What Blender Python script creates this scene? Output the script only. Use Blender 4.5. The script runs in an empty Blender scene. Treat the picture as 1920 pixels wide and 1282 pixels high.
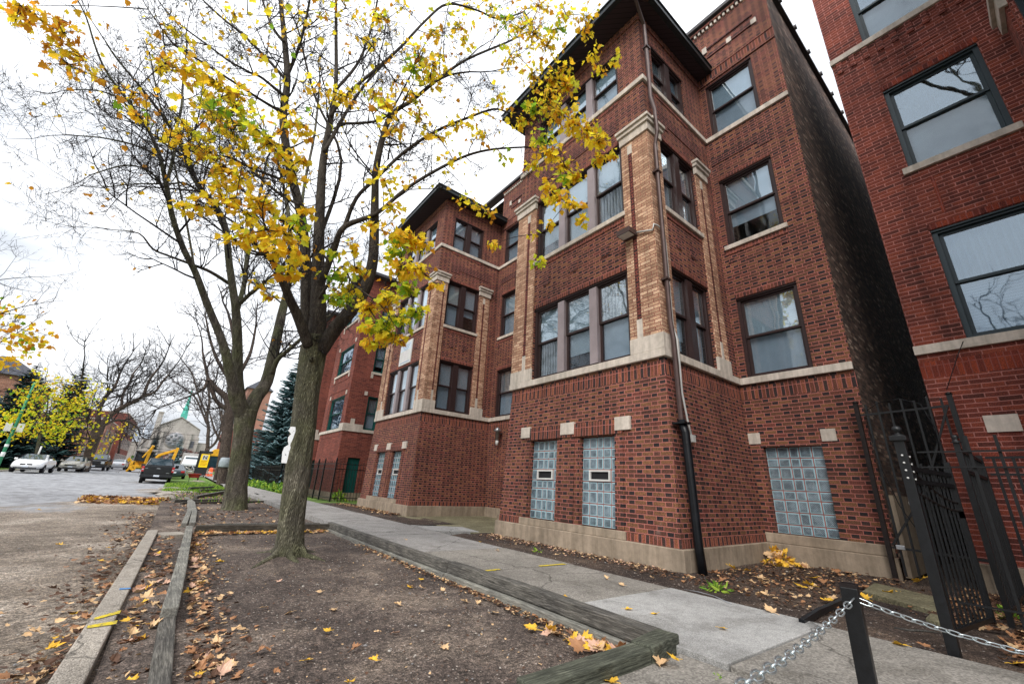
import bpy, math, random
from mathutils import Vector, Matrix, noise
R = math.radians
SC = bpy.context.scene
COL = SC.collection
rnd = random.Random(7)

# ---------------------------------------------------------------- camera
FOC = 764.31            # focal length in pixels of a 1920 px wide picture
_fy = Vector((325-960, 641-877, -FOC)).normalized()
_fx = Vector((2000-960, 641-964, -FOC)).normalized()
_fz = _fx.cross(_fy).normalized()
_fx = _fy.cross(_fz).normalized()
CAMP = Vector((0, 0, 1.0))
cam = bpy.data.cameras.new('camera')
cam.sensor_width = 36
cam.lens = FOC*36/1920
cam.clip_end = 4000
cam.clip_start = 0.05
camo = bpy.data.objects.new('camera', cam)
COL.objects.link(camo)
camo.matrix_world = Matrix(((_fx[0], _fx[1], _fx[2], 0), (_fy[0], _fy[1], _fy[2], 0), (_fz[0], _fz[1], _fz[2], 1.0), (0, 0, 0, 1)))
SC.camera = camo

def at(u, v, x=None, y=None, z=None):
    """world point seen at photograph pixel (u, v), at a given real x, y or height"""
    c = Vector((u-960, 641-v, -FOC))
    d = Vector((_fx.dot(c), _fy.dot(c), _fz.dot(c)))
    t = ((z-1.0)/d.z) if z is not None else (x/d.x if x is not None else y/d.y)
    return CAMP + d*t

# ---------------------------------------------------------------- objects
ORG = {}
def props(o, label=None, cat=None, group=None, kind=None):
    if label: o['label'] = label
    if cat: o['category'] = cat
    if group: o['group'] = group
    if kind: o['kind'] = kind
    return o

def thing(name, label, cat, loc=(0, 0, 0), rz=0, group=None, kind=None):
    o = bpy.data.objects.new(name, None)
    o.empty_display_size = .2
    COL.objects.link(o)
    o.location = loc
    o.rotation_euler = (0, 0, rz)
    ORG[o.name] = Vector(loc)
    return props(o, label, cat, group, kind)

class MB:
    def __init__(s): s.v = []; s.f = []; s.m = []; s.smooth = []
    def add(s, vs, fs, m=0, sm=False):
        b = len(s.v); s.v.extend([tuple(p) for p in vs])
        for f in fs:
            s.f.append(tuple(b+i for i in f)); s.m.append(m); s.smooth.append(sm)
        return b
    def hexa(s, P, m=0, sm=False):      # 8 points: bottom 4 ccw, top 4 ccw
        s.add(P, [(3, 2, 1, 0), (4, 5, 6, 7), (0, 1, 5, 4), (1, 2, 6, 5), (2, 3, 7, 6), (3, 0, 4, 7)], m, sm)
    def box(s, x0, y0, z0, x1, y1, z1, m=0):
        s.hexa([(x0, y0, z0), (x1, y0, z0), (x1, y1, z0), (x0, y1, z0), (x0, y0, z1), (x1, y0, z1), (x1, y1, z1), (x0, y1, z1)], m)
    def fbox(s, F, u0, u1, v0, v1, d0, d1, m=0, mp=None):
        P = [F(u, v, d) for (u, v, d) in ((u0, v0, d0), (u1, v0, d0), (u1, v0, d1), (u0, v0, d1), (u0, v1, d0), (u1, v1, d0), (u1, v1, d1), (u0, v1, d1))]
        if mp: P = [mp(p) for p in P]
        s.hexa(P, m)
    def bar(s, a, b, w, h=None, up=(0, 0, 1), m=0, w2=None, h2=None):
        a = Vector(a); b = Vector(b); h = h or w; w2 = w2 or w; h2 = h2 or h
        d = (b-a).normalized(); up = Vector(up)
        if abs(d.dot(up)) > .95: up = Vector((0, 1, 0))
        r = d.cross(up).normalized(); q = r.cross(d).normalized()
        P = [a-r*w/2-q*h/2, a+r*w/2-q*h/2, a+r*w/2+q*h/2, a-r*w/2+q*h/2, b-r*w2/2-q*h2/2, b+r*w2/2-q*h2/2, b+r*w2/2+q*h2/2, b-r*w2/2+q*h2/2]
        s.hexa(P, m)
    def tube(s, pts, rad, n=8, m=0, cap=True, sm=True, jit=0.0, rg=None):
        pts = [Vector(p) for p in pts]
        if not hasattr(rad, '__len__'): rad = [rad]*len(pts)
        vs = []; prev = None
        for i, p in enumerate(pts):
            d = (pts[min(i+1, len(pts)-1)]-pts[max(i-1, 0)])
            if d.length < 1e-9: d = Vector((0, 0, 1))
            d.normalize()
            if prev is None:
                a = Vector((0, 0, 1)) if abs(d.z) < .9 else Vector((1, 0, 0))
                r = d.cross(a).normalized()
            else:
                r = (prev - d*prev.dot(d))
                r = r.normalized() if r.length > 1e-6 else d.orthogonal().normalized()
            prev = r; q = d.cross(r)
            for k in range(n):
                t = 2*math.pi*k/n
                rr = rad[i]*(1+(rg(i, k) if rg else 0))
                vs.append(p + (r*math.cos(t)+q*math.sin(t))*rr)
        fs = []
        for i in range(len(pts)-1):
            for k in range(n):
                a = i*n+k; b = i*n+(k+1) % n
                fs.append((a, b, b+n, a+n))
        s.add(vs, fs, m, sm)
        if cap:
            b = len(s.v)-len(vs)
            s.f.append(tuple(b+k for k in reversed(range(n)))); s.m.append(m); s.smooth.append(False)
            e = b+(len(pts)-1)*n
            s.f.append(tuple(e+k for k in range(n))); s.m.append(m); s.smooth.append(False)
    def lathe(s, c, prof, n=16, m=0, axis='z', sm=True):
        vs = []
        for (r, h) in prof:
            for k in range(n):
                t = 2*math.pi*k/n; a, b = r*math.cos(t), r*math.sin(t)
                if axis == 'z': p = (c[0]+a, c[1]+b, c[2]+h)
                elif axis == 'x': p = (c[0]+h, c[1]+a, c[2]+b)
                else: p = (c[0]+b, c[1]+h, c[2]+a)
                vs.append(p)
        fs = []
        for i in range(len(prof)-1):
            for k in range(n):
                a = i*n+k; b = i*n+(k+1) % n
                fs.append((a, b, b+n, a+n))
        fs.append(tuple(reversed(range(n)))); fs.append(tuple((len(prof)-1)*n+k for k in range(n)))
        s.add(vs, fs, m, sm)
    def build(s, name, mats, parent=None, label=None, bevel=0, local=False, **kw):
        me = bpy.data.meshes.new(name)
        o = bpy.data.objects.new(name, me)
        off = Vector((0, 0, 0))
        if parent is not None and not local: off = ORG.get(parent.name, off)
        ORG[o.name] = off
        me.from_pydata([(p[0]-off.x, p[1]-off.y, p[2]-off.z) for p in s.v], [], s.f)
        if not isinstance(mats, (list, tuple)): mats = [mats]
        for mm in mats: me.materials.append(mm)
        me.polygons.foreach_set('material_index', s.m)
        me.polygons.foreach_set('use_smooth', s.smooth)
        me.update()
        COL.objects.link(o)
        if parent is not None: o.parent = parent
        if bevel:
            b = o.modifiers.new('bevel', 'BEVEL'); b.width = bevel; b.segments = 2; b.limit_method = 'ANGLE'
        if label: o['label'] = label
        if kw: props(o, label, **kw)
        return o

def dup(root, loc=None, rz=None, label=None, group=None, sc=None):
    r = root.copy(); COL.objects.link(r)
    if loc is not None: r.location = loc
    if rz is not None: r.rotation_euler = (0, 0, rz)
    if sc is not None: r.scale = (sc, sc, sc)
    if label: r['label'] = label
    if group: r['group'] = group
    for ch in list(root.children):
        c = ch.copy(); COL.objects.link(c); c.parent = r
        for g in list(ch.children):
            d = g.copy(); COL.objects.link(d); d.parent = c
    return r

# ---------------------------------------------------------------- materials
class NT:
    def __init__(s, name, rough=.8, spec=.3):
        s.mat = bpy.data.materials.new(name); s.mat.use_nodes = True
        s.t = s.mat.node_tree; s.t.nodes.clear()
        s.out = s.t.nodes.new('ShaderNodeOutputMaterial')
        s.p = s.t.nodes.new('ShaderNodeBsdfPrincipled')
        s.t.links.new(s.p.outputs[0], s.out.inputs[0])
        s.p.inputs['Roughness'].default_value = rough
        s.p.inputs['Specular IOR Level'].default_value = spec
    def n(s, typ, inp=None, **kw):
        nd = s.t.nodes.new('ShaderNode'+typ)
        for k, v in kw.items(): setattr(nd, k, v)
        for k, v in (inp or {}).items():
            if isinstance(v, bpy.types.NodeSocket): s.t.links.new(v, nd.inputs[k])
            elif v is not None: nd.inputs[k].default_value = v
        return nd
    def m(s, op, a, b=None, c=None, clamp=False):
        nd = s.n('Math', {0: a}, operation=op, use_clamp=clamp)
        for i, x in ((1, b), (2, c)):
            if x is None: continue
            if isinstance(x, bpy.types.NodeSocket): s.t.links.new(x, nd.inputs[i])
            else: nd.inputs[i].default_value = x
        return nd.outputs[0]
    def obj(s): return s.n('TexCoord').outputs['Object']
    def sep(s, v): return s.n('SeparateXYZ', {0: v}).outputs
    def comb(s, x, y, z=0.0): return s.n('CombineXYZ', {0: x, 1: y, 2: z}).outputs[0]
    def noise(s, v, scale, detail=3, rough=.55, dist=0):
        return s.n('TexNoise', {'Vector': v, 'Scale': scale, 'Detail': detail, 'Roughness': rough, 'Distortion': dist}).outputs['Fac']
    def ramp(s, fac, stops, interp='LINEAR'):
        nd = s.n('ValToRGB', {0: fac}); r = nd.color_ramp; r.interpolation = interp
        while len(r.elements) < len(stops): r.elements.new(.5)
        for e, (p, c) in zip(r.elements, stops):
            e.position = p; e.color = (*c, 1) if len(c) == 3 else c
        return nd.outputs[0]
    def mix(s, f, a, b, mode='MIX'):
        nd = s.n('Mix', data_type='RGBA', blend_type=mode)
        for k, v in ((0, f), (6, a), (7, b)):
            if isinstance(v, bpy.types.NodeSocket): s.t.links.new(v, nd.inputs[k])
            elif k == 0: nd.inputs[k].default_value = v
            else: nd.inputs[k].default_value = (*v, 1) if len(v) == 3 else v
        return nd.outputs[2]
    def scale(s, v, sc):
        return s.n('VectorMath', {0: v, 1: sc}, operation='MULTIPLY').outputs[0]
    def base(s, c):
        if isinstance(c, bpy.types.NodeSocket): s.t.links.new(c, s.p.inputs['Base Color'])
        else: s.p.inputs['Base Color'].default_value = (*c, 1)
    def rough(s, c):
        if isinstance(c, bpy.types.NodeSocket): s.t.links.new(c, s.p.inputs['Roughness'])
        else: s.p.inputs['Roughness'].default_value = c
    def bump(s, h, dist=.01, st=1.0):
        b = s.n('Bump', {'Height': h, 'Distance': dist, 'Strength': st})
        s.t.links.new(b.outputs[0], s.p.inputs['Normal']); return b

def srgb(r, g, b):
    f = lambda c: (c/255/12.92 if c/255 <= .04045 else ((c/255+.055)/1.055)**2.4)
    return (f(r), f(g), f(b))

def plain(name, c, rough=.6, metal=0, var=.25, sc=6, bump=0, spec=.3):
    k = NT(name, rough, spec); o = k.obj()
    nz = k.noise(o, sc, 5, .6)
    c0 = tuple(x*(1-var) for x in c); c1 = tuple(min(1, x*(1+var)) for x in c)
    k.base(k.ramp(nz, [(.3, c0), (.7, c1)]))
    k.p.inputs['Metallic'].default_value = metal
    if bump: k.bump(k.noise(o, sc*5, 4), bump)
    return k.mat

def brick(name, sr, hd, mortar, flemish=True, L=.215, H=.115, ch=.0677, mw=.0122, soldier=False, stain=.35, bd=.006, grain=.62, rough=.85):
    """brickwork: stretchers coloured from ramp sr, headers from ramp hd"""
    k = NT(name, rough, .25)
    o = k.obj(); x, y, z = k.sep(o)
    nx, ny, nz = k.sep(k.n('NewGeometry').outputs['Normal'])
    isx = k.m('GREATER_THAN', k.m('ABSOLUTE', nx), .6)
    isz = k.m('GREATER_THAN', k.m('ABSOLUTE', nz), .75)
    u = k.m('ADD', k.m('MULTIPLY', y, isx), k.m('MULTIPLY', x, k.m('SUBTRACT', 1.0, isx)))
    v = k.m('ADD', k.m('MULTIPLY', z, k.m('SUBTRACT', 1.0, isz)), k.m('MULTIPLY', y, isz))
    # slightly wandering courses
    w = k.m('MULTIPLY', k.m('SUBTRACT', k.noise(o, 3.0, 2), .5), .010)
    v = k.m('ADD', v, w)
    u = k.m('ADD', u, k.m('MULTIPLY', k.m('SUBTRACT', k.noise(o, 9.0, 2), .5), .014))
    if soldier: u, v = v, u
    rv = k.m('DIVIDE', v, ch); row = k.m('FLOOR', rv); fv = k.m('SUBTRACT', rv, row)
    if soldier:
        P = L; tt = k.m('DIVIDE', u, P)
    else:
        P = (L+H) if flemish else L
        tt = k.m('ADD', k.m('DIVIDE', u, P), k.m('MULTIPLY', k.m('MODULO', k.m('ABSOLUTE', row), 2.0), .5))
    kk = k.m('FLOOR', tt); t = k.m('MULTIPLY', k.m('SUBTRACT', tt, kk), P)
    e = k.m('MINIMUM', t, k.m('SUBTRACT', P, t))
    if flemish and not soldier:
        hdr = k.m('GREATER_THAN', t, L)
        e = k.m('MINIMUM', e, k.m('ABSOLUTE', k.m('SUBTRACT', t, L)))
    elif soldier:
        hdr = k.m('MODULO', k.m('ABSOLUTE', row), 2.0)
    else:
        hdr = None
    ev = k.m('MULTIPLY', k.m('MINIMUM', fv, k.m('SUBTRACT', 1.0, fv)), ch)
    ed = k.m('MINIMUM', e, ev)
    ed = k.m('ADD', ed, k.m('MULTIPLY', k.m('SUBTRACT', k.noise(o, 70, 2), .5), .006))
    mask = k.n('MapRange', {0: ed, 1: mw*.35, 2: mw*.65, 3: 0.0, 4: 1.0}).outputs[0]
    idv = k.comb(k.m('ADD', k.m('MULTIPLY', kk, 2.0), hdr) if (hdr and not soldier) else kk, row, isx)
    wn = k.n('TexWhiteNoise', {0: idv}, noise_dimensions='3D').outputs[0]
    c = k.ramp(wn, sr)
    if hdr and hd: c = k.mix(hdr, c, k.ramp(wn, hd))
    g = k.noise(o, 75, 3, .75)
    c = k.mix(grain, c, k.mix(1.0, c, k.ramp(g, [(.36, (.18, .18, .2)), (.5, (.95, .95, .9)), (.64, (2.5, 2.3, 1.9))]), 'MULTIPLY'))
    mc = k.mix(k.noise(o, 14, 3), mortar, tuple(q*.72 for q in mortar))
    c = k.mix(mask, mc, c)
    st = k.noise(o, .9, 5, .62, .3)
    c = k.mix(min(1, stain*1.5), c, k.mix(1.0, c, k.ramp(st, [(.3, (.52, .50, .50)), (.7, (1.32, 1.28, 1.25))]), 'MULTIPLY'))
    sk = k.noise(k.scale(o, (3.2, 3.2, .28)), 1.3, 5, .65, .4)
    c = k.mix(min(1, stain*1.3), c, k.mix(1.0, c, k.ramp(sk, [(.34, (.50, .49, .49)), (.5, (1, 1, 1)), (.70, (1.18, 1.15, 1.12))]), 'MULTIPLY'))
    ef = k.noise(o, 2.6, 6, .72, 1.0)
    c = k.mix(k.ramp(ef, [(.66, (0, 0, 0)), (.78, (.35, .35, .35))]), c, (.42, .34, .31))
    k.base(c)
    hgt = k.m('ADD', mask, k.m('MULTIPLY', g, .35))
    k.bump(hgt, bd)
    return k.mat

def concrete(name, c, rough=.9, sc=1.2, streak=True, bump=.003, agg=0, var=.3):
    k = NT(name, rough, .25); o = k.obj()
    a = k.noise(o, sc, 6, .65, .4); b = k.noise(o, sc*14, 4, .7)
    d = tuple(q*(1-var) for q in c); l = tuple(min(1, q*(1+var)) for q in c)
    cc = k.ramp(a, [(.28, d), (.5, c), (.72, l)])
    cc = k.mix(.35, cc, k.mix(1.0, cc, k.ramp(b, [(.3, (.6, .6, .6)), (.7, (1.35, 1.35, 1.35))]), 'MULTIPLY'))
    if streak:
        s2 = k.noise(k.scale(o, (9, 9, .8)), 1.0, 5, .6)
        cc = k.mix(.5, cc, k.mix(1.0, cc, k.ramp(s2, [(.35, (.5, .5, .47)), (.62, (1.1, 1.1, 1.1))]), 'MULTIPLY'))
    h = b
    if agg:
        vo = k.n('TexVoronoi', {'Vector': o, 'Scale': agg}).outputs
        cc = k.mix(.45, cc, k.mix(1.0, cc, k.ramp(k.sep(vo['Color'])[0], [(0, (.3, .28, .26)), (.5, (1, .97, .92)), (1, (1.9, 1.85, 1.8))]), 'MULTIPLY'))
        h = k.m('ADD', b, k.m('MULTIPLY', vo['Distance'], -.8))
        wv = k.n('VectorMath', {0: o, 1: k.n('VectorMath', {0: k.n('TexNoise', {'Vector': o, 'Scale': 2.5, 'Detail': 5}).outputs['Color'], 1: (.5, .5, .5)}, operation='MULTIPLY').outputs[0]}, operation='ADD').outputs[0]
        cr = k.n('TexVoronoi', {'Vector': wv, 'Scale': .42}, feature='DISTANCE_TO_EDGE').outputs[0]
        cc = k.mix(k.ramp(cr, [(0, (.75, .75, .75)), (.006, (0, 0, 0))]), cc, (.03, .028, .025))
        cc = k.mix(.6, cc, k.mix(1.0, cc, k.ramp(k.noise(o, 1.7, 6, .7, .8), [(.36, (.55, .54, .52)), (.5, (1, 1, 1)), (.66, (1.15, 1.15, 1.15))]), 'MULTIPLY'))
    k.base(cc); k.bump(h, bump)
    return k.mat
# ---------------------------------------------------------------- world, light
w = bpy.data.worlds.new('World'); SC.world = w; w.use_nodes = True
wt = w.node_tree; bg = wt.nodes['Background']
sky = wt.nodes.new('ShaderNodeTexSky'); sky.sky_type = 'NISHITA'; sky.sun_disc = False
sky.sun_elevation = R(48); sky.sun_rotation = R(235); sky.dust_density = 4; sky.air_density = 1.2
tc = wt.nodes.new('ShaderNodeTexCoord')
nz = wt.nodes.new('ShaderNodeTexNoise'); nz.inputs['Scale'].default_value = 2.2; nz.inputs['Detail'].default_value = 5
mp_ = wt.nodes.new('ShaderNodeMapping'); mp_.inputs['Scale'].default_value = (1, 1, 3)
wt.links.new(tc.outputs['Generated'], mp_.inputs[0]); wt.links.new(mp_.outputs[0], nz.inputs['Vector'])
rp = wt.nodes.new('ShaderNodeValToRGB')
rp.color_ramp.elements[0].position = .36; rp.color_ramp.elements[0].color = (6.0, 6.4, 7.0, 1)
rp.color_ramp.elements[1].position = .56; rp.color_ramp.elements[1].color = (10.6, 10.8, 11.2, 1)
wt.links.new(nz.outputs['Fac'], rp.inputs[0])
sx = wt.nodes.new('ShaderNodeSeparateXYZ'); wt.links.new(tc.outputs['Generated'], sx.inputs[0])
mr = wt.nodes.new('ShaderNodeMapRange'); wt.links.new(sx.outputs[2], mr.inputs[0]); mr.inputs[1].default_value = 0; mr.inputs[2].default_value = .95; mr.inputs[3].default_value = .84; mr.inputs[4].default_value = 1.35
vm = wt.nodes.new('ShaderNodeVectorMath'); vm.operation = 'SCALE'; wt.links.new(rp.outputs[0], vm.inputs[0]); wt.links.new(mr.outputs[0], vm.inputs[3])
mx = wt.nodes.new('ShaderNodeMix'); mx.data_type = 'RGBA'; mx.inputs[0].default_value = .93
wt.links.new(sky.outputs[0], mx.inputs[6]); wt.links.new(vm.outputs[0], mx.inputs[7])
wt.links.new(mx.outputs[2], bg.inputs[0]); bg.inputs[1].default_value = .066
sun = bpy.data.lights.new('sun', 'SUN'); sun.energy = 1.5; sun.angle = R(32); sun.color = (1, .95, .88)
suno = bpy.data.objects.new('sun', sun); COL.objects.link(suno)
suno.rotation_euler = (R(48), 0, R(-55))
SC.view_settings.view_transform = 'Standard'; SC.view_settings.look = 'None'
SC.view_settings.exposure = 1.08; SC.view_settings.gamma = 1

# ---------------------------------------------------------------- building materials
S_ = srgb
M = {}
M['brick'] = brick('brown_red_flemish_brick',
    [(0, S_(78, 52, 46)), (.35, S_(100, 70, 55)), (.65, S_(118, 84, 62)), (.85, S_(100, 58, 52)), (1, S_(66, 48, 42))],
    [(0, S_(38, 34, 37)), (.7, S_(52, 43, 44)), (1, S_(92, 60, 52))], S_(184, 116, 107))
M['brick_dark'] = brick('dark_panel_brick',
    [(0, S_(46, 36, 38)), (.5, S_(60, 44, 43)), (1, S_(80, 54, 50))], [(0, S_(38, 32, 34)), (1, S_(62, 46, 44))], S_(180, 112, 104))
M['soldier'] = brick('soldier_course_brick',
    [(0, S_(92, 56, 48)), (.5, S_(116, 70, 56)), (1, S_(134, 84, 64))], [(0, S_(50, 42, 44)), (.6, S_(62, 48, 46)), (1, S_(104, 64, 54))], S_(184, 114, 105), flemish=False, soldier=True, L=.235)
M['buff'] = brick('buff_face_brick',
    [(0, S_(144, 116, 98)), (.5, S_(176, 144, 122)), (1, S_(202, 174, 152))], [(0, S_(176, 128, 92)), (1, S_(222, 180, 138))], S_(146, 84, 74), flemish=False, L=.215)
M['red'] = brick('red_running_brick',
    [(0, S_(80, 44, 40)), (.4, S_(112, 56, 48)), (.75, S_(130, 66, 52)), (1, S_(92, 48, 44))], [], S_(192, 130, 122), flemish=False, L=.222, mw=.012, stain=.5)
M['red_soldier'] = brick('red_soldier_brick',
    [(0, S_(84, 40, 36)), (.5, S_(122, 54, 42)), (1, S_(140, 64, 44))], [], S_(158, 92, 84), flemish=False, soldier=True, L=.235)
M['deepred'] = brick('deep_red_brick',
    [(0, S_(92, 50, 44)), (.5, S_(114, 60, 52)), (1, S_(130, 72, 60))], [], S_(160, 110, 102), flemish=False, L=.215, mw=.009)
M['common'] = brick('sooty_common_brick',
    [(0, S_(60, 50, 48)), (.5, S_(100, 80, 74)), (.85, S_(134, 108, 98)), (1, S_(186, 168, 156))], [], S_(104, 94, 88), flemish=False, L=.21, mw=.018, stain=.6, bd=.02, grain=.5, rough=.75)
M['stone'] = concrete('limestone', S_(196, 186, 176), .85, .9, True, .002, var=.16)
M['plinth'] = concrete('weathered_plinth_concrete', S_(150, 136, 120), .95, .8, True, .006, var=.34)
M['frame'] = plain('brown_window_aluminium', S_(52, 38, 38), .45, 0, .12, 3)
M['mull'] = plain('bronze_mullion_panel', S_(96, 76, 78), .38, .35, .25, 2)
M['mull2'] = plain('pale_bronze_mullion', S_(150, 138, 140), .4, .35, .15, 2)
M['gframe'] = plain('slate_blue_window_frame', S_(46, 58, 64), .4, .1, .12, 3)
M['green'] = plain('dark_green_window_frame', S_(12, 70, 66), .5, 0, .15, 3)
M['soffit'] = None
k = NT('dark_plank_soffit', .6); o = k.obj(); x, y, z = k.sep(o)
fr = k.m('FRACT', k.m('DIVIDE', k.m('ADD', x, y), .16))
k.base(k.mix(k.m('LESS_THAN', fr, .1), S_(54, 42, 48), S_(18, 14, 16))); M['soffit'] = k.mat
M['gutter'] = plain('dark_teal_gutter_paint', S_(40, 46, 50), .4, .2)
M['down'] = plain('brown_downspout_paint', S_(74, 58, 56), .4, .2, .2, 8)
M['blackpipe'] = plain('black_cast_iron_pipe', S_(18, 20, 24), .35, .2, .4, 8, .002)
M['galv'] = plain('galvanised_conduit', S_(170, 172, 176), .35, .8, .2, 12)
M['coping'] = plain('dark_parapet_coping', S_(84, 82, 84), .6, .1, .2, 3)
M['white'] = plain('white_vent_paint', S_(198, 198, 196), .5, 0, .1, 5)
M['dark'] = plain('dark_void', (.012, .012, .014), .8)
M['roof'] = plain('grey_asphalt_shingle', S_(74, 74, 80), .9, 0, .3, 14, .01)
M['iron'] = plain('black_iron_paint', S_(17, 19, 22), .42, .2, .45, 22, .001, .5)
M['rust'] = plain('rusty_black_iron', S_(34, 28, 28), .6, .3, .4, 18, .001)

def glass(name, ior, tint, tr, rough=.02):
    k = NT(name); t = k.t
    fc = k.n('LayerWeight', {'Blend': .5}).outputs['Facing']
    fr = k.m('ADD', ior, k.m('MULTIPLY', k.m('POWER', fc, 3.0), .6))
    tp = k.n('BsdfTransparent', {0: (*[q*tr for q in tint], 1)})
    # old float glass is not perfectly flat
    nzv = k.noise(k.obj(), 1.3, 2, .5)
    bp = k.n('Bump', {'Height': nzv, 'Distance': .012, 'Strength': .5})
    gl = k.n('BsdfGlossy', {'Color': (*tint, 1), 'Roughness': rough, 'Normal': bp.outputs[0]})
    mxs = k.n('MixShader', {0: fr, 1: tp.outputs[0], 2: gl.outputs[0]})
    t.links.new(mxs.outputs[0], k.out.inputs[0]); return k.mat
M['glass'] = glass('clear_window_glass', .17, (.9, .96, 1.0), .95)
M['screen'] = glass('window_glass_behind_insect_screen', .06, (.88, .93, .97), .9, .06)
M['shopglass'] = glass('large_picture_window_glass', .2, (.70, .80, .88), .85)
def blind(name, c, pitch=.045):
    k = NT(name, .7, .2); x, y, z = k.sep(k.obj())
    f = k.m('FRACT', k.m('DIVIDE', z, pitch))
    k.base(k.mix(k.ramp(f, [(0, (.25, .25, .25)), (.3, (1, 1, 1)), (1, (.8, .8, .8))]), tuple(q*.45 for q in c), c)); return k.mat
M['blind'] = blind('white_slatted_blind', S_(196, 204, 208))
M['shade'] = plain('pale_roller_shade', S_(176, 184, 190), .8, 0, .12, 2)
M['shade2'] = plain('ivory_roller_shade', S_(206, 202, 196), .8, 0, .08, 2)
k = NT('gathered_curtain', .8, .2); x, y, z = k.sep(k.obj()); cu = k.m('SINE', k.m('MULTIPLY', k.m('ADD', x, y), 75.0)); k.base(k.ramp(cu, [(0, S_(156, 156, 156)), (1, S_(200, 198, 194))])); k.bump(cu, .02); M['curtain'] = k.mat
# glass block: ribbed faces, bluish green
def gblock(name, diag):
    k = NT(name, .12, .9); o = k.obj(); x, y, z = k.sep(o)
    a = k.m('ADD', k.m('ADD', x, y), z) if diag else k.m('ADD', x, y)
    s1 = k.m('SINE', k.m('MULTIPLY', a, 260.0 if diag else 330.0))
    b2 = k.m('SINE', k.m('MULTIPLY', k.m('SUBTRACT', k.m('ADD', x, y), z), 260.0))
    tot = k.m('MULTIPLY', k.m('ADD', s1, b2 if diag else s1), .5)
    n2 = k.noise(o, 5.5, 3, .6)
    c = k.ramp(k.m('ADD', k.m('MULTIPLY', tot, .30), n2), [(.24, S_(46, 58, 68)), (.5, S_(84, 104, 118)), (.82, S_(150, 174, 186))])
    k.base(c); k.p.inputs['Coat Weight'].default_value = .5
    k.bump(tot, .004); return k.mat
M['gb'] = gblock('ribbed_glass_block', True)
M['gbedge'] = plain('glass_block_rim', S_(150, 184, 194), .15, 0, .1, 9, spec=.9)
M['gbjoint'] = plain('red_block_mortar', S_(150, 84, 74), .9)

# ---------------------------------------------------------------- facade tools
def FX(X, s=1): return lambda u, v, d: (X-d*s, u, v)
def FY(Y, s=1): return lambda u, v, d: (u, Y-d*s, v)

def wall(mb, F, u0, u1, v0, v1, ops=(), rev=.14, m=0, mp=None, mrev=None):
    us = sorted({u0, u1, *[q for o in ops for q in o[:2]]}); vs = sorted({v0, v1, *[q for o in ops for q in o[2:4]]})
    us = [q for q in us if u0-1e-6 <= q <= u1+1e-6]; vs = [q for q in vs if v0-1e-6 <= q <= v1+1e-6]
    g = lambda u, v, d: (mp(F(u, v, d)) if mp else F(u, v, d))
    for a, b in zip(us, us[1:]):
        for c, e in zip(vs, vs[1:]):
            cu, cv = (a+b)/2, (c+e)/2
            if any(o[0] < cu < o[1] and o[2] < cv < o[3] for o in ops): continue
            mb.add([g(a, c, 0), g(b, c, 0), g(b, e, 0), g(a, e, 0)], [(0, 1, 2, 3)], m)
    for o in ops:
        if o[3] <= v0 or o[2] >= v1: continue
        a, b, c, e = o[0], o[1], max(o[2], v0), min(o[3], v1)
        r = -rev
        Q = [(a, c, b, c), (b, c, b, e), (b, e, a, e), (a, e, a, c)]
        for (p, q, s, t) in Q:
            if q == t and ((q == v0 and o[2] < v0) or (q == v1 and o[3] > v1)): continue
            mb.add([g(p, q, 0), g(s, t, 0), g(s, t, r), g(p, q, r)], [(0, 1, 2, 3)], m if mrev is None else mrev)

rw = random.Random(12); M['room_dark'] = plain('dark_room_backing', S_(70, 66, 60), .9, 0, .3, 2)
def window(parent, F, u0, u1, v0, v1, n=1, fm='frame', mm=None, mw=.2, back=.14, up='blind', lo='blind', glass_u='glass', glass_l='screen', gap=.0, label=None):
    mb = MB(); fw = .065
    D0, D1 = -back, -.045
    mb.fbox(F, u0, u0+fw, v0, v1, D0, D1); mb.fbox(F, u1-fw, u1, v0, v1, D0, D1)
    mb.fbox(F, u0+fw, u1-fw, v1-fw, v1, D0, D1); mb.fbox(F, u0+fw, u1-fw, v0, v0+fw*.8, D0, D1)
    mb.fbox(F, u0-.0, u1+.0, v1-.03, v1, D1, -.01)
    tot = u1-u0-2*fw; lw = (tot-(n-1)*mw)/n
    vm = v0+(v1-v0)*.5
    panes = []; W = u0+fw
    for i in range(n):
        a = W+i*(lw+mw); b = a+lw
        if i < n-1: mb.fbox(F, b, b+mw, v0+fw*.8, v1-fw, D0, -.02, 1)
        s = .05
        for (c, e, dd, gl, bl) in ((vm-.02, v1-fw, -back+.05, glass_u, up), (v0+fw*.8, vm+.02, -back+.02, glass_l, lo)):
            d0, d1 = dd-.03, dd
            mb.fbox(F, a, a+s, c, e, d0, d1); mb.fbox(F, b-s, b, c, e, d0, d1)
            mb.fbox(F, a+s, b-s, c, c+s*.9, d0, d1); mb.fbox(F, a+s, b-s, e-s*.9, e, d0, d1)
            panes.append((a+s, b-s, c+s*.9, e-s*.9, dd-.018, gl, bl))
    o = mb.build('window', [M[fm], M[mm or fm]], parent, label)
    for (a, b, c, e, d, gl, bl) in panes:
        q = MB(); q.fbox(F, a, b, c, e, d-.006, d); q.build('pane', M[gl], o)
        if bl:
            lowpane = gl == 'screen'; rr = rw.random(); drop = 0
            if lowpane and rr < .25:
                drop = (e-c)*rw.uniform(.25, .7); q = MB(); q.fbox(F, a-.06, b+.06, c-.06, e+.06, d-.42, d-.40); q.build('dark_backing', M['room_dark'], o)  # dim sheet added behind the pane, its colour standing for the unlit interior
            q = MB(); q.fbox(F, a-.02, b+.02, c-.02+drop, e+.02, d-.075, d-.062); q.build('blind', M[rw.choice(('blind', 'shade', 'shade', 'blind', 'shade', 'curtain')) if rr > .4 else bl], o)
    return o

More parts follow.
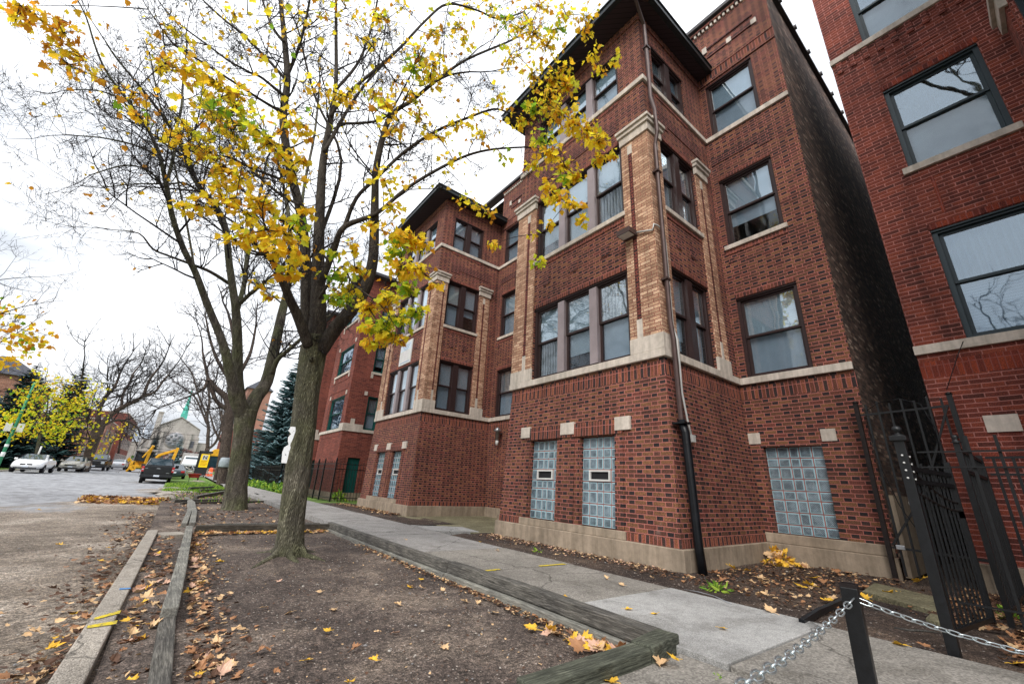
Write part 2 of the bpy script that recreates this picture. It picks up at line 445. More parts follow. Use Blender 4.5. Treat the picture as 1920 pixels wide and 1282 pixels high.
def gblock_window(parent, F, u0, u1, v0, v1, rows, vent=None, mp=None, dd=-.10):
    mb = MB(); ven = (0, 0, 0, 0)
    cols = 5
    wd = [1, 1.02, .82, 1.02, 1.0]; tw = sum(wd)
    mb.fbox(F, u0, u1, v0, v1, dd-.08, dd-.012, 2, mp)
    rs = random.Random(3); hs = [(1.0 if (i*5) % 3 else .78) for i in range(rows)]; th = sum(hs)
    v = v0
    for i in range(rows):
        hh = (v1-v0)*hs[i]/th; u = u0
        for j in range(cols):
            ww = (u1-u0)*wd[j]/tw
            a, b, c, e = u+.009, u+ww-.009, v+.009, v+hh-.009
            if vent and i == 4 and 1 <= j <= 3:
                ven = (a if j == 1 else ven[0], b, c, e); u += ww; continue
            mb.fbox(F, a, b, c, e, dd-.02, dd-.003, 1, mp)
            mb.fbox(F, a+.018, b-.018, c+.018, e-.018, dd-.003, dd+.004, 0, mp)
            u += ww
        v += hh
    o = mb.build('glass_block_window', [M['gb'], M['gbedge'], M['gbjoint']], parent)
    if vent:
        q = MB(); a, b, c, e = ven; t = .03
        q.fbox(F, a, a+t, c, e, dd-.02, dd+.03, 0, mp); q.fbox(F, b-t, b, c, e, dd-.02, dd+.03, 0, mp)
        q.fbox(F, a+t, b-t, c, c+t, dd-.02, dd+.03, 0, mp); q.fbox(F, a+t, b-t, e-t, e, dd-.02, dd+.03, 0, mp)
        q.fbox(F, a+t, b-t, c+t, e-t, dd-.01, dd+.0, 1, mp)
        q.build('vent', [M['white'], M['dark']], o)
    return o

Z = dict(gw=(.40, 1.93), w1=(3.31, 5.09), w2=(6.43, 8.25), w3=(9.66, 11.08), w3r=(9.66, 11.37), band=(3.17, 3.31), cap=(8.07, 8.43), s3=(9.53, 9.66), eave=11.72, par=13.55)

def bay(root, y0, X=6.0, XR=8.75, wide=4.1, B=.12, ups=('blind', 'shade'), mm3='mull2', far_side_wins=False, sign_gap=False):
    y1 = y0+wide
    k_ = lambda z: B*max(0, 3.1-z)/3.1
    def mpF(p):
        x, y, z = p; k = k_(z)
        return (x-k, y-k if y < y0+.02 else (y+k if y > y1-.02 else y), z)
    def mpS(p):
        x, y, z = p; k = k_(z); return (x-k if x < X+.02 else x, y-k, z)
    def mpT(p):
        x, y, z = p; k = k_(z); return (x-k if x < X+.02 else x, y+k, z)
    F = FX(X); S = FY(y0); T = FY(y1, -1)
    g = MB()     # wall
    gw = [(y0+1.03, y0+1.87, .40, 1.93), (y0+2.48, y0+3.30, .40, 1.93)]
    fw = [(y0+.64, y0+3.38, *Z['w1']), (y0+.64, y0+3.38, *Z['w2']), (y0+.64, y0+3.38, *Z['w3'])]
    sw = [(6.45, 7.86, *Z['w1']), (6.45, 7.86, *Z['w2']), (6.45, 7.86, *Z['w3'])]
    wall(g, F, y0, y1, 0, 2.87, gw, .13, 0, mpF); wall(g, S, X, XR, 0, 2.87, (), m=0, mp=mpS); wall(g, T, X, XR, 0, 2.87, (), m=0, mp=mpT)
    wall(g, F, y0, y1, 2.87, 3.12, (), m=1, mp=mpF); wall(g, S, X, XR, 2.87, 3.12, (), m=1, mp=mpS); wall(g, T, X, XR, 2.87, 3.12, (), m=1, mp=mpT)
    wall(g, F, y0, y1, 3.12, Z['eave'], fw, .15, 0); wall(g, S, X, XR, 3.12, Z['eave'], sw, .15, 0); wall(g, T, X, XR, 3.12, Z['eave'], (), m=0)
    # base course of upright bricks
    g.fbox(F, y0+.004, y1-.004, .275, .39, 0, .006, 1, mpF); g.fbox(S, X+.0, XR, .275, .39, 0, .006, 1, mpS)
    # projecting courses and panels in brick
    for (a, b) in ((5.09, 5.20), (8.25, 8.36)): g.fbox(F, y0+.66, y0+3.36, a+.005, b, 0, .012, 3); g.fbox(S, 6.47, 7.84, a+.005, b, 0, .012, 3)
    for (a, b) in ((6.20, 6.315), (9.42, 9.525)): g.fbox(F, y0+.66, y0+3.36, a, b, 0, .014, 3); g.fbox(S, 6.47, 7.84, a, b, 0, .014, 3)
    for u in (y0+1.05, y0+1.95, y0+2.85): g.fbox(F, u, u+.22, 5.62, 5.86, 0, .016, 2)
    for u in (6.75, 7.3): g.fbox(S, u, u+.2, 5.62, 5.86, 0, .016, 2)
    for (Fr, a, b, s) in ((F, y0+.75, y0+3.3, 1), (S, 6.5, 8.3, 1)):
        g.fbox(Fr, a, b, 8.78, 8.98, 0, .016, 2); g.fbox(Fr, a, a+.35, 8.64, 8.78, 0, .016, 2); g.fbox(Fr, b-.35, b, 8.98, 9.12, 0, .016, 2)
        g.fbox(Fr, a+.35, b-.35, 8.98, 9.05, 0, .010, 2)
    # brick margin round the basement windows
    g.fbox(F, gw[0][0]-.17, gw[1][1]+.17, 1.95, 2.20, 0, .035, 1, mpF)
    for (a, b) in ((gw[0][0]-.17, gw[0][0]), (gw[1][1], gw[1][1]+.17)): g.fbox(F, a, b, .42, 1.95, 0, .02, 0, mpF)
    g.fbox(F, gw[0][1]+.12, gw[1][0]-.12, .42, 1.95, 0, .02, 0, mpF)
    # frieze under the soffit
    g.fbox(F, y0-.01, y1+.01, 11.50, 11.70, 0, .03, 0); g.fbox(S, X-.01, XR, 11.50, 11.70, 0, .03, 0)
    g.build('wall', [M['brick'], M['soldier'], M['brick_dark'], M['rowlock']], root)
    # plinth
    q = MB()
    for (fr, mp_, a, b) in ((F, mpF, y0, y1), ): q.fbox(fr, a-.055, b+.055, -.3, .27, -.1, .055, 0, lambda p: (p[0]-B, p[1]-B if p[1] < y0+.1 else p[1]+B, p[2]))
    q.fbox(S, X+.1, XR, -.3, .27, -.1, .055, 0, lambda p: (p[0]-B if p[0] < X+.2 else p[0], p[1]-B, p[2]))
    q.fbox(T, X+.1, XR, -.3, .27, -.1, .055, 0, lambda p: (p[0]-B if p[0] < X+.2 else p[0], p[1]+B, p[2]))
    q.build('plinth', M['plinth'], root, bevel=.012)
    q = MB(); q.fbox(F, gw[0][0]-.2, gw[1][1]+.2, .272, .40, -.12, .028, 0, mpF); q.build('basement_sill', M['plinth'], root, bevel=.008)
    # stone tabs over the basement windows
    for (a, b) in ((gw[0][0]-.34, gw[0][0]-.02), (gw[0][1]+.12, gw[1][0]-.12), (gw[1][1]-.0, gw[1][1]+.30)):
        q = MB(); q.fbox(F, a, b, 2.0, 2.235, -.02, .05, 0, mpF); q.build('lintel_block', M['stone'], root, bevel=.006)
    # stone band
    q = MB()
    q.fbox(F, y0-.06, y1+.06, *Z['band'], -.1, .06); q.fbox(S, X+.1, XR, *Z['band'], -.1, .06); q.fbox(T, X+.1, XR, *Z['band'], -.1, .06)
    q.build('stone_band', M['stone'], root, bevel=.01)
    q = MB()
    q.fbox(F, y0-.05, y1+.05, *Z['s3'], -.1, .05); q.fbox(S, X+.1, XR, *Z['s3'], -.1, .05); q.fbox(T, X+.1, XR, *Z['s3'], -.1, .05)
    q.build('stone_band', M['stone'], root, bevel=.01)
    for (Fr, a, b) in ((F, y0+.60, y0+3.42), (S, 6.42, 7.90)):
        q = MB(); q.fbox(Fr, a, b, 6.32, 6.425, -.1, .055); q.build('sill', M['stone'], root, bevel=.008)
    # piers of buff brick
    def pier(parts, caps, blocks, strips):
        q = MB()
        for (Fr, a, b) in parts: q.fbox(Fr, a, b, 3.60, 8.07, -.03, .035)
        for (Fr, a, b) in strips:
            q.fbox(Fr, a, b, 3.95, 7.75, .035, .040, 1)
        p = q.build('pier', [M['buff'], M['redstrip']], root)
        for (Fr, a, b) in blocks: q = MB(); q.fbox(Fr, a, b, 3.312, 3.60, -.03, .05); q.build('pier_base', M['stone'], p, bevel=.008)
        for (Fr, a, b) in strips:
            for (c_, e_) in ((3.60, 3.95), (7.75, 7.98)): q = MB(); q.fbox(Fr, a-.012, b+.012, c_, e_, .034, .046); q.build('stone_tab', M['stone'], p)
        q = MB()
        for (Fr, a, b, al, bl) in caps:
            q.fbox(Fr, a, b, 8.07, 8.27, -.03, .07); q.fbox(Fr, a-al, b+bl, 8.27, 8.36, -.03, .11); q.fbox(Fr, a-al*1.6, b+bl*1.6, 8.36, 8.43, -.03, .15)
        q.build('pier_cap', M['stone'], p, bevel=.006)
    pier([(F, y0-.035, y0+.62), (S, X+.03, 6.43)], [(F, y0-.07, y0+.64, .04, .03), (S, X+.03, 6.45, 0, .03)], [(F, y0-.05, y0+.63), (S, X+.03, 6.44)], [(F, y0+.36, y0+.45), (S, 6.26, 6.31)])
    pier([(F, y0+3.40, y1+.035), (T, X+.03, 6.43)], [(F, y0+3.38, y1+.07, .03, .04), (T, X+.03, 6.45, 0, .03)], [(F, y0+3.39, y1+.05), (T, X+.03, 6.44)], [(F, y0+3.62, y0+3.71)])
    pier([(S, 7.88, 8.36)], [(S, 7.86, 8.40, .03, .03)], [(S, 7.87, 8.40)], [(S, 8.06, 8.13)])
    # windows
    for i, (a, b, c, e) in enumerate(fw):
        window(root, F, a, b, c, e, 3, 'frame', mm3 if i < 2 else 'mull2', .20, up='blind' if i != 1 else 'shade', lo='blind')
    for i, (a, b, c, e) in enumerate(sw):
        window(root, S, a, b, c, e, 2, 'frame', 'frame', .2, up='shade' if i != 1 else 'shade2', lo='shade')
    for i, (a, b, c, e) in enumerate(gw):
        gblock_window(root, F, a, b, c, e, 8, (a+.22, b-.22, 1.24, 1.42), mp=mpF)
    # roof and eaves
    e = Z['eave']; xo, yo = X-.62, y0-.42; yt = y1+.42; xi = XR
    q = MB(); q.box(xo+.12, yo+.12, e, xi, yt-.12, e+.03)
    q.build('soffit', M['soffit'], root)
    q = MB()
    for t in (0, ):
        q.box(xo, yo, e-.01, xo+.12, yt, e+.17); q.box(xo+.12, yo, e-.01, xi-.02, yo+.12, e+.17); q.box(xo+.12, yt-.12, e-.01, xi-.02, yt, e+.17)
        q.box(xo-.03, yo-.03, e+.13, xo, yt+.03, e+.18); q.box(xo, yo-.03, e+.13, xi-.02, yo, e+.18)
    q.build('gutter', M['gutter'], root, bevel=.012)
    q = MB()
    a = [(xo+.05, yo+.05, e+.16), (xi, yo+.05, e+.16), (xi, yt-.05, e+.16), (xo+.05, yt-.05, e+.16), (X+1.6, y0+1.7, e+.75), (xi, y0+1.7, e+.75), (xi, y1-1.7, e+.75), (X+1.6, y1-1.7, e+.75)]
    q.hexa(a); q.build('roof', M['roof'], root)

def recess(root, X, ya, yb, wins, z1, gw=None, mat=0, parapet=True, fm='frame', panel=True, trim=True):
    F = FX(X)
    ops = []
    for (a, b) in wins: ops += [(a, b, *Z['w1']), (a, b, *Z['w2']), (a, b, *Z['w3r'])]
    g = MB()
    lo = [(gw[0], gw[1], .43, 1.93)] if gw else []
    wall(g, F, ya, yb, -.2, 2.87, lo, .13, 0); wall(g, F, ya, yb, 2.87, 3.12, (), m=1); wall(g, F, ya, yb, 3.12, z1, ops, .15, 0)
    for (a, b) in wins:
        g.fbox(F, a-.0, b+.0, 5.095, 5.2, 0, .012, 3); g.fbox(F, a, b, 8.255, 8.36, 0, .012, 3)
        g.fbox(F, a-.05, b+.05, 6.2, 6.315, 0, .014, 3)
        if panel:
            g.fbox(F, a-.1, b+.1, 8.78, 9.0, 0, .016, 2); g.fbox(F, a-.1, a+.2, 8.62, 8.78, 0, .016, 2)
            g.fbox(F, a-.02, a+.1, 5.98, 6.1, 0, .016, 2); g.fbox(F, b-.1, b+.02, 5.98, 6.1, 0, .016, 2)
    g.fbox(F, ya, yb, 11.42, 11.52, 0, .03, 0); g.fbox(F, ya, yb, 11.52, 11.76, 0, .012, 1); g.fbox(F, ya, yb, 11.76, 11.84, 0, .03, 0)
    if panel:
        L = yb-ya; n = max(1, int(L/1.9)); 
        for i in range(n):
            c = ya+L*(i+.5)/n
            g.fbox(F, c-.6, c+.6, 12.60, 12.68, 0, .03, 2); g.fbox(F, c-.6, c+.6, 12.30, 12.38, 0, .03, 2)
            for s in (-.66, -.05, .58): g.fbox(F, c+s, c+s+.12, 12.28 if s < 0 else 12.5, 12.44 if s < 0 else 12.72, 0, .04, 4)
    if parapet:
        u = ya+.02
        while u < yb-.06:
            g.fbox(F, u, u+.055, z1-.24, z1-.14, 0, .05, 4); u += .115
        g.fbox(F, ya, yb, z1-.14, z1-.06, 0, .06, 0)
    g.build('wall', [M['brick'], M['soldier'], M['brick_dark'], M['rowlock'], M['stone']] if mat == 0 else mat, root)
    q = MB(); q.fbox(F, ya, yb, -.3, .27, -.1, .06)
    if gw: q.fbox(F, ya+.02, gw[1]+.9 if yb > gw[1]+1 else yb, .272, .43, -.1, .03); 
    q.build('plinth', M['plinth'], root, bevel=.012)
    q = MB(); q.fbox(F, ya, yb, *Z['band'], -.1, .06); q.build('stone_band', M['stone'], root, bevel=.01)
    q = MB(); q.fbox(F, ya, yb, *Z['s3'], -.1, .05); q.build('stone_band', M['stone'], root, bevel=.01)
    for (a, b) in wins:
        q = MB(); q.fbox(F, a-.06, b+.06, 6.32, 6.425, -.1, .055); q.build('sill', M['stone'], root, bevel=.008)
        for i, (c, e) in enumerate((Z['w1'], Z['w2'], Z['w3r'])):
            window(root, F, a, b, c, e, 1, fm, up='blind' if i == 0 else 'shade', lo='shade')
    if gw:
        gblock_window(root, F, gw[0], gw[1], .43, 1.93, 8)
        for (a, b) in ((gw[0]-.24, gw[0]-.02), (gw[1]+.02, gw[1]+.27)):
            q = MB(); q.fbox(F, a, b, 1.99, 2.2, -.02, .02); q.build('lintel_block', M['stone'], root, bevel=.005)

# rowlock course: short upright bricks
M['rowlock'] = brick('rowlock_brick', [(0, S_(64, 44, 44)), (.5, S_(96, 58, 50)), (1, S_(128, 76, 62))], [], S_(176, 108, 100), flemish=False, soldier=True, L=.13)
M['redstrip'] = brick('dark_red_strip_brick', [(0, S_(54, 38, 38)), (1, S_(92, 50, 46))], [], S_(160, 84, 76), flemish=False, L=.2)

A = thing('apartment_building', 'three storey brown-red apartment building with two square bays, buff piers and glass block basement windows', 'building', (8.75, 8, 0))
bay(A, 3.6); bay(A, 12.55, mm3='mull2')
recess(A, 8.75, 1.7, 3.6, [(2.27, 3.43)], 13.55, gw=(2.38, 3.33))
recess(A, 8.75, 7.7, 12.55, [(8.0, 9.1), (11.2, 12.25)], 13.55)
recess(A, 8.75, 16.65, 18.6, [(17.0, 18.1)], 13.55)
# entrance door in the court between the bays
q = MB(); q.box(8.62, 9.55, .25, 8.74, 10.75, 2.55, 0); q.box(8.58, 9.42, .25, 8.74, 9.55, 2.7, 1); q.box(8.58, 10.75, .25, 8.74, 10.88, 2.7, 1); q.box(8.58, 9.55, 2.55, 8.74, 10.75, 2.7, 1)
q.build('door', [M['frame'], M['stone']], A)
q = MB(); q.box(8.2, 9.3, -.1, 8.64, 11.0, .14); q.box(8.38, 9.4, .14, 8.64, 10.9, .26); q.build('doorstep', M['plinth'], A, bevel=.01)
# sides, back and flat roof of the block
q = MB()
q.add([(8.75, 1.7, -.3), (30, 1.7, -.3), (30, 1.7, 13.2), (8.75, 1.7, 13.55)], [(0, 1, 2, 3)])
q.add([(30, 1.7, -.3), (30, 18.6, -.3), (30, 18.6, 13.2), (30, 1.7, 13.2)], [(0, 1, 2, 3)])
q.add([(8.75, 18.6, -.3), (30, 18.6, -.3), (30, 18.6, 13.2), (8.75, 18.6, 13.55)], [(3, 2, 1, 0)])
q.add([(8.75, 1.7, 13.1), (30, 1.7, 13.1), (30, 18.6, 13.1), (8.75, 18.6, 13.1)], [(0, 1, 2, 3)])
q.build('side_wall', M['common'], A)
q = MB(); q.box(8.9, 1.62, .0, 10.3, 1.70, 1.15); q.build('concrete_patch', M['plinth'], A)
q = MB(); q.box(8.62, 1.62, 13.55, 8.98, 18.7, 13.66)
q.box(8.98, 1.6, 13.42, 30.1, 1.9, 13.5)
x = 9.6
while x < 29: q.tube([(x, 1.55, 13.5), (x, 1.95, 13.5)], .07, 8); x += 1.05
q.build('coping', M['coping'], A)
q = MB(); q.box(10.6, 4.2, 13.0, 11.2, 4.9, 14.7); q.box(10.5, 4.1, 14.7, 11.3, 5.0, 14.85); q.box(10.8, 13, 13.0, 11.5, 13.8, 14.9); q.build('chimney', [M['common']], A)

M['conduit'] = plain('pale_conduit', S_(190, 190, 188), .5, .2, .1, 9)
# downspout, black standpipe, conduit, floodlight, court lamp, banner
q = MB()
dp = [at(1226, 4, z=11.80), Vector((5.62, 3.40, 11.62)), Vector((6.08, 3.50, 11.25))] + [Vector((6.10, 3.50, h)) for h in (9.9, 9.0)] + [Vector((6.10, 3.43, 8.6)), Vector((6.10, 3.42, 8.0)), Vector((6.10, 3.49, 7.7)), Vector((6.1, 3.49, 6)), Vector((6.1, 3.49, 3.8)), Vector((6.1, 3.46, 3.45)), Vector((6.1, 3.46, 3.1)), Vector((6.09, 3.44, 2.05))]
q.tube(dp, .042, 8, sm=False)
for h in (10.5, 7.0, 4.6): q.box(6.03, 3.44, h, 6.17, 3.56, h+.04)
q.build('downspout', M['down'], A)
q = MB(); q.tube([(6.09, 3.44, 2.1), (6.09, 3.39, 1.9), (6.06, 3.33, .3), (6.06, 3.30, -.1)], .062, 12); q.box(6.0, 3.34, 2.04, 6.2, 3.55, 2.07)
q.build('standpipe', M['blackpipe'], A)
q = MB(); cp = [at(1193, 436, x=5.93), at(1224, 431, x=5.93), Vector((5.94, 3.56, 5.75)), Vector((6.02, 3.53, 5.74)), Vector((6.22, 3.535, 5.7)), Vector((6.25, 3.535, 5.4))]
cp += [Vector((6.25, 3.535, h)) for h in (4.6, 3.75)] + [Vector((6.26, 3.49, 3.55)), Vector((6.28, 3.49, 3.1)), Vector((6.31, 3.51, 2.6)), Vector((6.40, 3.51, 2.15)), Vector((6.44, 3.49, 1.90))]
q.tube(cp, .018, 6); q.box(6.40, 3.44, 1.80, 6.48, 3.54, 1.91); q.build('conduit', M['conduit'], A)
q = MB(); a = at(1178, 440, x=5.85)
q.box(a.x-.16, a.y-.14, a.z-.05, a.x+.1, a.y+.16, a.z+.06, 0); q.box(a.x-.15, a.y-.12, a.z-.058, a.x+.02, a.y+.14, a.z-.05, 1)
q.build('floodlight', [M['down'], M['white']], A, bevel=.01)
a = at(938, 812, x=8.70)
q = MB(); q.lathe((a.x-.12, a.y, a.z-.42), [(.05, 0), (.055, .16)], 10, m=1); q.lathe((a.x-.12, a.y, a.z-.26), [(.06, 0), (.075, .3), (.16, .32), (.02, .46)], 10); q.box(a.x-.12, a.y-.02, a.z-.02, a.x+.06, a.y+.02, a.z+.02)
q.build('wall_lamp', [M['galv'], M['white']], A)
q = MB(); F = FX(5.99)
q.fbox(F, 13.98, 15.02, 5.18, 6.12, .0, .03, 0)
q.fbox(F, 14.05, 14.95, 5.74, 6.03, .03, .032, 1); q.fbox(F, 14.08, 14.92, 5.24, 5.28, .03, .032, 2)
for i in range(4):
    zz = 5.98-.065*i; q.fbox(F, 14.15+.05*i, 14.85-.06*i, zz-.03, zz, .032, .034, 2)
for i in range(4):
    zz = 5.66-.1*i; q.fbox(F, 14.2+.1*(i % 2), 14.8-.08*(i % 3), zz-.035, zz, .03, .032, 3)
props(q.build('banner', [M['white'], plain('banner_pale_blue', S_(196, 208, 220), .6, 0, .05), plain('banner_text_blue', S_(148, 166, 190), .6, 0, .05), plain('banner_text_pink', S_(206, 200, 206), .6, 0, .05)], None),
      'white rental banner with faded blue lettering hung under the second-floor windows of the far bay', 'banner')
# ---------------------------------------------------------------- right-hand neighbour
NB = thing('apartment_building', 'rough red brick building with slate-blue window frames to the right of the iron gate', 'building', (8.75, -2, 0))
X = 8.75; F = FX(X)
g = MB()
ops = [(-.88, .32, 3.39, 5.26), (-.88, .32, 6.55, 8.34), (-.88, .36, 9.72, 11.5)]
wall(g, F, -1.2, .9, -.2, 2.87, [(-.95, -.02, .8, 1.98)], .13, 0); wall(g, F, -1.2, .9, 2.87, 3.12, (), m=1); wall(g, F, -1.2, .9, 3.12, 13.6, ops, .15, 0)
g.add([(X, .9, -.3), (24, .9, -.3), (24, .9, 13.3), (X, .9, 13.6)], [(0, 1, 2, 3)], 2)
g.add([(24, .9, -.3), (24, -6, -.3), (24, -6, 13.3), (24, .9, 13.3)], [(0, 1, 2, 3)], 2)
g.add([(X, .9, 13.2), (24, .9, 13.2), (24, -6, 13.2), (X, -6, 13.2)], [(0, 1, 2, 3)], 2)
# bay on the far side, its side wall turned to the camera
S = FY(-1.2, -1)
sops = [(6.5, 7.9, *Z['w1']), (6.5, 7.9, 6.43, 8.2), (6.5, 7.9, 9.7, 11.3)]
wall(g, S, 6.0, 8.75, -.2, 11.8, sops, .15, 0)
wall(g, FX(6.0), -5.6, -1.2, -.2, 11.8, (), .15, 0)
for (a, b) in ((5.27, 5.37), (8.35, 8.46)): g.fbox(F, -.9, .34, a, b, 0, .012, 1)
g.fbox(F, -.8, .26, 8.62, 8.70, 0, .012, 0); g.fbox(F, -.8, -.35, 8.70, 8.9, 0, .012, 0); g.fbox(F, -.15, .26, 9.02, 9.2, 0, .012, 0); g.fbox(F, -.55, .0, 8.88, 8.96, 0, .012, 0)
u = -1.15
while u < .86: g.fbox(F, u, u+.09, 9.28, 9.56, 0, .03, 0); u += .21
g.fbox(F, .08, .12, 5.5, 6.3, 0, .01, 1); g.fbox(F, -.9, .40, 6.22, 6.40, 0, .012, 0)
g.build('wall', [M['red'], M['red_soldier'], M['common']], NB)
for (zz, h, a) in ((3.24, .145, .9), (9.57, .13, .9)):
    q = MB(); q.fbox(F, -1.2, a+.01, zz, zz+h, -.1, .05); q.fbox(S, 6.05, 8.7, zz, zz+h, -.1, .05); q.build('stone_band', M['stone'], NB, bevel=.008)
q = MB(); q.fbox(F, -.95, .40, 6.42, 6.545, -.1, .055); q.build('sill', M['stone'], NB, bevel=.008)
q = MB(); q.fbox(F, -1.2, .92, -.3, .33, -.1, .07); q.build('plinth', M['plinth'], NB, bevel=.01)
q = MB(); q.fbox(F, .10, .42, 2.02, 2.25, -.02, .02); q.build('lintel_block', M['stone'], NB)
q = MB(); q.fbox(F, -.95, .08, 1.98, 2.2, -.0, .012); q.build('lintel', M['red_soldier'], NB)
for i, (a, b, c, e) in enumerate(ops):
    window(NB, F, a, b, c, e, 1, 'gframe', back=.15, up='blind' if i == 0 else None, lo='shade' if i == 1 else 'blind', glass_u='shopglass', glass_l='shopglass' if i == 0 else 'screen')
for i, (a, b, c, e) in enumerate(sops): window(NB, S, a, b, c, e, 2, 'gframe', up='shade', lo='shade')
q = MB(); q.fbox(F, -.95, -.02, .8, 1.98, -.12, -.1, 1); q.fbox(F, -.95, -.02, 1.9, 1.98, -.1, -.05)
for i in range(8): q.fbox(F, -.93+.125*i, -.90+.125*i, .8, 1.95, -.06, -.03)
q.build('barred_window', [M['iron'], M['dark']], NB)
q = MB()
q.fbox(S, 8.0, 8.5, 3.6, 8.05, -.03, .035); pr_ = q.build('pier', M['red'], NB)
q = MB(); q.fbox(S, 7.96, 8.56, 8.05, 8.3, -.03, .09); q.fbox(S, 7.9, 8.62, 8.3, 8.42, -.03, .14); q.build('pier_cap', M['stone'], pr_, bevel=.006)
q = MB(); q.tube([(6.1, -1.1, 0), (6.1, -1.1, 11.6)], .045, 8); q.build('downspout', M['down'], NB)
q = MB(); q.box(5.4, -5.9, 11.8, 8.75, -.8, 11.95); q.build('eaves', M['soffit'], NB)
q = MB(); q.box(8.65, -1.2, 13.6, 9.0, .95, 13.7); q.build('coping', M['coping'], NB)
# cable slung from the window sill to the gate
q = MB(); pts = [at(1806, 640, x=8.66), at(1795, 668, x=8.6), at(1785, 700, x=8.6), at(1775, 730, x=8.55)]
q.tube(pts, .006, 5); q.build('cable', M['blackpipe'], NB)

# ---------------------------------------------------------------- green-framed building and the one beyond it
def green_building(name, label, y0, X=6.0, XR=7.6, yb=-1.6, near=True):
    G = thing(name, label, 'building', (XR, y0+2, 0))
    y1 = y0+4.05
    F = FX(X); S = FY(y0)
    z1 = (3.28, 4.98); z2 = (6.29, 7.78); z3 = (9.3, 10.8)
    fo = [(y0+.62, y0+3.1, *q) for q in (z1, z2, z3)]; so = [(X+.98, X+2.25, *q) for q in (z1, z2, z3)]
    g = MB()
    XR = X+2.75
    wall(g, F, y0, y1, -.2, 11.6, fo, .15); wall(g, S, X, XR, -.2, 11.6, so+[(X+.5, X+1.1, .3, 1.9)], .15)
    wall(g, FY(y1, -1), X, XR, -.2, 11.6, ())
    wall(g, FX(XR), y0+yb, y0, -.2, 12.8, [(y0-1.2, y0-.3, *z1), (y0-1.2, y0-.3, *z2)], .15); wall(g, FX(XR), y1, y1+1.6, -.2, 12.8, ())
    g.add([(XR, y0+yb, -.2), (22, y0+yb, -.2), (22, y0+yb, 12.8), (XR, y0+yb, 12.8)], [(0, 1, 2, 3)])
    g.add([(XR, y1+1.6, -.2), (22, y1+1.6, -.2), (22, y1+1.6, 12.8), (XR, y1+1.6, 12.8)], [(3, 2, 1, 0)])
    g.add([(XR, y0+yb, 12.6), (22, y0+yb, 12.6), (22, y1+1.6, 12.6), (XR, y1+1.6, 12.6)], [(0, 1, 2, 3)])
    g.add([(22, y0+yb, -.2), (22, y1+1.6, -.2), (22, y1+1.6, 12.8), (22, y0+yb, 12.8)], [(0, 1, 2, 3)])
    for h in (2.9, 5.3, 5.85): g.fbox(F, y0+.5, y1-.4, h, h+.09, 0, .015); g.fbox(S, X+.9, X+2.3, h, h+.09, 0, .015)
    g.build('wall', M['deepred'], G)
    q = MB(); q.fbox(F, y0-.05, y1+.05, 3.13, 3.28, -.1, .05); q.fbox(S, X+.1, XR, 3.13, 3.28, -.1, .05); q.fbox(F, y0-.05, y0+.6, 3.28, 3.5, -.1, .045); q.fbox(S, X+.05, X+.95, 3.28, 3.5, -.1, .045)
    q.build('stone_band', M['stone'], G, bevel=.008)
    q = MB(); q.fbox(F, y0-.05, y1+.05, -.2, .3, -.1, .06); q.fbox(S, X+.1, XR, -.2, .3, -.1, .06); q.build('plinth', M['plinth'], G)
    for h in (6.16, 9.17):
        for (Fr, a, b) in ((F, y0+.55, y0+3.2), (S, X+.92, X+2.32)):
            q = MB(); q.fbox(Fr, a, b, h, h+.12, -.1, .05); q.fbox(Fr, a, a+.12, h-.22, h, -.05, .03); q.fbox(Fr, b-.12, b, h-.22, h, -.05, .03); q.build('sill', M['stone'], G)
    for (Fr, a, b) in ((F, y0+.4, y0+3.2), (S, X+.75, X+2.3)):
        for h in (5.0, 7.85, 10.85):
            for c in (a, b):
                q = MB(); q.fbox(Fr, c, c+.16, h, h+.2, -.05, .03); q.build('stone_tab', M['stone'], G)
    q = MB(); q.fbox(S, X+.3, X+.5, 3.5, 3.75, -.05, .03); q.build('stone_tab', M['stone'], G)
    for (a, b, c, e) in fo: window(G, F, a, b, c, e, 2 if False else 1, 'green', glass_u='shopglass', glass_l='shopglass', up='shade2', lo='shade')
    for (a, b, c, e) in so: window(G, S, a, b, c, e, 2, 'green', mw=.16, up='blind', lo='shade')
    q = MB(); q.fbox(S, X+.5, X+1.1, .3, 1.9, -.14, -.1); q.build('window', M['green'], G)
    q = MB(); q.box(X-.5, y0-.4, 11.6, XR, y1+.4, 11.75); q.hexa([(X-.5, y0-.4, 11.75), (XR, y0-.4, 11.75), (XR, y1+.4, 11.75), (X-.5, y1+.4, 11.75), (X+1.5, y0+1.6, 12.4), (XR, y0+1.6, 12.4), (XR, y1-1.6, 12.4), (X+1.5, y1-1.6, 12.4)]); q.build('roof', M['roof'], G)
    q = MB(); q.box(XR-.1, y0+yb, 12.8, XR+.3, y1+1.6, 12.92); q.build('coping', M['coping'], G)
    return G
green_building('apartment_building', 'deep red brick apartment building with dark green window frames behind the black fence', 21.0)
green_building('apartment_building', 'red brick building glimpsed between the leafy maple trunk and the green-framed building', 28.6, X=6.2)

# ---------------------------------------------------------------- far buildings
def box_house(name, label, P, mats, roofm=None, cat='building', wins=(), gable=None):
    pass
M['tanbrick'] = brick('pinkish_brown_brick', [(0, S_(132, 92, 82)), (1, S_(160, 116, 102))], [], S_(160, 140, 130), flemish=False, L=.4, ch=.14, mw=.02)
M['greystone'] = concrete('grey_ashlar_stone', S_(168, 162, 158), .9, .25, True, .0, var=.3)
M['copper'] = plain('green_copper', S_(84, 176, 160), .6, .2, .2, 2)
M['slate'] = plain('blue_grey_slate', S_(150, 158, 168), .7, 0, .1, 1)
M['dslate'] = plain('dark_slate_shingle', S_(70, 72, 80), .8, 0, .3, 4)
def P3(u, v, y): return at(u, v, y=y)

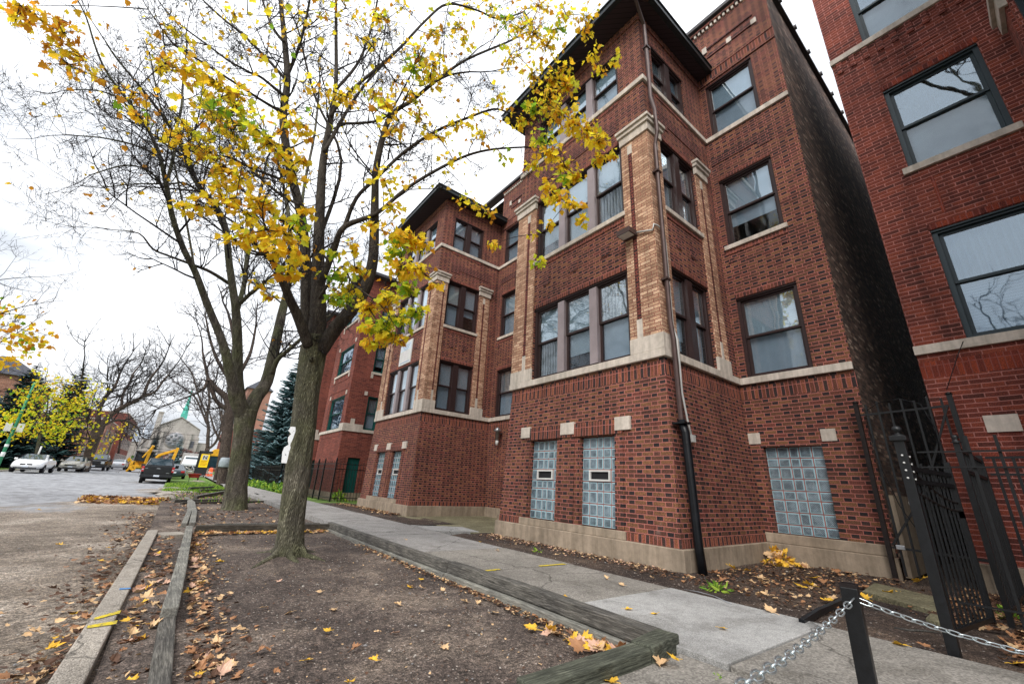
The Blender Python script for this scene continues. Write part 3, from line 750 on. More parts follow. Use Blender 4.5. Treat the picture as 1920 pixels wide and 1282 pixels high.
# church at the end of the street
Y = 180.0
CH = thing('church', 'grey stone church with round rose window and green copper spire ending the street', 'church', (-2, Y, 0))
q = MB()
q.box(-10.4, Y, -1, 7.6, Y+26, 9.6)
pk = 17.2
q.add([(-7.6, Y, 9.6), (4.2, Y, 9.6), (4.2, Y, 13.6), (-1.9, Y, pk), (-7.6, Y, 13.6), (-7.6, Y+26, 9.6), (4.2, Y+26, 9.6), (4.2, Y+26, 13.6), (-1.9, Y+26, pk), (-7.6, Y+26, 13.6)],
      [(0, 1, 2, 3, 4), (9, 8, 7, 6, 5), (1, 6, 7, 2), (5, 0, 4, 9)])
for x in (-7.9, -5.6, 1.9, 4.2): q.box(x-.35, Y-.8, -1, x+.35, Y, 11.2 if abs(x+1.9) > 5 else 12.4)
for x in (-10.2, 7.2): q.box(x-.5, Y-.6, -1, x+.5, Y, 9.8)
q.box(-8.1, Y-.3, 6.0, 4.5, Y, 6.25); q.box(-8.1, Y-.3, 13.2, -7.6, Y, 13.7)
q.build('wall', M['greystone'], CH)
q = MB(); q.hexa([(4.2, Y-.3, 13.7), (-1.9, Y-.3, 17.3), (-1.9, Y+26, 17.3), (4.2, Y+26, 13.7), (4.2, Y-.3, 13.95), (-1.9, Y-.3, 17.6), (-1.9, Y+26, 17.6), (4.2, Y+26, 13.95)])
q.hexa([(-7.6, Y-.3, 13.7), (-1.9, Y-.3, 17.3), (-1.9, Y+26, 17.3), (-7.6, Y+26, 13.7), (-7.6, Y-.3, 13.95), (-1.9, Y-.3, 17.6), (-1.9, Y+26, 17.6), (-7.6, Y+26, 13.95)])
q.build('roof', M['greystone'], CH)
q = MB(); q.lathe((-2.0, Y-.02, 9.9), [(2.75, -.15), (2.75, .0), (2.45, .0), (2.45, .1)], 28, 0, 'y')
ro = q.build('rose_window', M['greystone'], CH)
q = MB(); q.lathe((-2.0, Y-.05, 9.9), [(2.42, -.14), (2.42, -.1)], 28, 0, 'y'); q.build('pane', plain('rose_window_glass', S_(150, 150, 154), .6, 0, .2, 1), ro)
q = MB()
for i in range(8):
    t = i*math.pi/4; q.lathe((-2.0+1.55*math.cos(t), Y-.22, 9.9+1.55*math.sin(t)), [(.42, -.06), (.42, .0)], 10, 0, 'y')
q.lathe((-2.0, Y-.22, 9.9), [(.6, -.06), (.6, 0)], 12, 0, 'y'); q.build('tracery', plain('rose_window_tracery', S_(120, 124, 130), .8), ro)
for (x, zc, ww, hh) in ((-6.7, 9.0, .5, 2.2), (3.0, 8.8, .5, 2.2), (-9.2, 4.0, .6, 2.6), (6.0, 4.0, .6, 2.6), (-2.0, 1.6, 1.2, 2.6)):
    q = MB(); q.box(x-ww, Y-.06, zc-hh/2, x+ww, Y+.05, zc+hh/2); q.build('window', M['dark'] if zc < 3 else plain('church_dark_glass', S_(96, 98, 106), .5), CH)
q = MB(); cx, cy = -1.5, Y+8
q.box(cx-.95, cy-.95, 14, cx+.95, cy+.95, 19.3); tw = q.build('spire_base', M['copper'], CH)
q = MB(); q.lathe((cx, cy, 19.3), [(1.1, 0), (.85, .15), (.8, 2.0), (1.0, 2.1), (.62, 2.4), (.02, 9.6)], 8, sm=False); q.build('spire', M['copper'], CH)
q = MB(); q.tube([(cx, cy, 28.8), (cx, cy, 30.4)], .05, 5); q.bar((cx-.4, cy, 29.8), (cx+.4, cy, 29.8), .08); q.build('cross', M['coping'], CH)
q = MB(); q.box(-8.2, Y-.5, 10, -6.9, Y+1.5, 18.1); q.box(-8.3, Y-.6, 18.1, -6.8, Y+1.6, 18.5); q.build('chimney', M['greystone'], CH)
q = MB(); q.hexa([(-18, Y+2, 8.5), (-8, Y+2, 8.5), (-8, Y+16, 8.5), (-18, Y+16, 8.5), (-18, Y+8.5, 15.2), (-8, Y+8.5, 14.6), (-8, Y+9.5, 14.6), (-18, Y+9.5, 15.2)]); q.build('roof', M['slate'], CH)
q = MB(); q.box(-18, Y+2.3, -1, -10.4, Y+15.7, 8.5); q.build('wing_wall', M['greystone'], CH)

# low houses on the left side of the street, far ones first
def house(label, x0, x1, y0, y1, h, mat, wins=(), doors=(), roof=None, name='house', cat='house', dep=.06, wm=None):
    H = thing(name, label, cat, ((x0+x1)/2, y0, 0))
    q = MB(); q.box(x0, y0, -.6, x1, y1, h); q.build('wall', mat, H)
    if roof:
        q = MB(); zz = h+roof; o_ = .4
        q.hexa([(x0-o_, y0-o_, h), (x1+o_, y0-o_, h), (x1+o_, y1+o_, h), (x0-o_, y1+o_, h), (x0+(x1-x0)*.42, y0+2.5, zz), (x0+(x1-x0)*.58, y0+2.5, zz), (x0+(x1-x0)*.58, y1-2.5, zz), (x0+(x1-x0)*.42, y1-2.5, zz)])
        q.build('roof', M['dslate'], H)
    else:
        q = MB(); q.box(x0-.1, y0-.1, h, x1+.1, y1+.1, h+.18); q.build('coping', M['stone'], H)
    for (face, a, b, c, e) in wins:
        F = FY(y0) if face == 's' else (lambda u, v, d: (x1+d, u, v))
        q = MB(); q.fbox(F, a-.08, b+.08, c-.12, e+.08, -.02, dep); f = q.build('window', M['stone'], H)
        q = MB(); q.fbox(F, a, b, c, e, dep, dep+.02); q.build('pane', wm or M['winfar'], f)
    for (face, a, b, c, e) in doors:
        F = FY(y0) if face == 's' else (lambda u, v, d: (x1+d, u, v))
        q = MB(); q.fbox(F, a, b, c, e, -.02, .08); q.build('door', M['frame'], H)
    return H
M['winfar'] = plain('far_window_glass', S_(70, 80, 92), .15, 0, .3, 1, spec=.8)
M['pinkstone'] = plain('pink_painted_brick', S_(196, 150, 140), .8, 0, .08, 1)
# low brown brick building behind the sedans (faces the street on the left)
house('low brown brick building with dark door behind the yellow-green maple', -19, -11.4, 87, 100, 6.0, M['tanbrick'],
      [('e', 90.5, 91.6, 1.9, 3.4), ('s', -15.8, -14.9, 2.2, 3.4)], [('s', -13.9, -12.7, 0.4, 2.9), ('e', 96, 97.2, .5, 2.9)])
house('brick house with tall windows beyond the big leaning street tree', -21, -11.2, 104, 122, 8.6, M['tanbrick'],
      [('e', 106+4*i, 107.6+4*i, 1.8, 3.8) for i in range(4)]+[('e', 106+4*i, 107.6+4*i, 5.0, 7.0) for i in range(4)]+[('s', -14.6, -13.2, 4.4, 6.2)], [('s', -13.0, -12.0, 0, 2.6)])
house('row house with stacked bay windows and white trim left of the church', -21, -10.8, 126, 156, 12, M['deepred'],
      [('e', 128+4*i, 130.2+4*i, 1.2+3.6*j, 3.4+3.6*j) for i in range(7) for j in range(3)]+[('s', -14+1.4*i*0-1.2*i, -13.2-1.2*i, 1.2+3.6*j, 3.4+3.6*j) for i in range(2) for j in range(3)])
house('dark-roofed house behind the large spruce at the left edge', -21.5, -15.9, 72, 84, 10.2, M['tanbrick'], [('s', -18, -17, 6, 7.6)], roof=2.4)
house('tall orange brick block rising behind the blue spruce', 8.2, 12.5, 100, 112, 17.5, plain('orange_brick', S_(150, 112, 98), .9, 0, .15, 1), [('s', 8.8+1.3*i, 9.6+1.3*i, 14.5, 16.0) for i in range(2)], roof=2.2)
house('dull red brick house behind the parkway trees right of the church', 6.8, 15, 96, 120, 8.8, M['deepred'], [('s', 8+2.2*i, 9.1+2.2*i, 1.4+3*j, 3.0+3*j) for i in range(3) for j in range(2)]+[])
# across the street: houses that the window glass mirrors
house('brick house with steep dark roof across the street from the gate', -26, -15.5, -9, 4, 7.5, M['tanbrick'], [('e', -7+3.5*i, -5.8+3.5*i, 1.4+3*j, 3.0+3*j) for i in range(3) for j in range(2)], roof=3.6)
# ---------------------------------------------------------------- ground
BZ = -.15      # level of the tree bed
def rise(y): return .0105*max(0, y-38)
def roadz(x, y): 
    t = min(1, max(0, (-1.5-x)/6)); return -.22+.14*t*t*(3-2*t)+rise(y)

def dirt(name, cols, sc, peb=60, bump=.02, wet=None, extra=None):
    k = NT(name, .95, .25); o = k.obj()
    a = k.noise(o, sc, 6, .65, .5); b = k.noise(o, sc*9, 5, .7); c2 = k.noise(o, sc*40, 3, .7)
    c = k.ramp(a, [(.3, cols[0]), (.5, cols[1]), (.68, cols[2])])
    c = k.mix(.55, c, k.mix(1.0, c, k.ramp(b, [(.32, (.45, .44, .43)), (.5, (1, 1, 1)), (.68, (1.7, 1.65, 1.6))]), 'MULTIPLY'))
    c3 = k.noise(o, 95, 3, .8)
    c = k.mix(.7, c, k.mix(1.0, c, k.ramp(c3, [(.4, (.2, .19, .21)), (.5, (.9, .88, .88)), (.62, (2.5, 2.4, 2.35))]), 'MULTIPLY'))
    c = k.mix(.5, c, k.mix(1.0, c, k.ramp(c2, [(.38, (.25, .25, .25)), (.5, (.95, .95, .95)), (.62, (2.2, 2.15, 2.1))]), 'MULTIPLY'))
    vo = k.n('TexVoronoi', {'Vector': o, 'Scale': peb}).outputs
    vr, vg, vb = k.sep(vo['Color'])
    pm = k.m('MULTIPLY', k.m('LESS_THAN', vo['Distance'], .34), k.m('GREATER_THAN', vr, .80))
    pc = k.ramp(vg, [(0, S_(96, 84, 76)), (.5, S_(150, 138, 128)), (.85, S_(196, 188, 180)), (1, S_(120, 92, 80))])
    c = k.mix(k.m('MULTIPLY', pm, .8), c, pc)
    if extra: c = extra(k, c, o)
    k.base(c)
    h = k.m('ADD', k.m('MULTIPLY', b, .5), k.m('ADD', k.m('ADD', k.m('MULTIPLY', c3, .22), k.m('MULTIPLY', c2, .35)), k.m('MULTIPLY', pm, .25)))
    k.bump(h, bump); return k.mat
M['dirt'] = dirt('dark_trodden_soil', (S_(56, 50, 48), S_(84, 76, 71), S_(120, 110, 100)), .7, 48)
M['mulch'] = dirt('dark_damp_soil_with_mulch', (S_(44, 38, 36), S_(64, 55, 50), S_(86, 74, 64)), 1.1, 40)
M['grit'] = dirt('gritty_kerbside_soil', (S_(58, 50, 46), S_(80, 70, 62), S_(106, 94, 82)), 1.0, 48)
def road_extra(k, c, o):
    x, y, z = k.sep(o)
    lg = k.noise(k.scale(o, (1, .55, 1)), .33, 5, .6, .6)
    pale = k.noise(k.scale(o, (1, .4, 1)), 2.2, 6, .7, .3)
    asp = k.ramp(pale, [(.3, S_(118, 118, 120)), (.6, S_(160, 162, 166)), (.8, S_(184, 187, 192))])
    far = k.n('MapRange', {0: y, 1: 11.0, 2: 27.0, 3: -.12, 4: .26}).outputs[0]
    lft = k.n('MapRange', {0: x, 1: -1.0, 2: -6.0, 3: -.10, 4: .20}).outputs[0]
    f = k.ramp(k.m('ADD', k.m('ADD', lg, far), lft), [(.50, (0, 0, 0)), (.62, (1, 1, 1))])
    return k.mix(f, c, asp)
M['road'] = dirt('worn_broken_asphalt_and_grit', (S_(92, 85, 77), S_(132, 123, 112), S_(168, 160, 149)), .7, 30, .05, extra=road_extra)
M['walk'] = concrete('exposed_aggregate_pavement', S_(130, 127, 122), .9, .8, False, .006, agg=85, var=.24)
M['walk2'] = concrete('smooth_grey_pavement', S_(144, 143, 142), .85, .7, False, .004, agg=150, var=.2)
M['newslab'] = concrete('newer_pale_concrete', S_(160, 161, 161), .75, .9, False, .003, agg=200, var=.2)
M['mossy'] = concrete('mossy_damp_concrete', S_(118, 114, 92), .9, .9, False, .006, agg=60, var=.42)
M['granite'] = concrete('worn_kerb_granite', S_(156, 150, 142), .85, 1.6, False, .006, agg=120, var=.25)
def wood(name, c0, c1, c2, ax='y', bump=.006):
    k = NT(name, .85, .25); o = k.obj()
    s = (34, 2.2, 34) if ax == 'y' else (2.2, 34, 34)
    g = k.noise(k.scale(o, s), 2.4, 6, .7, .6); b = k.noise(o, 2.2, 4, .6)
    f = k.noise(k.scale(o, (s[0]*3, s[1]*2, s[2]*3)), 2.2, 4, .7)
    c = k.ramp(g, [(.3, c0), (.5, c1), (.72, c2)])
    c = k.mix(.6, c, k.mix(1.0, c, k.ramp(b, [(.35, (.5, .5, .52)), (.62, (1.3, 1.3, 1.25))]), 'MULTIPLY'))
    c = k.mix(.5, c, k.mix(1.0, c, k.ramp(f, [(.42, (.35, .35, .35)), (.5, (1.1, 1.1, 1.1))]), 'MULTIPLY'))
    k.base(c); k.bump(k.m('ADD', g, f), bump); return k.mat
M['timber'] = wood('weathered_grey_timber_along', S_(82, 81, 78), S_(128, 127, 121), S_(174, 172, 164))
M['timberdk'] = wood('dark_brown_timber_along', S_(54, 52, 50), S_(92, 90, 86), S_(146, 142, 136))
M['timberx'] = wood('weathered_timber_across', S_(44, 42, 38), S_(74, 70, 64), S_(112, 106, 98), 'x')
M['timbergr'] = wood('green_stained_timber', S_(46, 48, 42), S_(80, 83, 73), S_(126, 129, 115), 'x')
k = NT('worn_yellow_survey_paint', .7); k.base(k.ramp(k.noise(k.obj(), 34, 4, .75), [(.40, S_(120, 112, 84)), (.47, S_(196, 176, 40)), (.6, S_(214, 190, 36))])); M['yellow'] = k.mat
M['blue'] = plain('blue_survey_paint', S_(70, 130, 190), .6, 0, .12, 9)

def sheet(name, x0, x1, y0, y1, zf, nx, ny, mat, kind='structure', amp=.0, sc=1.6, ramped=None, **kw):
    vs = []; fs = []
    for j in range(ny+1):
        for i in range(nx+1):
            x = x0+(x1-x0)*i/nx; t = j/ny
            y = y0+(y1-y0)*(t if not ramped else t**ramped)
            e = min(1, min(i, nx-i)/1.0) 
            z = (zf(x, y) if callable(zf) else zf)+amp*e*(noise.noise(Vector((x*sc, y*sc, 3)))+.5*noise.noise(Vector((x*sc*3.1, y*sc*3.1, 9))))
            vs.append((x, y, z))
    for j in range(ny):
        for i in range(nx):
            a = j*(nx+1)+i; fs.append((a, a+1, a+nx+2, a+nx+1))
    mb = MB(); mb.add(vs, fs, 0, True)
    o = mb.build(name, mat); props(o, kind=kind, **kw); return o
# far ground, one sheet to the horizon
q = MB(); q.add([(-1500, -1500, -.62), (1500, -1500, -.62), (1500, 2500, -.62), (-1500, 2500, -.62)], [(0, 1, 2, 3)])
props(q.build('ground', plain('far_ground_olive', S_(96, 98, 74), .95, 0, .3, .05)), kind='structure')
sheet('road', -10.6, -.02, -6, 178, lambda x, y: roadz(x, y)+(.035*noise.noise(Vector((x*.5, y*.35, 1))) if y < 40 else 0), 70, 300, M['road'], amp=.012, sc=2.2, ramped=2.0)
sheet('cross_street', -60, 60, 158, 172, .98, 6, 2, M['road'])
# parkway: the strip of soil and grass between kerb and pavement
def bedz(x, y):
    z = BZ
    d = math.hypot(x-1.62, y-7.25); z += .10*max(0, 1-d/1.1)**1.5
    d = math.hypot(x-1.8, y-17.3); z += .10*max(0, 1-d/1.4)**1.5
    if y > 10.5: z += .03
    return z
sheet('tree_bed', -.06, 3.12, -3, 27.5, bedz, 48, 220, M['dirt'], amp=.034, sc=1.9, ramped=1.3)
sheet('kerb_gutter', -.5, .2, -3, 14.5, lambda x, y: -.178-.10*max(0, min(1, (-.16-x+.22*noise.noise(Vector((y*1.7, x*2, 5))))/.22)), 16, 110, M['grit'], amp=.02, sc=2.5)
sheet('parkway_grass', -.2, 3.1, 27.5, 165, lambda x, y: -.12+rise(y), 6, 60, M['lawn'] if 'lawn' in M else M.setdefault('lawn', plain('autumn_lawn', S_(92, 118, 50), .95, 0, .4, 1.2)), amp=.03)
sheet('left_verge', -17, -10.6, -10, 165, lambda x, y: .0+rise(y), 10, 60, M['lawn'], amp=.02)
q = MB(); q.box(-10.85, -10, -.3, -10.58, 38, .03); q.hexa([(-10.85, 38, -.3), (-10.58, 38, -.3), (-10.58, 165, 1.0), (-10.85, 165, 1.0), (-10.85, 38, .03), (-10.58, 38, .03), (-10.58, 165, 1.36), (-10.85, 165, 1.36)]); props(q.build('kerb', M['granite']), kind='structure')
sheet('left_yard', -60, -17, -40, 175, lambda x, y: -.02+rise(y), 4, 40, M['lawn'])
sheet('right_yard', 4.7, 60, 18.3, 175, lambda x, y: -.04+rise(y), 20, 60, M['lawn'], amp=.02)
sheet('foundation_bed', 4.70, 8.95, -4, 8.15, -.025, 44, 100, M['mulch'], amp=.026, sc=2.3)
sheet('foundation_bed', 4.70, 6.15, 10.0, 18.4, -.025, 14, 60, M['mulch'], amp=.02, sc=2.3)
sheet('under_bed', 8.9, 30, -6, 1.7, -.05, 4, 4, M['mulch'])
q = MB(); q.box(5.55, 8.05, -.3, 8.85, 12.55, -.028); props(q.build('court_path', M['mossy'], bevel=.006), kind='structure')
q = MB(); q.hexa([(4.74, 8.55, -.2), (5.75, 8.35, -.2), (5.9, 9.3, -.2), (4.74, 9.75, -.2), (4.74, 8.55, .004), (5.75, 8.35, -.012), (5.9, 9.3, -.012), (4.74, 9.75, .004)]); props(q.build('court_slab', M['newslab'], bevel=.006), kind='structure')
# pavement slabs
js = [(-6, -6), (-2.2, -2.2), (.05, .05), (1.55, 1.50), (3.02, 2.98), (4.60, 4.50), (6.12, 6.08), (8.16, 8.1), (9.75, 9.7)]
y = 9.7
while y < 160: y += 1.75; js.append((y, y))
for i in range(len(js)-1):
    (a0, a1), (b0, b1) = js[i], js[i+1]
    g = .008
    if a0 > 36: 
        if a0 < 36+1.76:
            sheet('pavement', 3.14, 4.72, a0+g, 165, lambda x, y: -.002+rise(y), 1, 40, M['walk2'])
        break
    q = MB(); zt = (.0, .003, -.002, .004)[i % 4]
    xl = 3.14 if i > 3 else 3.05
    xr = 4.72
    q.hexa([(xl, a0+g, -.3), (xr, a1+g, -.3), (xr, b1-g, -.3), (xl, b0-g, -.3), (xl, a0+g, zt), (xr, a1+g, zt), (xr, b1-g, zt), (xl, b0-g, zt)])
    mm = M['newslab'] if i == 3 else (M['walk'] if i < 6 else M['walk2'])
    props(q.build('pavement', mm, bevel=.005), kind='structure')
q = MB(); q.hexa([(-.1, -6, -.3), (3.04, -6, -.3), (3.04, 1.87, -.3), (-.1, 1.93, -.3), (-.1, -6, -.03), (3.04, -6, -.03), (3.04, 1.87, -.03), (-.1, 1.93, -.03)]); props(q.build('carriage_walk', M['walk'], bevel=.005), kind='structure')
# paint marks on the pavement joint
q = MB()
for (a, b) in ((at(888, 1071, z=.007), at(936, 1066, z=.007)), (at(1010, 1060, z=.007), at(1058, 1056, z=.007))):
    for s, (o0, o1) in ((1, (0, 0)), (1, (.04, .1))):
        rr = random.Random(int(a.x*100)); n = 9; vs = []
        for i in range(n+1):
            t = i/n; p = a.lerp(b, t); wv = .03+.016*rr.random()
            vs += [(p.x, p.y-wv+o0, .0065), (p.x, p.y+wv*.5+o0, .0065)]
        q.add(vs, [(2*i, 2*i+2, 2*i+3, 2*i+1) for i in range(n)])
        break
props(q.build('paint_mark', M['yellow']), 'pair of yellow survey paint dashes across a pavement joint', 'paint mark')

def board(name, pts, wd, hz, zb, mat, label, cat, group=None, bevel=.01, twist=None, lowtop=None):
    """a plank following pts (x, y, ztop) with a width and a height"""
    q = MB(); n = len(pts); vs = []
    for i, p in enumerate(pts):
        a = Vector(pts[max(0, i-1)][:2]); b = Vector(pts[min(n-1, i+1)][:2]); d = (b-a).normalized(); r = Vector((d.y, -d.x))*wd/2
        z = p[2]
        vs += [(p[0]-r.x, p[1]-r.y, z-hz), (p[0]+r.x, p[1]+r.y, z-hz), (p[0]+r.x, p[1]+r.y, z), (p[0]-r.x, p[1]-r.y, z)]
    fs = []
    for i in range(n-1):
        b = 4*i
        for k_ in range(4): fs.append((b+k_, b+(k_+1) % 4, b+4+(k_+1) % 4, b+4+k_))
    fs += [(3, 2, 1, 0), (4*n-4, 4*n-3, 4*n-2, 4*n-1)]
    q.add(vs, fs)
    return props(q.build(name, mat, bevel=bevel), label, cat, group)
def A2(u, v, z): p = at(u, v, z=z); return (p.x, p.y, z)
def midl(a, b, z): 
    p = at(*a, z=z); r = at(*b, z=z); return ((p.x+r.x)/2, (p.y+r.y)/2, z)
GT = 'weathered landscape timbers edging the tree beds'
# granite kerb
kz = -.10
a = midl((60, 1330), (128, 1330), kz); b = midl((278, 993), (297, 993), kz)
props(board('kerb_stone', [a, ((a[0]+b[0])/2, (a[1]+b[1])/2, kz), b], .155, .25, 0, M['granite'], None, None, bevel=.012), 'long worn grey kerb stone with two yellow paint stripes', 'kerb stone')
q = MB()
for (u0, v0, u1, v1) in ((163, 1175, 219, 1166), (176, 1160, 226, 1146)):
    p0 = at(u0, v0, z=kz+.004); p1 = at(u1, v1, z=kz+.004)
    q.add([(p0.x, p0.y-.03, kz+.005), (p1.x, p1.y-.045, kz+.005), (p1.x, p1.y+.05, kz+.005), (p0.x, p0.y+.04, kz+.005)], [(0, 1, 2, 3)])
props(q.build('paint_stripe', M['yellow']), 'two yellow survey paint stripes on the grey kerb stone', 'paint mark')
q = MB(); p0 = at(232, 1103, z=kz+.004); q.add([(p0.x-.03, p0.y-.03, kz+.005), (p0.x+.05, p0.y-.03, kz+.005), (p0.x+.05, p0.y+.02, kz+.005), (p0.x-.03, p0.y+.03, kz+.005)], [(0, 1, 2, 3)])
props(q.build('paint_mark', M['blue']), 'small blue paint mark on the grey kerb stone', 'paint mark')
tz = -.045
board('landscape_timber', [midl((268, 1340), (318, 1340), tz-.045), midl((301, 1146), (332, 1146), tz-.055)], .105, .16, 0, M['timberdk'], 'dark grey timber nearest the camera on the street side of the tree bed', 'timber', GT)
board('landscape_timber', [midl((303, 1138), (337, 1138), tz+.01), midl((326, 1060), (354, 1060), tz+.02), midl((345, 985), (367, 985), tz+.03)], .11, .13, 0, M['timber'], 'cracked grey timber running from the dark one to the cross timber by the kerb', 'timber', GT)
board('landscape_timber', [midl((340, 980), (352, 980), tz+.0), midl((352, 955), (360, 955), tz+.0), midl((350, 935), (360, 935), tz+.01)], .10, .14, 0, M['timber'], 'left strand of the two bent grey timbers beyond the cross timber', 'timber', GT)
board('landscape_timber', [midl((355, 979), (367, 979), tz+.01), midl((359, 958), (371, 958), tz+.01), midl((355, 940), (369, 940), tz+.02), midl((345, 931), (354, 931), tz+.03)], .11, .14, 0, M['timber'], 'right strand of the two bent grey timbers, hooked at its far end', 'timber', GT)
p0 = at(368, 984, z=-.0); p1 = at(622, 982, z=-.0)
board('landscape_timber', [(p0.x, p0.y, .0), (p1.x, p1.y+.05, .0)], .12, .2, 0, M['timberx'], 'dark cross timber behind the big leafy maple trunk', 'timber', GT)
board('landscape_timber', [(p0.x+.3, p0.y+.14, .012), (p1.x-.2, p1.y+.2, .012)], .11, .2, 0, M['timberdk'], 'thinner plank lying just behind the dark cross timber', 'timber', GT)
p2 = at(302, 1000, z=-.1); p3 = at(345, 998, z=-.1)
board('concrete_block', [(p2.x, p2.y, -.10), (p3.x, p3.y, -.10)], .42, .14, 0, M['granite'], 'flat grey concrete block between the kerb stone and the cross timber', 'block')
# pavement-side timbers, two courses
p = [at(622, 990, z=.05), at(700, 1011, z=.05), at(838, 1060, z=.05), at(1000, 1105, z=.05), at(1216, 1192, z=.05)]
xs = 3.06
board('landscape_timber', [(xs, 10.35, .03), (xs, 8.2, .03)], .11, .12, 0, M['timberdk'], 'farthest upper timber on the pavement side of the near tree bed', 'timber', GT)
board('landscape_timber', [(xs, 8.19, .035), (xs+.01, 5.05, .04)], .11, .12, 0, M['timberdk'], 'long upper timber in the middle of the pavement side of the bed', 'timber', GT)
board('landscape_timber', [(xs+.01, 5.03, .055), (xs+.03, 3.4, .06), (xs+.01, 2.06, .055)], .12, .125, 0, M['timberdk'], 'upper brown timber with a paler worn edge ending at the near corner', 'timber', GT)
board('landscape_timber', [(xs-.02, 10.3, -.093), (xs-.03, 5.06, -.083)], .125, .12, 0, M['timber'], 'long lower timber under the far part of the pavement-side edge', 'timber', GT)
board('landscape_timber', [(xs-.02, 5.04, -.072), (xs-.02, 2.1, -.075)], .13, .12, 0, M['timber'], 'lower grey timber under the brown one near the front corner', 'timber', GT)
# front timbers
board('landscape_timber', [(3.10, 2.00, .062), (2.70, 1.94, .062)], .165, .13, 0, M['timbergr'], 'short green-stained corner timber at the near end of the bed', 'timber', GT)
board('landscape_timber', [(2.69, 1.94, .052), (1.68, 1.93, .052)], .15, .13, 0, M['timbergr'], 'green-grey front timber left of the short corner timber', 'timber', GT)
board('landscape_timber', [(1.66, 1.93, .03), (.3, 2.0, .02)], .13, .2, 0, M['timberdk'], 'brown splintered front timber at the bottom edge of the picture', 'timber', GT)
board('landscape_timber', [(3.12, 1.99, -.078), (1.7, 1.92, -.082)], .17, .12, 0, M['timbergr'], 'lower mossy timber beneath the front corner timbers', 'timber', GT)
# second bed's far timbers, broken and loose
for i, (a, b, z0, z1_, m_, lb) in enumerate([
    ((326, 936), (408, 935), -.02, -.02, 'timberdk', 'short brown timber left of the second trunk'),
    ((340, 941), (503, 938), -.05, -.05, 'timberx', 'pale timber crossing in front of the broken planks'),
    ((367, 929), (424, 919), .0, .05, 'timberdk', 'loose dark plank lying askew left of the second trunk'),
    ((376, 917), (424, 917), .02, .02, 'timberx', 'straight dark timber beyond the loose plank'),
    ((356, 913), (400, 911), .05, .05, 'timbergr', 'mossy timber at the grass edge'),
    ((474, 922), (494, 931), .0, .0, 'timberdk', 'short broken plank right of the second trunk beside the pavement')]):
    p0 = at(*a, z=z0); p1 = at(*b, z=z1_)
    board('landscape_timber', [(p0.x, p0.y, z0), (p1.x, p1.y, z1_)], .13, .16, 0, M[m_], lb, 'timber', GT)

# broken kerb lumps near the pickup
def lump(name, c, s, seed, mat, label, cat, group=None):
    rr = random.Random(seed); q = MB(); vs = []; n = 9; m_ = 6
    for i in range(m_+1):
        ph = math.pi*i/m_
        for j in range(n):
            th = 2*math.pi*j/n
            v = Vector((math.sin(ph)*math.cos(th), math.sin(ph)*math.sin(th), math.cos(ph)))
            r_ = 1+.35*noise.noise(v*1.7+Vector((seed, 0, 0)))
            vs.append((c[0]+v.x*s[0]*r_, c[1]+v.y*s[1]*r_, c[2]+v.z*s[2]*r_))
    fs = [(i*n+j, i*n+(j+1) % n, (i+1)*n+(j+1) % n, (i+1)*n+j) for i in range(m_) for j in range(n)]
    q.add(vs, fs); return props(q.build(name, mat), label, cat, group)
GK = 'broken lumps of kerb stone'
for i, (u, v, sx, sy, sz, lb) in enumerate([(312, 934, .38, .3, .16, 'pale broken kerb lump beside the leaf pile on the road'), (327, 915, .8, .5, .10, 'flat grey broken slab in front of the grass by the pickup'),
        (345, 921, .7, .4, .08, 'low grey slab fragment behind the bent timbers'), (368, 904, .8, .4, .22, 'grey boulder-like lump in front of the red barrow'), (318, 925, .5, .4, .10, 'small grey kerb fragment nearest the leaf pile'), (306, 921, .5, .5, .07, 'flattened rubble piece at the road edge behind the pickup')]):
    p = at(u, v, z=-.1); lump('kerb_fragment', (p.x, p.y, -.14), (sx, sy, sz), i, M['granite'], lb, 'rubble', GK)
# court slabs near the gate
q = MB(); a = [at(1618, 1112, z=.0), at(1640, 1096, z=.0), at(1775, 1128, z=.0), at(1762, 1152, z=.0)]
q.hexa([(p.x, p.y, -.08) for p in a]+[(p.x, p.y, .03) for p in a]); props(q.build('stepping_slab', M['mossy'], bevel=.01), 'mossy concrete stepping slab set in soil left of the gate', 'slab')
q = MB(); a = [at(1735, 1160, z=.01), at(1745, 1150, z=.01), at(1775, 1158, z=.01), at(1770, 1170, z=.01)]
q.hexa([(p.x, p.y, -.05) for p in a]+[(p.x, p.y, .02) for p in a]); props(q.build('stepping_slab', M['mossy'], bevel=.01), 'small broken slab fragment beside the gate post', 'slab')
p0 = at(1502, 1160, z=.03); p1 = at(1532, 1140, z=.05); p2 = at(1583, 1118, z=.05)
board('edging_strip', [(p0.x, p0.y, .03), (p1.x, p1.y, .045), (p2.x, p2.y, .04)], .045, .05, 0, M['blackpipe'], 'bent black plastic edging strip lying on the soil behind the chain post', 'edging strip', bevel=.004)
q = MB(); q.tube([at(1676, 1176, z=.03), at(1705, 1181, z=.035), at(1735, 1182, z=.03), at(1764, 1186, z=.025)], [.006, .009, .008, .005], 6); props(q.build('fallen_stick', M['timberdk']), 'thin fallen stick on the soil in front of the gate post', 'stick')
q = MB(); q.tube([at(1283, 1104, z=.012), at(1310, 1109, z=.02), at(1340, 1117, z=.012), at(1372, 1132, z=.01)], .004, 6); props(q.build('cable', M['galv']), 'thin grey cable along the edge of the soil bed', 'cable')
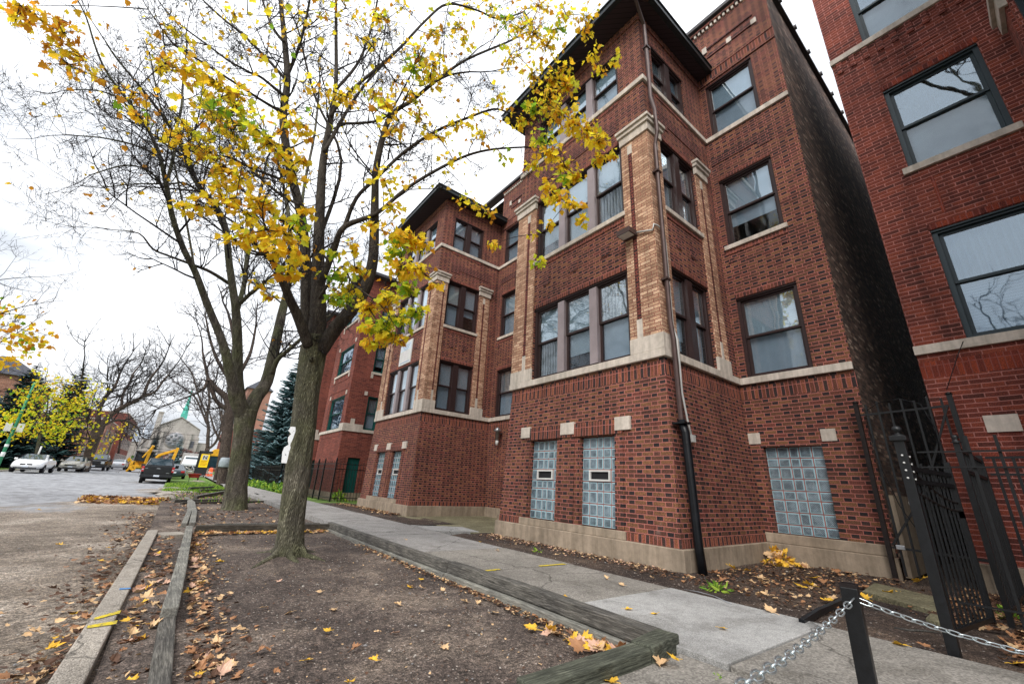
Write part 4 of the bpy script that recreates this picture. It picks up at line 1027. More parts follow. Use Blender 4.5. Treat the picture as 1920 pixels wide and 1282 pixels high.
# ---------------------------------------------------------------- iron gate, fences, chain
def picket(q, x, y, z0, z1, w=.018): q.box(x-w/2, y-w/2, z0, x+w/2, y+w/2, z1)
gp = (4.80, .745)
T = thing('gate_post', 'square black iron gate post with ball finial and rows of white bolts', 'gate post', (gp[0], gp[1], 0))
q = MB(); q.box(gp[0]-.035, gp[1]-.035, -.1, gp[0]+.035, gp[1]+.035, 1.55); q.box(gp[0]-.055, gp[1]-.055, 1.52, gp[0]+.055, gp[1]+.055, 1.56); q.build('post', M['iron'], T, bevel=.004)
q = MB(); q.lathe((gp[0], gp[1], 1.56), [(.05, 0), (.035, .015), (.018, .022), (.018, .03), (.033, .045), (.036, .06), (.03, .078), (.012, .09)], 16); q.build('finial', M['iron'], T)
for i, h in enumerate((1.40, 1.34, 1.28, 1.22)):
    for s in (0, 1):
        q = MB()
        if s: q.lathe((gp[0]-.036, gp[1]+.0, h), [(.008, -.006), (.008, 0)], 8, 0, 'x')
        else: q.lathe((gp[0]+.01, gp[1]-.042, h-.01), [(.008, 0), (.008, .008)], 8, 0, 'y')
        q.build('bolt', M['white'], T)
# the leaf standing open towards the building
g0 = Vector((4.88, .74, 0)); g1 = Vector((5.85, .61, 0)); dv = (g1-g0)
T = thing('iron_gate', 'narrow black iron gate leaf standing open behind the gate post', 'gate', g0)
q = MB()
for h in (.12, 1.30, 1.20): q.bar(g0+Vector((0, 0, h)), g1+Vector((0, 0, h)), .03, .035)
q.bar(g0+Vector((0, 0, .1)), g0+Vector((0, 0, 1.32)), .035); q.bar(g1+Vector((0, 0, .1)), g1+Vector((0, 0, 1.42)), .04)
q.build('gate_frame', M['iron'], T)
for i in range(1, 10):
    q = MB(); p = g0+dv*(i/10); picket(q, p.x, p.y, .12, 1.36 if i % 2 else 1.30, .014); q.build('picket', M['iron'], T)
q = MB()
for (ha, hb) in ((1.30, 1.05), (1.12, .98)):
    pts = []
    for i in range(9):
        t = i/8; pts.append(g0+dv*t+Vector((0, 0, ha+(hb-ha)*math.sin(t*math.pi/2))))
    q.tube(pts, .010, 5)
q.build('brace', M['rust'], T)
q = MB(); p = g1+Vector((0, 0, .95)); q.box(p.x-.02, p.y-.02, p.z-.03, p.x+.02, p.y+.02, p.z+.03); q.build('latch', M['galv'], T)
# solid dark leaf and post behind
T = thing('iron_gate', 'dense black gate leaf folded back against the side passage', 'gate', (6.6, .3, 0))
a = Vector((6.05, .52, 0)); b = Vector((7.6, .50, 0))
q = MB()
for h in (.15, 1.35, 1.55): q.bar(a+Vector((0, 0, h)), b+Vector((0, 0, h)), .03, .035)
q.bar(a+Vector((0, 0, .05)), a+Vector((0, 0, 1.62)), .042); q.bar(b+Vector((0, 0, .05)), b+Vector((0, 0, 1.62)), .05)
q.lathe((a.x, a.y, 1.62), [(.045, 0), (.03, .012), (.015, .03), (.03, .05), (.02, .075)], 12)
q.build('gate_frame', M['iron'], T)
for i in range(1, 9):
    q = MB(); p = a+(b-a)*(i/9); picket(q, p.x, p.y, .15, 1.55, .015); q.build('picket', M['iron'], T)
# fence on the pavement line running to the right
T = thing('iron_fence', 'black iron picket fence running right from the gate post along the pavement', 'fence', (4.85, 0, 0))
for h in (1.43, 1.31, .34): q = MB(); q.bar((4.86, .66, h), (4.86, -2.4, h), .03, .012); q.build('rail', M['iron'], T)
for i in range(16):
    y = .36-.155*i; q = MB(); picket(q, 4.875, y, -.02, 1.55, .019); q.build('picket', M['iron'], T)
q = MB(); picket(q, 4.88, -.75, -.1, 1.6, .06); q.build('post', M['iron'], T)
T = thing('iron_fence', 'second black iron fence panel set back beyond the open gate', 'fence', (6.6, 0, 0))
for h in (1.50, 1.34, .32): q = MB(); q.bar((6.4, .38, h), (6.4, -2.2, h), .03, .02); q.build('rail', M['iron'], T)
for i in range(14):
    y = .33-.13*i; q = MB(); picket(q, 6.4, y, .05, 1.5, .022); q.build('picket', M['iron'], T)
q = MB(); picket(q, 6.4, .0, -.1, 1.75, .05); q.build('post', M['iron'], T)
# tall passage fence between the buildings
T = thing('passage_fence', 'tall black iron fence with X bracing closing the gap between the two brick buildings', 'fence', (8.6, 1.2, 0))
for (y, lb) in ((1.755, 0), (.665, 1)):
    q = MB(); picket(q, 8.58, y, -.12, 2.56, .058); q.lathe((8.58, y, 2.56), [(.045, 0), (.03, .03), (.01, .04)], 8); q.build('post', M['rust'] if lb == 0 else M['iron'], T)
q = MB(); q.bar((8.58, 1.72, 2.36), (8.58, .70, 2.40), .03, .03); q.build('rail', M['iron'], T)
q = MB(); q.bar((8.58, 1.72, .42), (8.58, .70, .38), .03, .03); q.build('rail', M['iron'], T)
for i in range(7):
    y = 1.63-.145*i; q = MB(); picket(q, 8.58, y, .05, 2.52+.04*(i % 2), .026); q.build('picket', M['iron'], T)
q = MB(); q.bar((8.56, 1.70, .45), (8.56, 1.12, 1.32), .026); q.bar((8.56, .72, 2.38), (8.56, 1.05, 1.55), .026); q.build('brace', M['iron'], T)
q = MB(); q.box(8.52, 1.56, .40, 8.56, 1.66, .46); q.build('latch', M['galv'], T, bevel=.006)
q = MB(); pts = [(8.52, 1.62, 2.42), (8.50, 1.45, 2.52), (8.50, 1.2, 2.56), (8.50, .98, 2.45), (8.50, .9, 2.1), (8.5, .92, 1.7)]; q.tube(pts, .006, 5)
q.tube([(8.52, 1.66, 2.1), (8.5, 1.6, 1.5), (8.5, 1.5, 1.0), (8.5, 1.38, .7), (8.5, 1.3, .5)], .006, 5)
props(q.build('loose_wire', M['blackpipe']), 'loose grey wires tangled on the tall passage fence', 'wire')
p = at(1713, 948, x=8.5); q = MB(); q.hexa([(8.5, p.y-.05, p.z-.12), (8.51, p.y-.05, p.z-.12), (8.51, p.y+.02, p.z-.10), (8.5, p.y+.02, p.z-.10), (8.5, p.y-.02, p.z+.04), (8.51, p.y-.02, p.z+.04), (8.51, p.y+.05, p.z+.05), (8.5, p.y+.05, p.z+.05)])
props(q.build('white_tag', M['white']), 'small white tag tied to the passage fence', 'tag')
# chain post and chain
pp = (2.62, .715)
T = thing('chain_post', 'short square black steel post with a rusty open top holding the chain', 'post', (*pp, 0), R(8))
q = MB(); h = .033
q.box(-h, -h, -.1, h, h, .63); q.build('tube', M['iron'], T, bevel=.004, local=True)
q = MB()
for (a, b, c, e) in ((-h, -h, h, -h+.006), (-h, h-.006, h, h), (-h, -h+.006, -h+.006, h-.006), (h-.006, -h+.006, h, h-.006)): q.box(a, b, .63, c, e, .645)
q.build('rim', M['rust'], T, local=True)
def chain(pts, label, link=.058, wd=.026, th=.0036, wide=1):
    q = MB(); P = [Vector(p) for p in pts]; seg = [(P[i+1]-P[i]).length for i in range(len(P)-1)]; L = sum(seg)
    def pos(s):
        for i, l in enumerate(seg):
            if s <= l or i == len(seg)-1: return P[i].lerp(P[i+1], s/l)
            s -= l
    s = 0; i = 0; st = link*.80
    while s < L-link:
        a = pos(s); b = pos(s+link); c = (a+b)/2; d = (b-a).normalized(); up = Vector((0, 0, 1)); r = d.cross(up).normalized(); uu = r.cross(d)
        ang = R(38) if i % 2 else R(-50); sd = r*math.cos(ang)+uu*math.sin(ang)
        loop = []
        for k_ in range(14):
            t = 2*math.pi*k_/14; ex = math.copysign(abs(math.cos(t))**.7, math.cos(t))*link/2; ey = math.sin(t)*wd/2
            loop.append(c+d*ex+sd*ey)
        loop.append(loop[0]); loop.append(loop[1])
        q.tube(loop, th, 6, cap=False)
        s += st; i += 1
    return props(q.build('steel_chain', M['chain']), label, 'chain')
M['chain'] = plain('bright_galvanised_chain', S_(196, 206, 210), .28, .85, .15, 30)
L_ = [at(1600, 1123, y=.70)]+[at(u, v, y=.70-.05*i) for i, (u, v) in enumerate(((1563, 1160), (1513, 1203), (1467, 1237), (1400, 1279), (1300, 1340), (1180, 1410)))]
Rr = [at(1601, 1121, x=2.60)]+[at(u, v, x=2.62+.10*i) for i, (u, v) in enumerate(((1640, 1136), (1680, 1151), (1730, 1168), (1780, 1184), (1847, 1203), (1925, 1225), (2020, 1240)))]
chain(L_, 'steel chain hanging from the short post down towards the lower left', .072, .024, .0032)
chain(Rr, 'steel chain of longer links running from the short post to the right', .066, .021, .0031)

# black fence in front of the green-framed building and on along the pavement
def run_fence(label, pts, h, step, posts, sp=.016, z0=-.03):
    T = thing('iron_fence', label, 'fence', (pts[0][0], pts[0][1], 0))
    q = MB()
    for (a, b) in zip(pts, pts[1:]):
        for z in (h-.06, h-.28, .12): q.bar((a[0], a[1], z), (b[0], b[1], z), .025, .03)
    q.build('rail', M['iron'], T)
    q = MB(); cnt = 0
    for (a, b) in zip(pts, pts[1:]):
        A_, B_ = Vector((*a, 0)), Vector((*b, 0)); n = int((B_-A_).length/step)
        for i in range(n):
            p = A_+(B_-A_)*(i+.5)/n; picket(q, p.x, p.y, z0, h+.07*(i % 2 == 0), sp); cnt += 1
    props(q.build('pickets', M['iron'], T), kind='stuff')
    for (x, y) in posts:
        q = MB(); picket(q, x, y, -.1, h+.14, .06); q.lathe((x, y, h+.14), [(.035, 0), (.02, .02), (.028, .045), (.01, .07)], 8); q.build('post', M['iron'], T)
run_fence('black iron fence with a gate before the green-framed building', [(8.2, 19.6), (5.6, 19.6), (5.55, 20.6), (5.55, 21.7), (5.55, 23.2), (5.55, 30.5)], 1.6, .125, [(7.0, 19.6), (5.6, 19.6), (5.55, 21.2), (5.55, 22.3), (5.55, 26), (5.55, 30.5)])
run_fence('black iron fence with weeds at its foot below the blue spruce', [(5.5, 31.2), (5.5, 52)], 1.5, .16, [(5.5, 31.2), (5.5, 35), (5.5, 39), (5.5, 43), (5.5, 47), (5.5, 52)])
# dark board fence by the sedans on the left
T = thing('board_fence', 'dark wooden board fence behind the white sedans', 'fence', (-13.5, 50, 0))
q = MB()
a = Vector((-13.6, 40, 0)); b = Vector((-12.5, 84, 0)); n = 190
for i in range(n):
    p = a.lerp(b, i/n); q.box(p.x-.015, p.y, 0, p.x+.015, p.y+.21, 1.85+rise(p.y)+.03*((i*7) % 3))
q.build('boards', plain('dark_fence_boards', S_(40, 40, 46), .8, 0, .25, 3), T)
q = MB()
for z in (.4, 1.5): q.bar(a+Vector((-.04, 0, z)), b+Vector((-.04, 0, z+.4)), .06, .09)
q.build('rail', M['frame'], T)
# ---------------------------------------------------------------- bark, leaves
def bark(name, c0, c1, c2, green=None, sc=9, bump=.03, stretch=.16):
    k = NT(name, .95, .2); o = k.obj()
    v = k.scale(o, (1, 1, stretch))
    a = k.noise(v, sc, 6, .7, 1.2); b = k.noise(o, 1.3, 4, .6); d = k.noise(k.scale(o, (1, 1, .45)), sc*4, 4, .7)
    vo = k.n('TexVoronoi', {'Vector': k.scale(o, (1, 1, stretch*1.3)), 'Scale': sc*5.2}, feature='DISTANCE_TO_EDGE').outputs[0]
    c = k.ramp(a, [(.32, c0), (.5, c1), (.7, c2)])
    if green: c = k.mix(k.ramp(b, [(.38, (0, 0, 0)), (.62, (.75, .75, .75))]), c, k.mix(1.0, c, green, 'MULTIPLY'))
    c = k.mix(.75, c, k.mix(1.0, c, k.ramp(vo, [(0, (.4, .4, .4)), (.22, (1.12, 1.12, 1.12))]), 'MULTIPLY'))
    k.base(c); k.bump(k.m('ADD', k.m('MULTIPLY', vo, 1.6), k.m('MULTIPLY', d, .5)), bump); return k.mat
M['bark1'] = bark('mossy_maple_bark', S_(72, 68, 62), S_(108, 104, 92), S_(150, 144, 130), (.9, 1.02, .70), 9)
M['bark2'] = bark('dark_maple_bark', S_(70, 64, 60), S_(104, 98, 90), S_(142, 134, 124), (.85, 1.05, .6), 9)
M['barkl'] = bark('smooth_backlit_limb_bark', S_(50, 45, 43), S_(72, 66, 61), S_(98, 92, 84), None, 9, .012)  # young limb bark, darkened further so the colour carries backlit underside shade
M['bark3'] = bark('scaly_brown_bark', S_(60, 52, 50), S_(96, 84, 78), S_(132, 118, 108), None, 7, .04, .5)
M['twig'] = plain('dark_twig_bark', S_(40, 36, 36), .9, 0, .25, 8)
M['twigfar'] = plain('grey_brown_twig_bark', S_(66, 60, 60), .9, 0, .2, 3)

def leafmat(name, c, var=.22, tr=.62, sc=5):
    k = NT(name, .6, .25); t = k.t; o = k.obj()
    nn = k.noise(o, sc, 3, .6)
    cc = k.ramp(nn, [(.3, tuple(q*(1-var) for q in c)), (.55, c), (.72, tuple(min(1, q*(1+var)) for q in c))])
    k.base(cc)
    trn = k.n('BsdfTranslucent', {0: cc}); mxs = k.n('MixShader', {0: tr, 1: k.p.outputs[0], 2: trn.outputs[0]})
    t.links.new(mxs.outputs[0], k.out.inputs[0]); return k.mat
LEAF = [leafmat('lemon_yellow_leaf', S_(250, 228, 60), .15), leafmat('golden_leaf', S_(246, 202, 54), .2), leafmat('yellow_green_leaf', S_(214, 220, 60)), leafmat('fresh_green_leaf', S_(140, 186, 56)), leafmat('brown_gold_leaf', S_(214, 150, 44))]
FALL = [leafmat('tan_fallen_leaf', S_(214, 180, 138), .3, .1, 14), leafmat('orange_brown_fallen_leaf', S_(164, 120, 86), .3, .1, 14), leafmat('yellow_fallen_leaf', S_(226, 180, 64), .25, .1, 14), leafmat('dark_brown_fallen_leaf', S_(88, 64, 50), .35, .05, 14), leafmat('pale_pink_fallen_leaf', S_(206, 168, 146), .3, .1, 14)]
# one half of a maple leaf outline, base at origin, tip at (0, 1)
HALF = [(0, 0), (.20, -.06), (.16, .10), (.46, .10), (.42, .20), (.56, .34), (.36, .38), (.30, .46), (.34, .70), (.20, .66), (.14, .78), (0, 1.0)]
HALFS = [(0, 0), (.22, .0), (.50, .16), (.34, .36), (.34, .66), (.14, .74), (0, 1.0)]
def leaf(q, p, ax, nr, s, m, fold=.35, curl=.0, half=HALF, rr=None):
    ax = ax.normalized(); sd = ax.cross(nr)
    if sd.length < 1e-4: sd = ax.orthogonal()
    sd.normalize(); nr = sd.cross(ax)
    for sg in (1, -1):
        vs = []
        for (a, b) in half:
            hgt = abs(a)*fold+curl*(b*b*.6+a*a*1.6)
            if rr: hgt += rr.uniform(-.06, .06)*(1 if a else 0)
            vs.append(p+(sd*(a*sg)+ax*b+nr*hgt)*s)
        q.add(vs, [tuple(range(len(half)))], m)

def rdir(r): 
    while True:
        v = Vector((r.uniform(-1, 1), r.uniform(-1, 1), r.uniform(-1, 1)))
        if .05 < v.length < 1: return v.normalized()

def twig(q, p, d, L, r, lev, rg, tips, up=.12, n=None, kids=(5, 4, 3), spread=.75, buds=False):
    ns = 4 if lev else 3
    pts = [p.copy()]; dd = d.normalized()
    for i in range(ns):
        dd = (dd+rdir(rg)*.22+Vector((0, 0, up))).normalized(); pts.append(pts[-1]+dd*L/ns)
    rad = [r*(1-.75*i/ns) for i in range(ns+1)]
    q.tube(pts, rad, n or (5 if r > .02 else (4 if r > .008 else 3)), cap=False)
    tips.append((pts[-1], dd, lev))
    if lev <= 0: return
    for c in range(kids[min(lev, len(kids))-1]):
        t = rg.uniform(.22, .97)*ns; i = min(int(t), ns-1); pp = pts[i].lerp(pts[i+1], t-i)
        ld = (pts[i+1]-pts[i]).normalized(); sdv = rdir(rg); sdv = (sdv-ld*sdv.dot(ld)).normalized()
        nd = (ld*(1-spread*.45)+sdv*spread).normalized()
        twig(q, pp, nd, L*rg.uniform(.38, .62), max(.0040, r*.55), lev-1, rg, tips, up, None, kids, spread)

def px2m(u, v, y):
    c = Vector((u-960, 641-v, -FOC)); p = at(u, v, y=y)
    dep = (p-CAMP).length/ c.length*FOC
    return p, dep/FOC*(FOC/c.length)**.9, c.length/FOC

def limb(pts, ys, smooth=3):
    """pixel polyline (u, v, width px) -> world points and radii, y interpolated"""
    out = []; n = len(pts)
    for i, (u, v, w) in enumerate(pts):
        y = ys[0]+(ys[1]-ys[0])*i/max(1, n-1); p, m, _ = px2m(u, v, y)
        out.append((p, max(.004, w/2*m)))
    res = []
    for i in range(len(out)-1):
        p0 = out[max(0, i-1)][0]; p1, r1 = out[i]; p2, r2 = out[i+1]; p3 = out[min(len(out)-1, i+2)][0]
        for k_ in range(smooth):
            t = k_/smooth
            a = .5*((2*p1)+(p2-p0)*t+(2*p0-5*p1+4*p2-p3)*t*t+(3*p1-p0-3*p2+p3)*t**3)
            res.append((a, r1+(r2-r1)*t))
    res.append(out[-1]); return [a for a, b in res], [b for a, b in res]

def tube_knobbly(q, P, Rd, n, m=0, amp=.07, seed=0):
    q.tube(P, Rd, n, m, cap=True, rg=lambda i, k_: amp*noise.noise(Vector((math.cos(2*math.pi*k_/n)*1.3+seed, math.sin(2*math.pi*k_/n)*1.3, i*.35))))

def spawn(q, P, Rd, num, L, lev, rg, tips, start=.15, up=.1, spread=.8, kids=(3, 4, 5), rs=.42):
    for c in range(num):
        t = rg.uniform(start, .99)*(len(P)-1); i = min(int(t), len(P)-2); p = P[i].lerp(P[i+1], t-i); r = Rd[i]
        ld = (P[i+1]-P[i]).normalized(); sdv = rdir(rg); sdv = (sdv-ld*sdv.dot(ld)).normalized()
        nd = (ld*.6+sdv*spread).normalized()
        twig(q, p, nd, L*rg.uniform(.6, 1.15), max(.007, min(r*rs, L*.016)), lev, rg, tips, up, None, kids, spread)
    # leading shoot
    d = (P[-1]-P[-2]).normalized()
    twig(q, P[-1], d, L, Rd[-1], lev, rg, tips, up, None, kids, spread)

# ---------------------------------------------------------------- big leafy maple
rg = random.Random(11)
base = at(541, 1040, z=-.10); by = base.y
T1 = thing('maple_tree', 'large mossy maple with scattered yellow leaves in the near timber-edged bed', 'tree', (base.x, base.y, -.12))
q = MB()
tp = [(540, 1052, 80), (541, 1036, 74), (545, 1000, 66), (551, 940, 62), (560, 870, 61), (569, 800, 60), (577, 730, 58), (583, 690, 58), (588, 655, 60), (590, 630, 50)]
P, Rd = limb(tp, (by, by), 4)
q2 = MB(); 
n = 26
def flare(i, k_):
    f = .07*noise.noise(Vector((math.cos(2*math.pi*k_/n)*1.4, math.sin(2*math.pi*k_/n)*1.4, i*.2)))
    if i < 7: f += (1-i/7)**2*.22*max(0, math.sin(k_*2*math.pi/n*4+1))
    return f+.018*math.sin(k_*2*math.pi/n*9+i*.25)
Rd = [r_*(.99-.17*min(1, i_/10)) for i_, r_ in enumerate(Rd)]
q2.tube(P, Rd, n, 0, rg=flare)
rr_ = random.Random(4)
for a_ in (.3, 1.5, 2.6, 3.7, 4.6, 5.5):
    c_ = Vector((base.x, base.y, 0)); d_ = Vector((math.cos(a_), math.sin(a_), 0)); s_ = Vector((-d_.y, d_.x, 0))*rr_.uniform(-.12, .12); L_ = rr_.uniform(.5, .95)
    q2.tube([c_+d_*.10+Vector((0, 0, .02)), c_+d_*.25+Vector((0, 0, -.095)), c_+d_*(.25+L_*.3)+s_+Vector((0, 0, -.12)), c_+d_*(.25+L_*.7)+s_*2+Vector((0, 0, -.2))], [.09, .05, .03, .012], 8)
LIMBS = [
 ([(591, 655, 44), (596, 600, 38), (597, 540, 32), (597, 487, 28), (600, 394, 22), (606, 300, 18), (622, 212, 13), (630, 150, 10), (630, 60, 9), (630, -60, 6)], (by, by+.6)),
 ([(582, 650, 30), (575, 600, 27), (574, 520, 26), (571, 456, 23), (562, 390, 22), (544, 316, 22), (531, 225, 19), (539, 150, 17), (533, 70, 15), (526, 0, 11), (520, -90, 7)], (by+.2, by+1.3)),
 ([(580, 650, 28), (558, 592, 23), (543, 560, 21), (531, 530, 19), (515, 495, 16), (490, 470, 11), (455, 430, 7), (420, 405, 4)], (by-.1, by-.9)),
 ([(600, 660, 34), (628, 617, 31), (655, 585, 31), (678, 553, 28), (692, 520, 26), (700, 480, 23), (702, 430, 21), (703, 370, 18), (706, 312, 16), (720, 250, 14), (737, 212, 11), (775, 187, 9), (820, 150, 8), (875, 112, 6), (950, 80, 5), (985, 62, 4)], (by-.1, by-1.3)),
 ([(600, 530, 18), (609, 512, 17), (628, 462, 15), (646, 425, 13), (706, 400, 10), (759, 356, 8), (817, 320, 7), (875, 292, 6), (925, 280, 5), (985, 276, 4)], (by-.1, by-1.5)),
 ([(644, 430, 10), (668, 372, 9), (706, 334, 8), (762, 282, 7), (820, 245, 6.5), (875, 222, 6), (925, 205, 5), (952, 211, 4)], (by-.3, by-1.8)),
 ([(620, 220, 9), (635, 195, 9), (670, 160, 8), (705, 130, 8), (750, 90, 7), (800, 37, 6), (840, 8, 6), (895, 20, 5), (932, 35, 4.5), (975, 26, 3.5)], (by+.3, by-.9)),
 ([(630, 168, 8), (667, 125, 7), (685, 87, 6), (702, 32, 6), (712, -30, 4)], (by+.4, by+.9)),
 ([(608, 285, 9), (637, 232, 9), (662, 190, 7), (692, 150, 6), (740, 100, 4)], (by+.1, by+1.2)),
 ([(530, 212, 9), (485, 185, 7), (455, 165, 6.5), (400, 130, 6), (355, 102, 5.5), (325, 82, 5), (305, 57, 4), (278, 18, 3)], (by+.6, by-.6)),
 ([(534, 182, 9), (492, 147, 7), (470, 137, 6), (430, 115, 5.5), (392, 87, 5), (330, 40, 4), (292, -4, 3)], (by+.8, by+.4)),
 ([(536, 150, 9), (500, 110, 8), (455, 65, 7), (420, 37, 6), (380, 0, 5), (350, -40, 3)], (by+.8, by+1.6)),
 ([(548, 345, 9), (510, 330, 7), (475, 317, 6), (430, 295, 5), (390, 292, 4), (350, 282, 3)], (by+.2, by-1.1)),
 ([(566, 440, 9), (521, 409, 7.5), (475, 372, 6), (431, 340, 5), (395, 318, 4)], (by+.1, by-1.0)),
 ([(562, 385, 8), (518, 359, 7), (462, 309, 5), (430, 270, 4)], (by+.1, by+1.1)),
 ([(533, 80, 9), (510, 50, 7), (492, 0, 6), (480, -50, 4)], (by+1.0, by+2)),
 ([(540, 140, 9), (560, 90, 8), (575, 30, 7), (588, -40, 5)], (by+1.0, by+.2)),
 ([(598, 450, 10), (640, 300, 7), (590, 180, 6), (560, 60, 5)], (by+.3, by+2.2)),
 ([(640, 232, 7), (690, 230, 6), (725, 218, 5), (750, 180, 4)], (by, by-.8)),
 ([(775, 187, 6), (800, 165, 5.5), (840, 142, 5), (880, 135, 4)], (by-.9, by-2.0)),
 ([(598, 560, 8), (640, 500, 6), (660, 530, 4), (700, 560, 3)], (by-.2, by-1.5)),
]
tips = []; LP = []; q3 = MB()
for i, (pts, ys) in enumerate(LIMBS):
    P, Rd = limb(pts, ys, 4); LP.append((P, Rd))
    tube_knobbly(q3, P, [r_*(.86 if k_ else .8) for k_, r_ in enumerate(Rd)], 14 if i < 4 else 8, 0, .06, i)
    spawn(q, P, Rd, (11, 13, 9, 12)[i] if i < 4 else 9, 1.25 if i < 4 else .95, 3 if i not in (2,) else 2, rg, tips, start=.3 if i < 4 else .12, up=.10, kids=(4, 4, 4))
for (u, v, s) in ((594, 632, .035), (586, 672, .03), (548, 505, .02)):   # pruned knots
    p, m, _ = px2m(u, v, by-.27); q2.lathe((p.x, p.y+.03, p.z), [(s*1.3, 0.05), (s*1.15, -.02), (s*.8, -.045), (s*.45, -.03), (s*.3, .02)], 12, 0, 'y')
trunk1 = q2.build('trunk', M['bark1'], T1); q3.build('limbs', M['barkl'], T1)
q.build('branches', M['twig'], T1)
